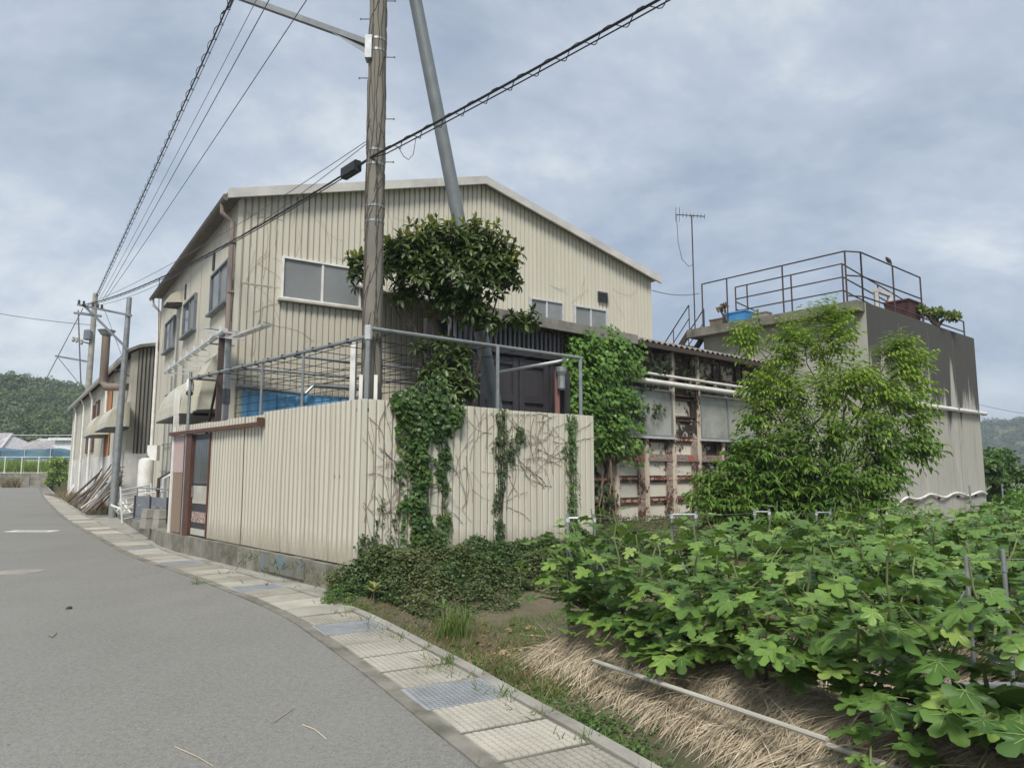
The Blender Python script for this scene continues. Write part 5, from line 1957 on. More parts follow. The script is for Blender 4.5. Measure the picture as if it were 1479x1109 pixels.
# ---------------- dark loquat above the fence corner
def loquat_tree():
    rr = random.Random(5)
    base = Vector((P(640, 600, 11.5).x, 11.5, 0.3))
    t = thing('loquat_tree', 'dark glossy loquat tree rising beside the concrete pole', 'tree', base)
    blobs = [(590, 362, 40, 11.0), (640, 352, 42, 11.0), (690, 352, 40, 11.1), (725, 368, 30, 11.3), (565, 380, 26, 10.9), (610, 402, 42, 10.9), (660, 400, 46, 10.8), (708, 402, 36, 11.1),
             (585, 428, 24, 11.0), (640, 436, 26, 11.0), (680, 445, 30, 11.0), (735, 395, 24, 11.2), (520, 382, 20, 10.9), (520, 405, 14, 10.9), (705, 462, 18, 11.1),
             (640, 500, 18, 11.0), (665, 512, 18, 10.8), (650, 530, 26, 10.7), (622, 545, 18, 10.7), (648, 562, 30, 10.5), (672, 560, 20, 10.5), (765, 458, 16, 11.3), (740, 460, 12, 11.3), (605, 500, 10, 10.8)]
    paths = []
    for k in range(5):
        e_ = P(600 + 26 * k, 475 - 10 * (k % 2), 11.6)
        paths.append((bend(base + Vector((rr.uniform(-.1, .1), 0, 0)), e_, 0.0, 8, 0.025, rr), 0.035, 0.02))
    old, new, mid = [], [], []
    for px, py, rpx, Y in blobs:
        Y += 0.55
        c_ = P(px, py, Y)
        rad = rpx * Y / FPX
        tr_ = paths[min(range(5), key=lambda k: (paths[k][0][-1] - c_).length)][0]
        paths.append((bend(tr_[-1] if c_.z > tr_[-1].z else tr_[5], c_, 0.05, 5, 0.06, rr), 0.018, 0.009))
        for q in range(max(5, int(62 * (rad / 0.42) ** 2))):
            d = Vector((rr.gauss(0, 1), rr.gauss(0, 1), rr.gauss(0.2, 0.8))).normalized()
            p_ = c_ + d * rad * rr.uniform(0.45, 1.0)
            ax = (d * 0.7 + Vector((0, 0, 0.75))).normalized()
            paths.append(([c_ + d * rad * 0.3, p_], 0.008, 0.005))
            u = ax.orthogonal().normalized()
            v_ = ax.cross(u)
            fresh = (py < 400 and d.z > 0.25 and rr.random() < 0.8)
            nl = rr.randint(7, 10)
            for i in range(nl):
                a = 2.4 * i + rr.uniform(-0.3, 0.3)
                rad_d = u * math.cos(a) + v_ * math.sin(a)
                inner = i >= nl - 3
                ld = (rad_d * (0.35 if inner else 0.95) + ax * (0.9 if inner else rr.uniform(-0.1, 0.35)) + Vector((0, 0, -0.28 if not inner else 0.1))).normalized()
                ln = (ax * 0.9 - rad_d * 0.3 + Vector((0, 0, 0.4))).normalized()
                rec = (p_, ld, ln, rr.uniform(0.13, 0.205) * (0.95 if fresh and inner else 0.75 if inner else 1))
                (new if (fresh and inner) else (mid if py > 505 and rr.random() < 0.7 else old)).append(rec)
    limbs('trunk', paths[:5], M['bark'], t)
    limbs('branch', paths[5:30], M['bark'], t, 5)
    limbs('twig', paths[30:], M['bark'], t, 3)['kind'] = 'stuff'
    tv, tf = TM['loquat']
    me = bpy.data.meshes.new('loquat_leaf')
    me.from_pydata([tuple(q) for q in tv], [], tf)
    me.materials.append(M['loquat'])
    old.sort(key=lambda r: (r[0] - Vector((0, 0, CAMH))).length)
    for nm_, recs, mt in (('foliage', old[300:], M['loquat']), ('young_foliage', new, M['loquat_new']), ('pale_foliage', mid, M['loquat_mid'])):
        m3 = frames(np.array([tuple(r[1]) for r in recs]), np.array([tuple(r[2]) for r in recs]), [r[3] for r in recs])
        scatter(nm_, tv, tf, m3, np.array([tuple(r[0]) for r in recs]), mt, t)['kind'] = 'stuff'
    recs = old[:300]
    m3 = frames(np.array([tuple(r[1]) for r in recs]), np.array([tuple(r[2]) for r in recs]), [r[3] for r in recs])
    for r_, m_ in zip(recs, m3):
        M4 = Matrix([list(m_[i]) + [r_[0][i]] for i in range(3)] + [[0, 0, 0, 1]])
        inst('leaf', me, M4, t)


loquat_tree()


# ---------------- climbers
def climber(name, label, patches, kind, mt, size, stems=None, cat='vine', seed=1, stem_mat=None, droop=0.6):
    """patches: list of (fr, s, z, rs, rz, count, n0, n1) leaf clouds lying against a wall plane."""
    rr = np.random.default_rng(seed)
    P_, D_, N_ = [], [], []
    for fr, s, z, rs, rz, cnt, n0, n1 in patches:
        a = rr.uniform(0, 2 * np.pi, cnt)
        q = np.sqrt(rr.uniform(0, 1, cnt))
        ss, zz_ = s + rs * q * np.cos(a), z + rz * q * np.sin(a)
        nn = n0 + (n1 - n0) * rr.uniform(0, 1, cnt) ** 1.5 * (1 - 0.6 * q)
        o, d, n = np.array(fr.o), np.array(fr.d), np.array(fr.n)
        pos = o + ss[:, None] * d + nn[:, None] * n
        pos[:, 2] = zz_
        P_.append(pos)
        D_.append(-np.array([0, 0, 1.0]) * droop + d * rr.normal(0, 0.55, (cnt, 1)) + n * rr.uniform(0.1, 0.6, (cnt, 1)))
        N_.append(n * 0.8 + np.array([0, 0, 0.55]) + rr.normal(0, 0.35, (cnt, 3)))
    pos = np.concatenate(P_)
    t = thing(name, label, cat, tuple(Vector(pos.mean(axis=0)).xy) + (float(pos[:, 2].min()),))
    m3 = frames(np.concatenate(D_), nrm(np.concatenate(N_)), rr.uniform(size[0], size[1], len(pos)))
    scatter('foliage', *TM[kind], m3, pos, mt, t)['kind'] = 'stuff'
    if stems:
        bld = MB()
        for pts, r_ in stems:
            bld.tube(pts, r_, 4, cap=False)
        o = bld.build('stem', stem_mat or M['stem'], t)
    return t


def wander(fr, s, z0, z1, amp, rr, n=0.035, step=0.12, drift=0.0):
    pts = []
    z = z0
    sg_ = 1 if z1 > z0 else -1
    while (z - z1) * sg_ < 0:
        pts.append(fr.pt(s, n + rr.uniform(0, 0.012), z))
        z += sg_ * step * rr.uniform(0.7, 1.2)
        s += rr.uniform(-amp, amp) + drift * step
    return pts


def fs(px, y=700):
    return FR.sx(px, 0, y)


rr = random.Random(31)
# broad ivy fall at the corner side
pt_ = []
for px, py, rp, cnt in ((590, 590, 30, 420), (625, 592, 30, 400), (603, 620, 30, 420), (636, 610, 16, 160), (600, 655, 26, 360), (605, 690, 22, 280), (600, 725, 22, 280), (605, 760, 24, 300), (607, 795, 30, 380),
                        (655, 600, 18, 150), (570, 580, 14, 110), (625, 580, 40, 280), (618, 800, 40, 320)):
    s, z = FR.hit(px, py)
    r_ = rp * 11.0 / FPX
    pt_.append((FR, s, z, r_ * 0.68, r_, int(cnt * 0.85), 0.03, 0.2))
for k in range(46):
    px = rr.choice([rr.gauss(580, 6), rr.gauss(636, 9), rr.uniform(565, 660)])
    py = rr.uniform(585, 640) if px > 645 else rr.uniform(585, 800)
    s, z = FR.hit(px, py)
    pt_.append((FR, s, z, rr.uniform(0.03, 0.09), rr.uniform(0.06, 0.22), rr.randint(8, 26), 0.03, 0.12))
stems = [(wander(FR, fs(595 + rr.uniform(-12, 18)), 0.3, 2.6, 0.03, rr), 0.011) for k in range(7)]
climber('ivy_curtain', 'broad dark ivy curtain falling down the fence beside the corner', pt_, 'ivy', M['ivy_mid'], (0.045, 0.085), stems, seed=3)
# thin creepers on the fence
for k, (px, y0, y1, wdt, cnt, lab) in enumerate(((718, 592, 798, 0.1, 420, 'thin dark creeper up the middle of the field-side fence'),
                                                   (823, 600, 780, 0.13, 520, 'dense narrow creeper near the right end of the fence'),
                                                   (641, 600, 790, 0.05, 170, 'sparse creeper just right of the ivy curtain'),
                                                   (524, 770, 818, 0.06, 70, 'short creeper sprig at the fence corner foot'))):
    s0 = fs(px)
    zt, zb = FR.hit(px, y0)[1], FR.hit(px, y1)[1]
    pt_ = []
    n = 9
    for i in range(n):
        z = zb + (zt - zb) * (i + 0.5) / n
        f_ = (1.8 if i == 0 else 1.0) * (0.5 + rr.random())
        pt_.append((FR, s0 + rr.uniform(-0.06, 0.06), z, wdt * rr.uniform(0.6, 1.5) * (1.6 if i < 1 else 1), (zt - zb) / n * 0.8, int(cnt / n * f_), 0.03, 0.12))
    if k == 0:
        for px2, py2 in ((740, 640), (748, 628), (733, 660)):
            s, z = FR.hit(px2, py2)
            pt_.append((FR, s, z, 0.12, 0.14, 60, 0.03, 0.1))
    stems = [(wander(FR, s0 + rr.uniform(-0.03, 0.03), zb, zt, 0.02, rr), 0.009) for q in range(3 if k < 2 else 1)]
    climber('creeper', lab, pt_, 'small', M['ivy_dark'] if k != 1 else M['ivy'], (0.04, 0.075), stems, seed=40 + k, stem_mat=M['bark'])
# bare stems: two webs on the fence, one on the gable and corner
def web(name, label, fr, regions, seed, r=0.0035, mt=None):
    rr = random.Random(seed)
    bld = MB()
    for s, z0, z1, amp, cnt, hor in regions:
        for k in range(cnt):
            s_, z_ = s + rr.uniform(-amp, amp), rr.uniform(z0, z1)
            ang = rr.uniform(-1, 1) if rr.random() < hor else rr.choice([1.4, 1.7])
            pts = []
            for q in range(rr.randint(5, 14)):
                pts.append(fr.pt(s_, 0.034, z_))
                s_ += 0.1 * math.cos(ang)
                z_ += 0.1 * math.sin(ang)
                ang += rr.uniform(-0.35, 0.35)
                if z_ > z1 + 0.05 or z_ < z0 - 0.2 or s_ < 0.03:
                    break
            if len(pts) > 2:
                bld.tube(pts, r * rr.uniform(0.6, 1.5), 3, cap=False)
    o = bld.build(name, mt or M['stem'])
    o['kind'] = 'stuff'
    return tag(o, label, 'vine')


web('bare_vine', 'web of bare vine stems on the fence left of the ivy curtain', FR, [(fs(548), 0.4, FT - 0.05, 0.42, 40, 0.5), (fs(545), 0.35, 1.6, 0.3, 8, 0.05)], 3)
web('bare_vine', 'web of bare vine stems on the fence between the thin creepers', FR, [(fs(770), 1.5, FT - 0.05, 0.75, 42, 0.7), (fs(690), 1.0, FT - 0.05, 0.6, 34, 0.3)], 5)
web('bare_vine', 'faint dry vine tracery on the factory gable', BR, [(0.5, 3.5, 7.2, 0.5, 22, 0.3), (2.2, 5.8, 7.6, 1.4, 12, 0.6), (5.0, 6.3, 8.4, 1.6, 8, 0.6), (9.5, 6.2, 7.2, 1.3, 6, 0.6)], 6, 0.0032, M['stem_pale'])
web('bare_vine', 'dry vine tracery on the factory lane wall by the downpipe', BL, [(0.35, 3.2, 6.2, 0.28, 26, 0.3)], 8, 0.005)
sprig_s = fs(545)
pt_ = [(FR, fs(533 + 9 * k), 0.55 + 0.25 * (k % 3), 0.05, 0.22, 26, 0.03, 0.07) for k in range(5)]
climber('creeper', 'row of tiny sprouting creepers low on the fence left of the ivy', pt_, 'small', M['ivy_dark'], (0.03, 0.06), None, seed=77)

# ivy heaped over the shed corner
pt_ = []
for px, py, rp, cnt, n1 in ((850, 495, 26, 520, .5), (885, 500, 32, 620, .5), (860, 530, 40, 850, .6), (900, 525, 28, 420, .5), (855, 575, 36, 800, .55), (880, 570, 30, 560, .5), (850, 620, 30, 600, .45), (885, 610, 28, 480, .45),
                            (855, 650, 22, 300, .3), (885, 635, 18, 180, .3), (920, 515, 14, 120, .3), (835, 545, 18, 240, .5), (830, 590, 16, 220, .5), (905, 570, 16, 130, .3)):
    s, z = SH.hit(px, py, 0.35)
    r_ = rp * 16.6 / FPX
    pt_.append((SH, s, z, r_ * 1.45, r_, int(cnt * 1.5), 0.15, 0.25 + n1))
for k in range(60):
    px, py = rr.uniform(825, 925), rr.uniform(500, 660)
    s, z = SH.hit(px, py, 0.3)
    pt_.append((SH, s, z, rr.uniform(0.06, 0.16), rr.uniform(0.15, 0.4), rr.randint(15, 45), 0.2, 0.75))
stems = [(wander(SH, SH.sx(850 + 8 * k, 0.3), 0.4, 4.6, 0.05, rr, 0.25), 0.02) for k in range(6)]
climber('ivy_mass', 'bright green ivy heaped over the shed eaves and corner', pt_, 'ivy', M['ivy_bright'], (0.07, 0.125), stems, seed=9)
pt_ = []
for px, py, rp, cnt in ((868, 715, 20, 90), (868, 745, 18, 80), (930, 545, 20, 90), (1000, 548, 20, 60), (950, 530, 18, 70), (945, 590, 14, 50), (915, 600, 16, 80)):
    s, z = SH.hit(px, py, 0.1)
    r_ = rp * 17.2 / FPX
    pt_.append((SH, s, z, r_ * 1.6, r_, cnt, 0.1, 0.35))
climber('creeper', 'thin dusty creeper straggling across the rusty panels', pt_, 'ivy', M['ivy_dark'], (0.06, 0.11), None, seed=12)
web('bare_vine', 'bare vine stems crossing the two dusty shed windows', SH, [(xw[0][0] + 0.9, 2.45, 3.6, 0.9, 22, 0.6), (xw[1][0] + 1.2, 2.45, 3.6, 1.1, 22, 0.6), (-0.3, 0.5, 2.2, 0.5, 14, 0.4)], 15, 0.006, M['bark'])

# ---------------- ground cover on the bank
def bank_cover():
    rr = np.random.default_rng(17)
    pos = []
    n = 62000
    s = rr.uniform(-0.45, 6.2, n)
    nn = np.abs(rr.normal(0, 0.72, n))
    lim = (1.35 + 0.25 * np.sin(s * 2.3) + 0.12 * np.sin(s * 5.1)) * np.clip((s + 0.75) / 1.0, 0.3, 1)
    keep = nn < lim
    limk = lim[keep]
    s, nn = s[keep], nn[keep]
    o, d, nv = np.array(FR.o), np.array(FR.d), np.array(FR.n)
    q = o + s[:, None] * d + (nn + 0.03)[:, None] * nv
    hump = 0.08 * np.exp(-((s - 1.3) / 1.0) ** 2) + 0.04 + 0.05 * np.sin(s * 4) * np.sin(nn * 5)
    for i in range(len(q)):
        q[i, 2] = gz(q[i, 0], q[i, 1]) + max(0, hump[i]) * max(0, 1 - nn[i] / 1.2) + (rr.uniform(-0.02, 0.14) + 0.09 * math.sin(s[i] * 7 + nn[i] * 3) * math.sin(nn[i] * 9 + s[i])) * (1 if nn[i] < limk[i] - 0.25 else 0.5)
    # carry on in front of the shed
    m_ = 12000
    s2 = rr.uniform(-3.2, 5.0, m_)
    n2 = rr.uniform(0.05, 2.3, m_)
    o, d, nv = np.array(SH.o), np.array(SH.d), np.array(SH.n)
    q2 = o + s2[:, None] * d + n2[:, None] * nv
    for i in range(m_):
        q2[i, 2] = gz(q2[i, 0], q2[i, 1]) + rr.uniform(-0.02, 0.16)
    pos = np.concatenate([q, q2])
    D = rr.normal(0, 1, (len(pos), 3))
    D[:, 2] = D[:, 2] * 0.4 - 0.1
    N = rr.normal(0, 0.4, (len(pos), 3)) + np.array([0.25, -0.35, 0.9])
    m3 = frames(D, nrm(N), rr.uniform(0.03, 0.065, len(pos)))
    o_ = scatter('ground_cover', *TM['small'], m3, pos, M['cover'])
    tag(o_, 'dense small-leaved creeper covering the bank below the fence', 'ground cover', kind='stuff')


bank_cover()


def tufts(name, label, spots, mt, blades, height, spread, seed, kind='stuff', cat='grass', lean=0.35, width=1.0):
    rr = np.random.default_rng(seed)
    P_, D_, S_ = [], [], []
    for x, y, k in spots:
        nb = max(3, int(blades * k))
        b_ = np.stack([x + rr.normal(0, spread, nb), y + rr.normal(0, spread, nb), np.zeros(nb)], -1)
        for i in range(nb):
            b_[i, 2] = gz(b_[i, 0], b_[i, 1]) - 0.01 if b_[i, 0] > offs_x(b_[i, 1]) else 0.0
        P_.append(b_)
        D_.append(np.stack([rr.normal(0, lean, nb), rr.normal(0, lean, nb), np.ones(nb)], -1))
        S_.append(rr.uniform(0.5, 1.0, nb) * height * (0.7 + 0.3 * k))
    pos, D, S = np.concatenate(P_), np.concatenate(D_), np.concatenate(S_)
    N = nrm(np.stack([rr.normal(0, 1, len(pos)), rr.normal(0, 1, len(pos)), np.full(len(pos), 0.1)], -1))
    m3 = frames(D, N, S)
    m3[:, :, 0] *= width
    o_ = scatter(name, *TM['blade'], m3, pos, mt)
    return tag(o_, label, cat, kind=kind)


def offs_x(y):
    i = min(range(0, 60), key=lambda k: abs(edge[k].y - y))
    return edge[i].x + 0.8


rr = random.Random(8)
spots = []
for k in range(900):            # dry thatch between the kerb, the bank and the straw
    px, py = rr.uniform(505, 900), rr.uniform(858, 1000)
    q = G(px, py, -0.15)
    if q.x > offs_x(q.y) + 0.12 and (q - ROWS[0]).dot(ROWN) < -0.3:
        spots.append((q.x, q.y, rr.uniform(0.4, 1.0)))
tufts('dry_grass', 'brown dry grass at the foot of the bank', spots, M['dry'], 18, 0.2, 0.1, 4, lean=1.2)
spots = []
for k in range(330):
    y = rr.uniform(3.3, 9.0)
    spots.append((offs_x(y) + 0.1 + abs(rr.gauss(0, 0.22)), y, rr.uniform(0.2, 0.8)))
for k in range(330):
    px, py = rr.uniform(640, 860), rr.uniform(885, 1000)
    q = G(px, py, -0.15)
    spots.append((q.x, q.y, rr.uniform(0.3, 0.7)))
tufts('green_grass', 'short green grass between the kerb and the straw', spots, M['grass'], 34, 0.15, 0.08, 6, lean=0.7, width=1.5)
q = G(649, 915, -0.15)
tufts('grass_tuft', 'bright upright grass tuft below the ivy bank', [(q.x, q.y, 1.0), (q.x + 0.08, q.y + 0.05, 0.8)], M['grass'], 110, 0.42, 0.07, 7, None, lean=0.22)
wd = []
for y in (9.9, 10.3, 10.8, 11.2, 11.9, 12.6):
    q = FL.pt((y - 9.71) / 0.743, 0.2, 0)
    wd.append((q.x, q.y, rr.uniform(0.4, 1)))
sp_ = []
for k in range(34):          # grass caught in cover joints
    i = rr.randint(gi - 6, gi + 26)
    t_, r_2 = right_of(edge, i)
    q = offs(i, rr.choice([0.0, KW, KW + CW, KW + CW, KW * 2 + CW - 0.02])) + t_ * rr.choice([0.25, rr.uniform(-.25, .25)])
    sp_.append((q.x, q.y, rr.uniform(0.1, 0.4)))
tufts('joint_weeds', 'sparse grass tufts in the joints of the drain covers', sp_, M['grass'], 26, 0.09, 0.03, 14, lean=0.9)
tufts('kerb_weeds', 'low weeds along the foot of the fence footing', wd, M['cover'], 60, 0.13, 0.16, 9, lean=0.9, width=3.0)
tufts('kerb_weeds', 'yellow-green weed sprouting from the drain edge', [(G(286, 843).x, G(286, 843).y, 0.6)], M['grass'], 60, 0.14, 0.05, 10, None, cat='weed', lean=0.9, width=2.0)


def low_weeds():
    rr = np.random.default_rng(66)
    pos = []
    while len(pos) < 9000:
        y = rr.uniform(3.2, 9.3)
        x = offs_x(y) + 0.08 + abs(rr.normal(0, 0.42))
        q = Vector((x, y, 0))
        if (q - ROWS[0]).dot(ROWN) > -0.55 and y < 7.2:
            continue
        if math.sin(x * 5.3 + y * 2.1) + math.sin(x * 2.2 - y * 4.7) + rr.normal(0, 0.7) < 0.1:
            continue
        pos.append((x, y, gz(x, y) + rr.uniform(0.0, 0.05)))
    pos = np.array(pos)
    D = rr.normal(0, 1, (len(pos), 3)) * np.array([1, 1, 0.4])
    m3 = frames(D, nrm(rr.normal(0, 0.4, (len(pos), 3)) + np.array([0, -0.2, 1])), rr.uniform(0.02, 0.05, len(pos)))
    tag(scatter('low_weeds', *TM['small'], m3, pos, M['ivy']), 'patchy low weeds between the kerb and the straw', 'weeds', kind='stuff')


low_weeds()


# broad-leaved seedlings
def rosette(name, label, p_, n_, size, mt, rise_, seed, cat='plant'):
    rr = random.Random(seed)
    t = thing(name, label, cat, p_)
    tv, tf = TM['loquat']
    me = bpy.data.meshes.new(name + '_leaf')
    me.from_pydata([tuple(q) for q in tv], [], tf)
    me.materials.append(mt)
    top_p = Vector(p_) + Vector((0, 0, rise_))
    MB().tube([Vector(p_) - Vector((0, 0, 0.05)), top_p], 0.008, 5).build('stem', M['stem_green'], t)
    for i in range(n_):
        a = 2.4 * i
        el = 0.15 + 0.9 * i / n_
        d = Vector((math.cos(a) * math.cos(el), math.sin(a) * math.cos(el), math.sin(el)))
        nv = Vector((0, 0, 1)) if el < 0.9 else Vector((-math.cos(a), -math.sin(a), 0.4))
        m_ = frames(np.array([tuple(d)]), np.array([tuple(nv)]), [size * rr.uniform(0.7, 1.0)])[0]
        b0 = top_p - Vector((0, 0, 0.05 * (1 - i / n_)))
        inst('leaf', me, Matrix([list(m_[k]) + [b0[k]] for k in range(3)] + [[0, 0, 0, 1]]), t)
    return t


rosette('seedling', 'pale loquat seedling on the bank near the kerb', P(540, 858, 9.0) - Vector((0, 0, 0.12)), 10, 0.17, M['loquat_new'], 0.2, 1)
rosette('seedling', 'light green seedling above the bright grass tuft', P(641, 880, 8.75) - Vector((0, 0, 0.15)), 7, 0.13, M['ivy_bright'], 0.2, 2)
rosette('seedling', 'light green seedling on the bank by the fig row', P(752, 828, 10.1) - Vector((0, 0, 0.12)), 9, 0.17, M['ivy_bright'], 0.22, 3)


# ---------------- fig rows
def fig_leaf_mesh(seed):
    rr = random.Random(seed)
    half = [(0.0, 1.0), (0.15, 0.92), (0.26, 0.74), (0.2, 0.5), (0.38, 0.6), (0.57, 0.68), (0.69, 0.6), (0.66, 0.4), (0.42, 0.22),
            (0.6, 0.16), (0.66, 0.0), (0.58, -0.17), (0.36, -0.24), (0.14, -0.17)]
    pts = half + [(0, -0.02)] + [(-x, y) for x, y in reversed(half[1:])]
    fold = rr.uniform(0.0, 0.4)
    cup = rr.uniform(-0.5, -0.05)
    wav = rr.uniform(0.03, 0.08)
    ph = rr.uniform(0, 6)
    sx_ = rr.uniform(0.85, 1.1)
    n = len(pts)
    v = [(0, 0.2, 0.0)]
    for k_ in (0.55, 1.0):
        for i, (x, y) in enumerate(pts):
            x = x * k_ * sx_ * rr.uniform(0.95, 1.05)
            y = 0.2 + (y - 0.2) * k_ * rr.uniform(0.96, 1.04)
            v.append((x, y, fold * abs(x) * 0.6 + cup * (x * x + y * y) * 0.55 + wav * k_ * math.sin(ph + i * 1.35)))
    f = []
    for i in range(n):
        j = (i + 1) % n
        f.append((0, 1 + j, 1 + i))
        f.append((1 + i, 1 + j, 1 + n + j, 1 + n + i))
    m_ = [0] * len(f)

    def zz(x, y):
        return fold * abs(x) * 0.6 + cup * (x * x + y * y) * 0.55 + 0.022
    for tx, ty in ((0, 0.86), (0.52, 0.56), (-0.52, 0.56), (0.5, 0.0), (-0.5, 0.0)):
        L = math.hypot(tx, ty)
        px_, py_ = -ty / L * 0.016, tx / L * 0.016
        o = len(v)
        v += [(px_, py_, zz(0, 0)), (-px_, -py_, zz(0, 0)), (tx * 0.5 - px_ * 0.7, ty * 0.5 - py_ * 0.7, zz(tx * .5, ty * .5)), (tx * 0.5 + px_ * 0.7, ty * 0.5 + py_ * 0.7, zz(tx * .5, ty * .5)),
              (tx, ty, zz(tx, ty))]
        f += [(o, o + 1, o + 2, o + 3), (o + 3, o + 2, o + 4)]
        m_ += [1, 1]
    o = len(v)
    for y, z in ((0.0, 0.0), (-0.3, -0.08), (-0.62, -0.26)):
        v += [(-0.02, y, z), (0.02, y, z), (0, y, z - 0.03)]
    for i in range(2):
        a = o + 3 * i
        f += [(a, a + 1, a + 4, a + 3), (a + 1, a + 2, a + 5, a + 4), (a + 2, a, a + 3, a + 5)]
        m_ += [1, 1, 1]
    return v, f, m_


FIGT = [fig_leaf_mesh(s) for s in (1, 2, 3, 4, 5, 6)]
FIGM = []
for v, f, m_ in FIGT:
    me = bpy.data.meshes.new('fig_leaf')
    me.from_pydata(v, [], f)
    me.materials.append(M['fig'])
    me.materials.append(M['vein'])
    me.polygons.foreach_set('material_index', m_)
    me.polygons.foreach_set('use_smooth', [True] * len(f))
    FIGM.append(me)

ORD = ['nearest', 'second', 'third', 'fourth', 'fifth', 'sixth', 'seventh', 'eighth', 'ninth']


def fig_plant(row, a0, a1, seed, label, single=True, dens=1.0):
    rr = random.Random(seed)
    S = ROWS[row] - ROWN * (0.07 if row == 0 else 0.0)
    c_ = S + ROWD * ((a0 + a1) / 2)
    base = Vector((c_.x, c_.y, gz(c_.x, c_.y)))
    t = thing('fig_plant', label, 'fig plant', base, 'fig plants trained in rows')
    zc_ = base.z + 0.2
    paths = [(bend(base - Vector((0, 0, 0.05)), base + Vector((0, 0, 0.22)), 0, 3, 0.05, rr), 0.05, 0.04)]
    for a in (a0, a1):
        e_ = S + ROWD * a
        e_.z = zc_ + 0.02
        paths.append((bend(base + Vector((0, 0, 0.2)), e_, 0.02, 6, 0.03, rr), 0.032, 0.02))
    recs = []
    n_sh = int((a1 - a0) / (0.049 if row < 4 else 0.07) * dens)
    for k in range(n_sh):
        a = a0 + (a1 - a0) * (k + rr.random()) / n_sh
        p0 = S + ROWD * a
        p0.z = zc_
        sd = (-1, 1, 0, -1, 1, -1)[k % 6]
        low_ = k % 6 > 2
        lean = ROWN * (sd * rr.uniform(0.2, 0.52) + rr.uniform(-0.1, 0.1)) + ROWD * rr.uniform(-0.22, 0.22)
        H_ = rr.uniform(0.64, 0.96) - 0.14 * abs(sd)
        if low_:
            lean = ROWN * sd * rr.uniform(0.3, 0.66) + ROWD * rr.uniform(-0.3, 0.3)
            H_ = rr.uniform(-0.22, 0.36)
        e_ = p0 + lean + Vector((0, 0, H_))
        pth = bend(p0, e_, 0.06, 6, 0.03, rr)
        paths.append((pth, 0.0105, 0.006))
        nl = rr.randint(9, 12) if not low_ else rr.randint(7, 9)
        for i in range(nl):
            f_ = (i + 0.6) / nl
            j = min(5, int(f_ * 6))
            node = lf(pth[j], pth[j + 1], f_ * 6 - j)
            ang = 2.4 * i + k
            out = ROWN * math.cos(ang) + ROWD * math.sin(ang)
            out = (out + ROWN * sd * 0.35).normalized()
            top_ = f_ > 0.85
            pet = rr.uniform(0.09, 0.17) * (0.6 if top_ else 1)
            ctr = node + out * pet + Vector((0, 0, pet * rr.uniform(0.1, 0.6)))
            ctr.z = max(ctr.z, gz(ctr.x, ctr.y) + 0.07)
            d = (out + Vector((0, 0, rr.uniform(-0.75, 0.05) + (0.35 if top_ else 0)))).normalized()
            nv = (Vector((0, 0, 1)) + out * rr.uniform(0.1, 0.7) + Vector((rr.gauss(0, .2), rr.gauss(0, .2), 0))).normalized()
            sz = rr.uniform(0.095, 0.185) * (0.55 if f_ > 0.93 else (0.8 if top_ else 1))
            recs.append((ctr, d, nv, sz))
    limbs('trunk', paths[:3], M['bark'], t)
    limbs('shoot', paths[3:], M['stem_green'], t, 5)['kind'] = 'stuff'
    m3 = frames(np.array([tuple(r[1]) for r in recs]), np.array([tuple(r[2]) for r in recs]), [r[3] for r in recs])
    if single:
        for i, (r_, m_) in enumerate(zip(recs, m3)):
            inst('leaf', FIGM[(i * 5 + seed) % 6], Matrix([list(m_[k]) + [r_[0][k]] for k in range(3)] + [[0, 0, 0, 1]]), t)
    else:
        v, f, mi = FIGT[seed % 4]
        scatter('foliage', v, f, m3, np.array([tuple(r[0]) for r in recs]), [M['fig'], M['vein']], t, mi)['kind'] = 'stuff'
    for q in range(3 if single else 0):      # a few green figs
        r_ = rr.choice(recs)
        MB().lathe(r_[0] - Vector((0, 0, 0.06)), [(0.004, -0.025), (0.018, -0.012), (0.02, 0.004), (0.009, 0.022), (0.004, 0.03)], 8).build('fig', M['stem_green'], t, smooth=True)


PLACE = ['at the field end of', 'second along', 'third along', 'fourth along']
for r_ in range(9):
    lens = [1.5, 1.5, 1.5, 1.5] if r_ < 4 else [2.1, 2.1]
    a = 0.05 if r_ == 0 else -0.25
    for k, L in enumerate(lens):
        fig_plant(r_, a, a + L, 100 + r_ * 7 + k, 'leafy fig plant %s the %s row from the lane' % (PLACE[k], ORD[r_]), r_ < 4, 1.0 if r_ < 4 else 0.9)
        a += L + 0.03

# ---------------- trellis frames and wires over the fig rows
def hframe(a, b_, label, zt, brace=None, group='pipe frames at the fig rows'):
    base = (Vector(a) + Vector(b_)) / 2
    t = thing('row_trellis', label, 'trellis', (base.x, base.y, gz(base.x, base.y)), group)
    for q in (a, b_):
        q = Vector(q)
        MB().tube([(q.x, q.y, gz(q.x, q.y) - 0.2), (q.x, q.y, zt + 0.04)], 0.016, 8).build('post', M['galv'], t)
        MB().lathe((q.x, q.y, zt - 0.02), [(0.022, -0.02), (0.022, 0.02)], 8).build('clamp', M['galv_pale'], t)
    MB().tube([(a[0], a[1], zt), (b_[0], b_[1], zt)], 0.014, 8).build('cross_bar', M['galv'], t)
    if brace is not None:
        for q in (a, b_):
            q = Vector(q)
            e_ = Vector((q.x, q.y, 0)) + brace
            MB().tube([(q.x, q.y, zt - 0.3), (e_.x, e_.y, gz(e_.x, e_.y) + 0.05)], 0.012, 6).build('brace', M['galv'], t)
    return t


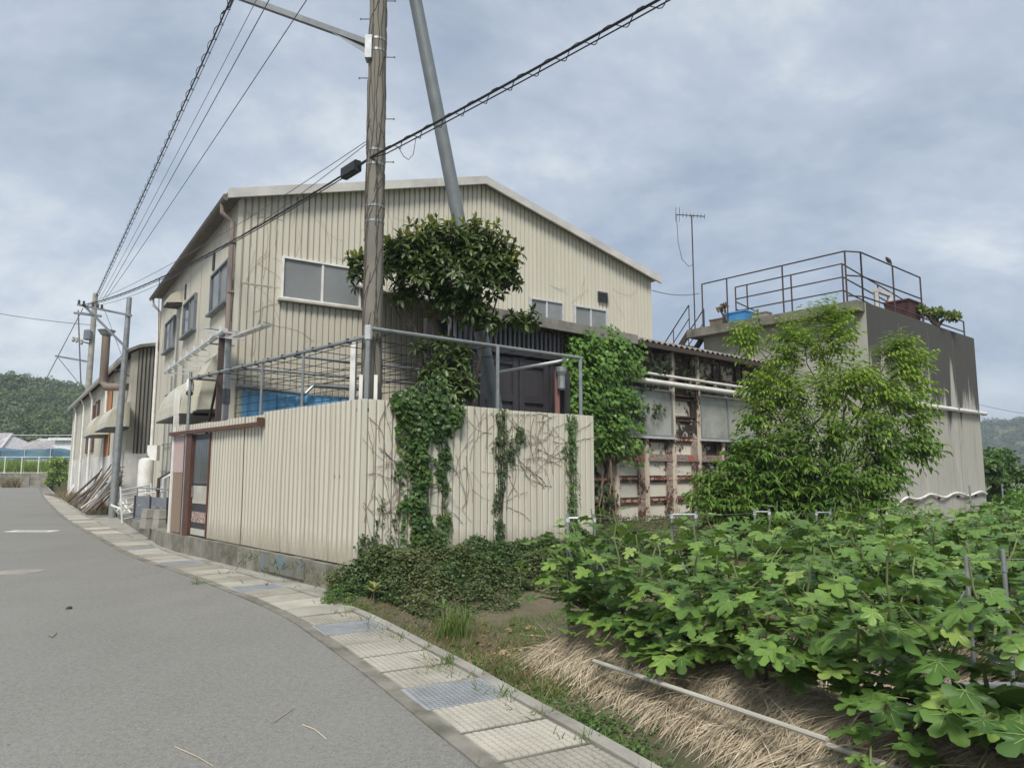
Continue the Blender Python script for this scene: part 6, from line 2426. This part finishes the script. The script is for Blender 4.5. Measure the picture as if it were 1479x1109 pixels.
FRM = [((820, 748), (858, 748), 7.3), ((970, 742), (1005, 744), 8.4), ((1090, 738), (1111, 740), 9.6), ((1179, 740), (1199, 740), 10.9)]
fr_pts = []
for k, (a, b_, Y) in enumerate(FRM):
    A_, B_ = P(a[0], a[1], Y), P(b_[0], b_[1], Y)
    hframe(A_, B_, 'slim pipe frame at the end of the %s fig row' % ORD[k], (A_.z + B_.z) / 2, ROWD * 0.55)
    fr_pts.append(((A_ + B_) / 2))
A_, B_ = P(1395, 803, 4.6), P(1448, 793, 4.6)
for q, lab in ((A_, 'left of two tall thin stakes among the figs near the right edge'), (B_, 'right of two tall thin stakes among the figs near the right edge')):
    bb = MB()
    bb.tube([(q.x, q.y, -0.4), (q.x, q.y, q.z)], 0.0135, 8)
    bb.lathe((q.x, q.y, q.z - 0.12), [(0.019, -0.015), (0.019, 0.015)], 8)
    tag(bb.build('stake', M['galv'], loc=(q.x, q.y, -0.2)), lab, 'stake')
c_ = (A_ + B_) / 2
for k, (a, b_) in enumerate(zip(fr_pts, fr_pts[1:])):
    cable('row_wire', 'thin wire between the %s and %s row frames' % (ORD[k], ORD[k + 1]), [a, b_], 0.0035, M['wire'], 0.02, 6)
cable('row_wire', 'wire from the tall frame running right over the figs', [A_ - Vector((0, 0, 0.02)), A_ + Vector((1.6, 0.1, 0.03))], 0.004, M['wire'], 0.02, 6)
a, b_ = P(1393, 855, 5.3), P(1240, 1105, 4.6)
cable('prop_rod', 'dark leaning rod among the fig leaves', [a, b_], 0.007, M['wire'], 0.0, 2)
for px, Y, lab in ((1400, 23.5, 'pale stake before the tower near its right corner'), (1310, 21.0, 'pale stake standing before the tower wall'), (1447, 26.0, 'pale stake right of the tower')):
    q = P(px, 700, Y)
    bb = MB()
    bb.tube([(q.x, q.y, -0.3), (q.x, q.y, 1.15)], 0.025, 6)
    bb.tube([(q.x, q.y, 0.9), (q.x, q.y, 0.95)], 0.035, 6)
    tag(bb.build('stake', M['galv'], loc=(q.x, q.y, 0)), lab, 'stake')

# ---------------- straw mulch on the ridges
def straw():
    rr = np.random.default_rng(3)
    P_, D_, N_, S_ = [], [], [], []
    for row, cnt in ((0, 26000), (1, 5000), (2, 1500)):
        S = ROWS[row]
        a = rr.uniform(0.0, 4.9, cnt)
        # bundles: strands combed in sheaves
        d = rr.triangular(-0.62, -0.25, 0.5, cnt)
        cell = np.floor(a / 0.26 + 0.35 * np.sin(d * 9))
        sheaf = np.sin(cell * 12.9) * 0.5
        x = S.x + ROWD.x * a + ROWN.x * d
        y = S.y + ROWD.y * a + ROWN.y * d
        z = np.array([gz(i, j) for i, j in zip(x, y)])
        z2 = np.array([gz(i - ROWN.x * 0.1, j - ROWN.y * 0.1) for i, j in zip(x, y)])
        slope = (z2 - z) / 0.1
        pos = np.stack([x, y, z + rr.uniform(0.0, 0.045, cnt) + 0.05 * np.abs(np.sin((a / 0.26 + 0.35 * np.sin(d * 9)) * np.pi)) + 0.02 * np.sin(cell * 7.3)], -1)
        ang = rr.normal(0, 0.32, cnt) + sheaf
        dirv = np.stack([-ROWN.x * np.cos(ang) + ROWD.x * np.sin(ang), -ROWN.y * np.cos(ang) + ROWD.y * np.sin(ang), slope * 0.9 + rr.normal(0.04, 0.1, cnt)], -1)
        loose = rr.uniform(0, 1, cnt) < 0.18
        dirv[loose] = rr.normal(0, 1, (loose.sum(), 3)) * np.array([1, 1, 0.18])
        P_.append(pos)
        D_.append(dirv)
        N_.append(np.stack([rr.normal(0, .3, cnt), rr.normal(0, .3, cnt), np.ones(cnt)], -1))
        S_.append(rr.uniform(0.22, 0.55, cnt))
    pos, D, N, S = map(np.concatenate, (P_, D_, N_, S_))
    m3 = frames(D, nrm(N), S)
    m3[:, :, 0] *= (0.0065 / 0.04 / S)[:, None] * 1.0
    o_ = scatter('straw_mulch', *TM['blade'], m3, pos, M['straw'])
    tag(o_, 'pale rice straw mulch laid over the fig ridge', 'straw', kind='stuff')


straw()
# leaf litter and pale husks
rr_ = np.random.default_rng(5)
q = []
while len(q) < 260:
    px, py = rr_.uniform(640, 900), rr_.uniform(895, 990)
    g_ = G(px, py, -0.15)
    if g_.x > offs_x(g_.y) + 0.15:
        q.append((g_.x, g_.y, gz(g_.x, g_.y) + 0.03))
q = np.array(q)
D = rr_.normal(0, 1, (len(q), 3)) * np.array([1, 1, 0.3])
m3 = frames(D, nrm(rr_.normal(0, 0.5, (len(q), 3)) + np.array([0, 0, 1])), rr_.uniform(0.04, 0.11, len(q)))
tag(scatter('leaf_litter', *TM['small'], m3, q, M['dead_leaf']), 'scattered dead leaves on the soil below the bank', 'leaves', kind='stuff')

# pipes lying on the straw and through the rows
for k, (a, b_, lab, mt, r_) in enumerate(((G(858, 954, 0.07), G(1195, 1068, 0.12), 'long pale bamboo pole lying on the straw', 'panel_light', 0.017),
                                           (G(1195, 1075, 0.02), G(1330, 1120, 0.02), 'bamboo pole end half buried near the bottom edge', 'panel_light', 0.017))):
    bb = MB()
    n = 9
    bb.tube([a + (b_ - a) * (i / n) for i in range(n + 1)], [r_ * (1.0 + (0.05 if i % 2 else 0)) for i in range(n + 1)], 8)
    tag(bb.build('bamboo_pole', M[mt], smooth=True), lab, 'pole')
bb = MB()
a, b_ = P(1310, 1050, 4.9), P(1479, 1075, 4.9)
a.z = b_.z = 0.22
bb.tube([a - ROWD * 1.2, a, b_, b_ + ROWD], 0.022, 8)
tag(bb.build('water_pipe', M['galv'], smooth=True), 'grey irrigation pipe under the figs near the right edge', 'pipe')

# ================================================================== YARD CLUTTER ALONG THE LANE
yz = 0.28
tq = P(209, 700, 21.0)
tank = thing('gas_tank', 'white upright gas tank by the factory wall', 'tank', (tq.x, tq.y, yz))
ht = P(209, 661, 21.0).z - yz
MB().lathe((tq.x, tq.y, yz), [(0.17, 0), (0.2, 0.04), (0.2, ht - 0.14), (0.18, ht - 0.06), (0.11, ht - 0.01), (0.04, ht)], 20).build('body', M['white'], tank, smooth=True)
MB().lathe((tq.x, tq.y, yz + ht), [(0.05, 0), (0.05, 0.06), (0.03, 0.07), (0.03, 0.14)], 10).build('valve', M['galv'], tank)
bb = MB()
bb.tube([(tq.x + 0.1, tq.y - 0.16, yz + 0.85), (tq.x + 0.2, tq.y - 0.3, yz + 0.7), (tq.x + 0.4, tq.y - 0.2, yz + 0.72), (tq.x + 0.6, tq.y, yz + 0.75)], 0.025, 6)
bb.build('hose', M['white'], tank)
q = P(222, 650, 21.2)
bb = MB()
bb.box(q.x - 0.14, q.x + 0.14, q.y - 0.1, q.y + 0.1, q.z - 0.3, q.z + 0.14)
mb_ = bb.build('meter_box', M['white'])
tag(mb_, 'small white meter box above the gas tank', 'box')
bb = MB()
bb.tube([(q.x, q.y, q.z - 0.3), (q.x, q.y, yz)], 0.03, 6)
bb.build('riser', M['galv'], mb_)
for k, (px, y0, lab) in enumerate(((229, 700, 'left grey gas pipe riser by the factory wall'), (236, 690, 'right grey gas pipe riser by the factory wall'))):
    q = P(px, y0, 20.0)
    bb = MB()
    bb.tube([(q.x, q.y, yz), (q.x, q.y, 1.4), (q.x + 0.15, q.y + 0.1, 1.5), (q.x + 0.15, q.y + 0.3, 1.55)], 0.045, 8)
    bb.lathe((q.x, q.y, 1.05), [(0.07, 0), (0.07, 0.12)], 8)
    tag(bb.build('pipe_riser', M['galv_pale'] if k else M['rust'], loc=(q.x, q.y, yz)), lab, 'pipe')

# grey drop-side cart with tubular end gate
ca, cb_ = P(198, 722, 18.6), P(247, 718, 16.9)
cart = thing('drop_side_cart', 'grey metal cart body with tubular gate on the kerb', 'cart', (ca.x, ca.y, yz))
CF = Fr(ca, tuple((Vector((cb_.x, cb_.y, 0)) - Vector((ca.x, ca.y, 0))).normalized())[:2], 1)
CL = (Vector((cb_.x, cb_.y, 0)) - Vector((ca.x, ca.y, 0))).length
for z0, z1 in ((0.5, 0.74), (0.76, 0.98)):
    MB().fbox(CF, 0.05, CL, 0.0, 0.05, z0, z1).build('side_board', M['grey_paint'], cart)
MB().fbox(CF, 0.03, CL, -0.75, 0.06, 0.4, 0.48).build('bed', M['grey_paint'], cart)
for s in (0.05, CL * 0.5, CL - 0.03):
    MB().fbox(CF, s - 0.03, s + 0.03, 0.051, 0.08, 0.42, 1.0).build('stake_post', M['dark_steel'], cart)
for n_ in (-0.75, 0.02):
    MB().tube([CF.pt(0.02, n_, 1.18), CF.pt(CL, n_, 1.18)], 0.02, 6).build('top_rail', M['galv'], cart)
    for s in (0.05, CL - 0.05):
        MB().tube([CF.pt(s, n_, 0.45), CF.pt(s, n_, 1.18)], 0.018, 6).build('rail_upright', M['galv'], cart)
gate = thing('tube_gate', 'leaning white tubular gate against the grey cart', 'gate', (ca.x, ca.y, yz))
for k in range(7):
    z = 0.42 + k * 0.12
    MB().tube([CF.pt(-0.05 - 0.03 * k, 0.32, z - 0.02), CF.pt(-0.22 - 0.02 * k, -0.4, z + 0.1)], 0.02, 6).build('bar', M['galv_pale'], gate)
for n_, dz in ((0.32, 0), (-0.4, 0.1)):
    MB().tube([CF.pt(0.02, n_, 0.3 + dz), CF.pt(-0.3, n_, 1.2 + dz)], 0.024, 6).build('upright', M['galv_pale'], gate)
for k, n_ in enumerate((-0.2, -0.55)):
    c_ = CF.pt(CL * 0.45, n_, 0.42)
    MB().tube([CF.pt(CL * 0.45, -0.1 + n_ * 0.6 - 0.04, 0.44), CF.pt(CL * 0.45, -0.1 + n_ * 0.6 + 0.04, 0.44)], 0.14, 14).build('wheel', M['black'], cart)

BLK = [((215, 735), 17.2, 0.0, 'lower left concrete block of the pair by the door'), ((215, 735), 17.2, 0.24, 'small upper concrete block at the left by the door'),
       ((233, 736), 16.9, 0.0, 'lower right concrete block nearest the door'), ((233, 736), 16.9, 0.24, 'upper right concrete block nearest the door')]
for (px, py), Y, dz, lab in BLK:
    q = P(px, py, Y)
    w_ = 0.2 if dz == 0 else 0.17
    bb = MB()
    rz = random.uniform(-0.12, 0.12)
    d = Vector((math.cos(rz - 0.6), math.sin(rz - 0.6), 0))
    tapered(bb, Vector((q.x, q.y, yz + dz)), w_ + 0.06, w_ + 0.12, w_ + 0.02, w_ + 0.07, 0.235 if dz == 0 else 0.2, d=d)
    tapered(bb, Vector((q.x, q.y, yz + dz + (0.235 if dz == 0 else 0.2))), w_, w_ + 0.05, w_ - 0.02, w_ + 0.03, 0.004, d=d)
    tag(bb.build('concrete_block', M['concrete'], loc=(q.x, q.y, yz + dz)), lab, 'block', 'concrete blocks stacked by the door')

# boards and scrap leaning on the warehouse plinth
rr = random.Random(6)
for k in range(26):
    px = rr.uniform(126, 158)
    s = WL.sx(px, 0.6, 680)
    L = rr.uniform(1.5, 2.7)
    tilt = rr.uniform(0.5, 0.95)
    lean = rr.uniform(-0.9, 0.4)
    a = WL.pt(s + 0.4, rr.uniform(0.75, 1.25), 0.15 + rr.uniform(0, 0.15))
    b_ = WL.pt(s + 0.4 - lean * 0.5 - 0.7, rr.uniform(0.08, 0.25), 0.15 + L * tilt * 0.8)
    bb = MB()
    bb.bar(a, b_, rr.uniform(0.08, 0.22), rr.uniform(0.02, 0.05), up=WL.n + Vector((rr.uniform(-.3, .3), rr.uniform(-.3, .3), 0.3)))
    mt = rr.choice(['wood', 'wood', 'wood', 'galv', 'panel_light', 'rust'])
    tag(bb.build('scrap_board', M[mt], loc=a), {'wood': 'weathered brown board', 'galv': 'dull metal strip', 'panel_light': 'pale grey strip', 'rust': 'rusty dark strip'}[mt] + ' in the scrap heap leaning on the warehouse', 'board', 'scrap boards leaning on the warehouse')
for k, (px, Y, lab) in enumerate(((98, 44.0, 'pale broken frame leaning at the far end of the warehouse'), (116, 36.0, 'pale scrap sheet lying before the warehouse middle'))):
    q = P(px, 690, Y)
    bb = MB()
    for a, b_ in (((0, 0), (0.9, 1.6)), ((0.6, 0), (1.5, 1.6)), ((0, 0), (0.6, 0)), ((0.9, 1.6), (1.5, 1.6))):
        bb.bar(q + Vector((a[0], 0, a[1] - q.z + 0.1 if k == 0 else a[1] * 0.3 - q.z + 0.2)), q + Vector((b_[0], 0.2, b_[1] - q.z + 0.1 if k == 0 else b_[1] * 0.3 - q.z + 0.2)), 0.14, 0.12)
    tag(bb.build('scrap_heap', M['white']), lab, 'scrap')
sp = []
for k in range(60):
    px = rr.uniform(95, 160)
    q = G(px, 712 + (px - 95) * 0.36 + rr.uniform(-3, 3), 0.1)
    sp.append((q.x, q.y, rr.uniform(0.5, 1)))


def flat_tufts(name, label, spots, z, mt, blades, height, spread, seed, lean):
    rr = np.random.default_rng(seed)
    pos = np.concatenate([np.stack([x + rr.normal(0, spread, blades), y + rr.normal(0, spread, blades), np.full(blades, z)], -1) for x, y, k in spots])
    n = len(pos)
    D = np.stack([rr.normal(0, lean, n), rr.normal(0, lean, n), np.ones(n)], -1)
    m3 = frames(D, nrm(rr.normal(0, 1, (n, 3))), rr.uniform(0.5, 1, n) * height)
    return tag(scatter(name, *TM['blade'], m3, pos, mt), label, 'grass', kind='stuff')


flat_tufts('dry_weeds', 'dry brown weeds along the foot of the warehouse', sp, 0.05, M['dry'], 60, 0.55, 0.3, 8, 0.6)
bb = MB()
q = P(183, 722, 22.5)
for k in range(7):
    bb.tube([(q.x + rr.uniform(-.3, .3), q.y + rr.uniform(-.3, .3), 0.3), (q.x + rr.uniform(-.5, .5), q.y + rr.uniform(-.4, .4), 0.55 + rr.uniform(0, .25)), (q.x + rr.uniform(-.5, .5), q.y + rr.uniform(-.4, .4), 0.35)], 0.03, 5)
o_ = bb.build('hose_tangle', M['white'])
o_['kind'] = 'stuff'
tag(o_, 'pale tangled hose pile by the galvanised pole', 'hose')

# ================================================================== ROAD DETAILS
q0, q1 = G(12, 769), G(82, 765)
gr = thing('road_grate', 'pale rectangular drain grate set in the asphalt', 'drain grate', ((q0 + q1) / 2))
ctr = (q0 + q1) / 2
du = Vector((0.83, 0.55, 0))
dn = Vector((-0.55, 0.83, 0))
RF = Fr(ctr, (1, 0), -1)
w2, l2 = 0.62, 0.22
bb = MB()
for a, b_, c_, d in ((-w2, w2, -l2, -l2 + 0.08), (-w2, w2, l2 - 0.08, l2), (-w2, -w2 + 0.2, -l2 + 0.08, l2 - 0.08), (w2 - 0.2, w2, -l2 + 0.08, l2 - 0.08)):
    bb.fbox(RF, a, b_, c_, d, -0.05, 0.008)
bb.build('surround', M['white'], gr)
for k in range(16):
    s = -w2 + 0.22 + k * (2 * w2 - 0.44) / 15
    MB().fbox(RF, s - 0.012, s + 0.012, -l2 + 0.08, l2 - 0.08, -0.04, 0.007).build('grate_bar', M['galv_pale'], gr)
q = G(30, 825.5)
bb = MB()
bb.lathe((q.x, q.y, 0), [(0.33, 0.0), (0.33, 0.006), (0.31, 0.008)], 28)
bb.lathe((q.x, q.y, 0.008), [(0.28, 0), (0.28, 0.003)], 28)
tag(bb.build('manhole_cover', M['concrete'], loc=(q.x, q.y, 0)), 'round worn manhole cover in the lane', 'manhole')
q = G(100, 879)
bb = MB()
bb.lathe((q.x, q.y, 0), [(0.032, 0), (0.036, 0.012), (0.026, 0.024), (0.01, 0.03)], 7)
tag(bb.build('pebble', M['black'], loc=(q.x, q.y, 0)), 'small dark stone on the lane', 'stone')
for k, (pa, pm, pb_, lab) in enumerate((((253, 1078), (285, 1092), (308, 1106), 'pale straw on the asphalt at the bottom'), ((393, 1044), (410, 1032), (425, 1022), 'straight pale straw on the asphalt'),
                                         ((437, 1046), (455, 1053), (472, 1067), 'curved pale straw on the asphalt'), 
                                         ((70, 918), (76, 920), (82, 914), 'small curled dry leaf on the asphalt'))):
    bb = MB()
    bb.tube([G(*pa, 0.004), G(*pm, 0.008), G(*pb_, 0.004)], 0.0032, 4)
    tag(bb.build('twig', M['straw'] if k < 3 else M['bark']), lab, 'twig')
gr_ = []
rr2 = np.random.default_rng(44)
n = 420
pos = np.stack([rr2.uniform(-9, 0.4, n), rr2.uniform(3.6, 16, n), np.full(n, 0.004)], -1)
keep = np.array([p_[0] < offs_x(p_[1]) - 0.85 for p_ in pos])
pos = pos[keep]
m3 = frames(rr2.normal(0, 1, (len(pos), 3)) * np.array([1, 1, 0.1]), nrm(rr2.normal(0, 0.2, (len(pos), 3)) + np.array([0, 0, 1])), rr2.uniform(0.006, 0.022, len(pos)))
tag(scatter('grit', *TM['small'], m3, pos, M['dead_leaf']), 'fine grit and leaf crumbs scattered on the lane', 'grit', kind='stuff')

# ================================================================== DISTANCE: LEFT
YF = 74.0
wl_a, wl_b = P(-60, 703, YF), P(68, 703, YF)
rw = thing('retaining_wall', 'low brown concrete wall at the end of the lane', 'wall', (wl_b.x, wl_b.y, 0))
zt = P(30, 684, YF).z
DF = Fr((wl_a.x, wl_a.y), (1, 0), 1)
WLen = wl_b.x - wl_a.x
for k in range(5):
    MB().fbox(DF, WLen * k / 5 + 0.02, WLen * (k + 1) / 5 - 0.02, -0.4, 0.02 * (k % 2), -0.3, zt).build('wall_block', M['concrete_dirty'], rw)
gd = thing('rail_fence', 'white pipe rail fence above the wall at the lane end', 'fence', (wl_a.x, wl_a.y - 0.0, zt))
for k in range(6):
    s = WLen * 1.15 * (k + 0.5) / 6
    MB().tube([DF.pt(s, -0.3, zt - 0.1), DF.pt(s, -0.3, zt + 1.75)], 0.05, 6).build('post', M['white'], gd)
for z in (0.1, 1.7):
    MB().tube([DF.pt(-1, -0.3, zt + z), DF.pt(WLen * 1.25, -0.3, zt + z)], 0.035, 6).build('rail', M['white'], gd)


def clumps(name, label, centres, mt, per, leaf, seed, cat='trees', kind='stuff', flat=0.85, parent=None):
    """Crowns made of many outward-facing leaf cards over lumpy ellipsoids."""
    rr = np.random.default_rng(seed)
    P_, N_, S_ = [], [], []
    for x, y, z, r in centres:
        d = nrm(rr.normal(size=(per, 3)))
        d[:, 2] = np.abs(d[:, 2]) * 1.0 - 0.25
        lump = 0.8 + 0.22 * np.sin(d[:, 0] * 7 + x) * np.sin(d[:, 1] * 6 + y) + 0.12 * np.sin(d[:, 2] * 11 + z)
        p_ = np.array([x, y, z]) + d * (r * lump * rr.uniform(0.75, 1.03, per))[:, None] * np.array([1, 1, flat])
        P_.append(p_)
        N_.append(d + rr.normal(0, 0.55, (per, 3)))
        S_.append(rr.uniform(0.6, 1.3, per) * leaf)
    pos, N, S = map(np.concatenate, (P_, N_, S_))
    D = np.cross(N, rr.normal(size=N.shape))
    m3 = frames(D, nrm(N), S)
    o_ = scatter(name, *TM['small'], m3, pos, mt, parent)
    if parent is None:
        tag(o_, label, cat, kind=kind)
    else:
        o_['kind'] = 'stuff'
    return o_


def hill_z(x, y):
    t = sm(118, 235, y + 0.15 * (x + 150))
    ridge = 21.5 + 3.5 * math.sin(x * 0.035 + 1.0) + 2.2 * math.sin(x * 0.11) + 1.2 * math.sin(x * 0.23)
    return ridge * t


bb = MB()
xs = list(range(-330, 10, 10))
ys = list(range(110, 300, 10))
for y in ys:
    for x in xs:
        bb.v.append((x, y, hill_z(x, y) - 0.6))
n = len(xs)
for i in range(len(ys) - 1):
    for j in range(n - 1):
        bb.f.append((i * n + j, i * n + j + 1, (i + 1) * n + j + 1, (i + 1) * n + j))
        bb.m.append(0)
tag(bb.build('hill', M['ground'], smooth=True), 'wooded hill at the end of the lane', kind='structure')
rr = random.Random(9)
cen = []
while len(cen) < 330:
    y = rr.uniform(118, 262)
    x = rr.uniform(-0.78, -0.44) * y
    cen.append((x, y, hill_z(x, y) + rr.uniform(0.3, 2.2), rr.uniform(3.2, 7.5)))
clumps('hill_forest', 'dense broadleaf forest covering the hill at the lane end', cen, M['forest'], 650, 0.85, 12, 'forest')
# crop strip, netting and roofs before the hill
sp = [(rr.uniform(wl_a.x - 2, wl_b.x + 9), rr.uniform(76, 84), 1) for k in range(260)]
flat_tufts('crop_rows', 'pale green crop growing behind the rail fence', sp, zt - 0.1, M['rice'], 40, 1.9, 0.5, 21, 0.3)
bb = MB()
bb.box(wl_a.x - 20, wl_b.x + 14, 75, 100, -0.5, zt - 0.12)
tag(bb.build('terrace', M['ground']), 'raised field behind the retaining wall', kind='structure')
nz0, nz1 = P(40, 663, 88).z, P(40, 648, 88).z
nt_ = thing('crop_netting', 'blue protective netting stretched on poles before the tiled roofs', 'netting', (wl_a.x, 88, zt))
bb = MB()
n = 26
for k in range(n + 1):
    x = wl_a.x - 8 + (wl_b.x + 12 - wl_a.x + 8) * k / n
    sag = 0.35 * abs(math.sin(k * 0.9)) + 0.12 * math.sin(k * 2.3)
    bb.v += [(x, 88 + 0.2 * math.sin(k), nz0), (x, 88.1, nz1 - sag), (x, 92, nz1 - sag * 0.6 + 0.2), (x, 96, nz1 - sag)]
for k in range(n):
    for j in range(3):
        bb.f.append((4 * k + j, 4 * k + j + 1, 4 * k + 5 + j, 4 * k + 4 + j))
        bb.m.append(0)
bb.build('net', M['net'], nt_)
for k in range(9):
    x = wl_a.x - 6 + (wl_b.x + 10 - wl_a.x + 6) * k / 8
    MB().tube([(x, 87.9, zt - 0.2), (x, 87.9, nz1 + 0.1)], 0.05, 6).build('net_pole', M['galv_pale'], nt_)
MB().tube([(wl_a.x - 8, 88, nz0), (wl_b.x + 12, 88, nz0)], 0.06, 6).build('net_rail', M['blue_plastic'], nt_)


def house(x0, x1, y0, y1, ze, zr, label, hip=1.2):
    t = thing('tiled_house', label, 'house', ((x0 + x1) / 2, y0, 0))
    MB().box(x0 + 0.6, x1 - 0.6, y0 + 0.6, y1 - 0.6, 0, ze).build('wall', M['house_wall'], t)
    ym = (y0 + y1) / 2
    rf = MB()
    rf.add([(x0, y0, ze), (x1, y0, ze), (x1, y1, ze), (x0, y1, ze), (x0 + hip, ym, zr), (x1 - hip, ym, zr)],
           [(0, 1, 5, 4), (1, 2, 5), (2, 3, 4, 5), (3, 0, 4)])
    r_ = rf.build('roof', M['tile'], t)
    k = 14
    for i in range(k):
        xa = x0 + 0.3 + (x1 - x0 - 0.6) * i / (k - 1)
        xb = min(max(xa, x0 + hip), x1 - hip)
        MB().bar((xa, y0 - 0.02, ze + 0.06), (xb, ym, zr + 0.05), 0.22, 0.1).build('tile_course', M['tile'], r_)
    MB().bar((x0 + hip - 0.3, ym, zr + 0.1), (x1 - hip + 0.3, ym, zr + 0.1), 0.4, 0.35).build('ridge', M['tile'], r_)
    for xa, xb in ((x0, x0 + hip), (x1, x1 - hip)):
        MB().bar((xa, y0 - 0.05, ze + 0.08), (xb, ym, zr + 0.1), 0.3, 0.22).build('hip_ridge', M['tile'], r_)
    return t


a, b_ = P(22, 648, 104), P(93, 648, 104)
house(a.x, b_.x, 102, 111, P(50, 650, 102).z, P(50, 636, 106.5).z, 'long grey tiled roof house behind the blue netting', 1.8)
a, b_ = P(-70, 648, 100), P(16, 648, 100)
house(a.x, b_.x, 98, 108, P(0, 648, 98).z, P(0, 628, 103).z, 'grey tiled house with steep roof end at the left edge', 2.2)
q = P(97, 640, 92)
bb = MB()
bb.box(q.x - 0.6, q.x + 3, 90.5, 94, 1, q.z + 0.3)
bb.box(q.x - 1.2, q.x + 3.4, 90, 94.5, q.z + 0.3, q.z + 0.6)
tag(bb.build('hut', M['white'], loc=(q.x, 92, 1)), 'white flat-roofed hut peeping past the warehouse end', 'hut')
q = P(42, 640, 86)
bb = MB()
bb.tube([(q.x, 97, 1), (q.x, 97, P(42, 630, 97).z)], 0.09, 6)
bb.lathe((q.x, 97, P(42, 630, 97).z), [(0.13, 0), (0.13, 0.15)], 6)
tag(bb.build('vent_pipe', M['white']), 'thin white pipe standing before the long tiled roof', 'pipe')
bs = thing('roadside_shrub', 'light green shrub at the end of the lane beside the wall', 'shrub', P(85, 700, 70))
cen = [(P(px, py, 70).x, 70 + rr.uniform(-1, 1), P(px, py, 70).z, r_) for px, py, r_ in ((80, 690, 0.9), (88, 680, 1.1), (94, 692, 0.9), (76, 697, 0.6), (86, 667, 0.8), (96, 668, 0.8))]
clumps('foliage', '', cen, M['rice'], 260, 0.28, 5, parent=bs)
limbs('stem', [(bend(P(86, 703, 70), P(86 + k * 4, 680, 70), 0, 3, 0.05), 0.06, 0.03) for k in (-1, 0, 1)], M['bark'], bs)
q = P(14, 703, 72)
flat_tufts('dry_shrub', 'pinkish dry shrub against the wall at the lane end', [(q.x, q.y, 1), (q.x + 0.4, q.y, 1)], 0.0, M['dry'], 160, 1.3, 0.3, 31, 0.35)

# ================================================================== DISTANCE: RIGHT
def hill2_z(x, y):
    return (30 + 5 * math.sin(x * 0.02) + 3 * math.sin(x * 0.05 + 1)) * sm(380, 560, y)


bb = MB()
xs = list(range(200, 900, 20))
ys = list(range(360, 700, 20))
for y in ys:
    for x in xs:
        bb.v.append((x, y, hill2_z(x, y) - 1))
n = len(xs)
for i in range(len(ys) - 1):
    for j in range(n - 1):
        bb.f.append((i * n + j, i * n + j + 1, (i + 1) * n + j + 1, (i + 1) * n + j))
        bb.m.append(0)
tag(bb.build('far_hill', M['ground'], smooth=True), 'distant wooded hill right of the tower', kind='structure')
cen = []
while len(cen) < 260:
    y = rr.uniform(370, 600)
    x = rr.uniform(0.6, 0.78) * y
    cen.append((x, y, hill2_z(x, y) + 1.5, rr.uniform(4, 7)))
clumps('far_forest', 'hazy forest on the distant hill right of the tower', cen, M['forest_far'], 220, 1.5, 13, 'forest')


def bush(label, spots, mt, per, leaf, seed, name='shrub'):
    c_ = [(P(px, py, Y).x, Y + rr.uniform(-0.3, 0.3), P(px, py, Y).z, rp * Y / FPX) for px, py, rp, Y in spots]
    b0 = Vector((c_[0][0], c_[0][1], TZ if name.startswith('roof') else -0.4))
    t = thing(name, label, 'shrub', b0)
    clumps('foliage', '', c_, mt, per, leaf, seed, parent=t)
    limbs('stem', [(bend(b0, Vector(q[:3]), 0.1, 4, 0.05, rr), 0.06, 0.02) for q in c_], M['bark'], t)


bush('dark rounded shrub behind the tower at the right edge', [(1445, 665, 30, 31), (1435, 695, 28, 30), (1470, 690, 28, 31), (1425, 675, 20, 30), (1480, 720, 25, 30), (1450, 720, 26, 30)], M['ivy'], 700, 0.22, 41, 'dark_shrub')
bush('bright green shrub low at the right edge', [(1460, 725, 22, 24), (1475, 740, 22, 23), (1440, 740, 18, 24), (1490, 715, 20, 25)], M['ivy_bright'], 420, 0.16, 42, 'light_shrub')
bush('yellow-green roof grasses at the right end of the tower roof', [(1352, 455, 14, 23.2), (1340, 450, 10, 22.8), (1372, 460, 9, 23.8), (1325, 447, 9, 22.6)], M['grass'], 320, 0.16, 43, 'roof_shrub')
bush('small weeds on the roof left of the blue tub', [(1050, 440, 6, 22.8), (1042, 446, 5, 23)], M['dry'], 90, 0.1, 45, 'roof_weed')

# ================================================================== AIR
bb = MB()
bb.box(-2000, 2000, -260, 2400, -1.6, 48)
m = bpy.data.materials.new('haze_air')
m.use_nodes = True
nt = m.node_tree
nt.nodes.remove(nt.nodes['Principled BSDF'])
pv = nt.nodes.new('ShaderNodeVolumePrincipled')
pv.inputs['Color'].default_value = (0.80, 0.88, 1.0, 1)
pv.inputs['Density'].default_value = 0.00055
nt.links.new(pv.outputs[0], nt.nodes['Material Output'].inputs['Volume'])
tag(bb.build('haze', m), 'thin pale haze softening the distant hills', kind='stuff')
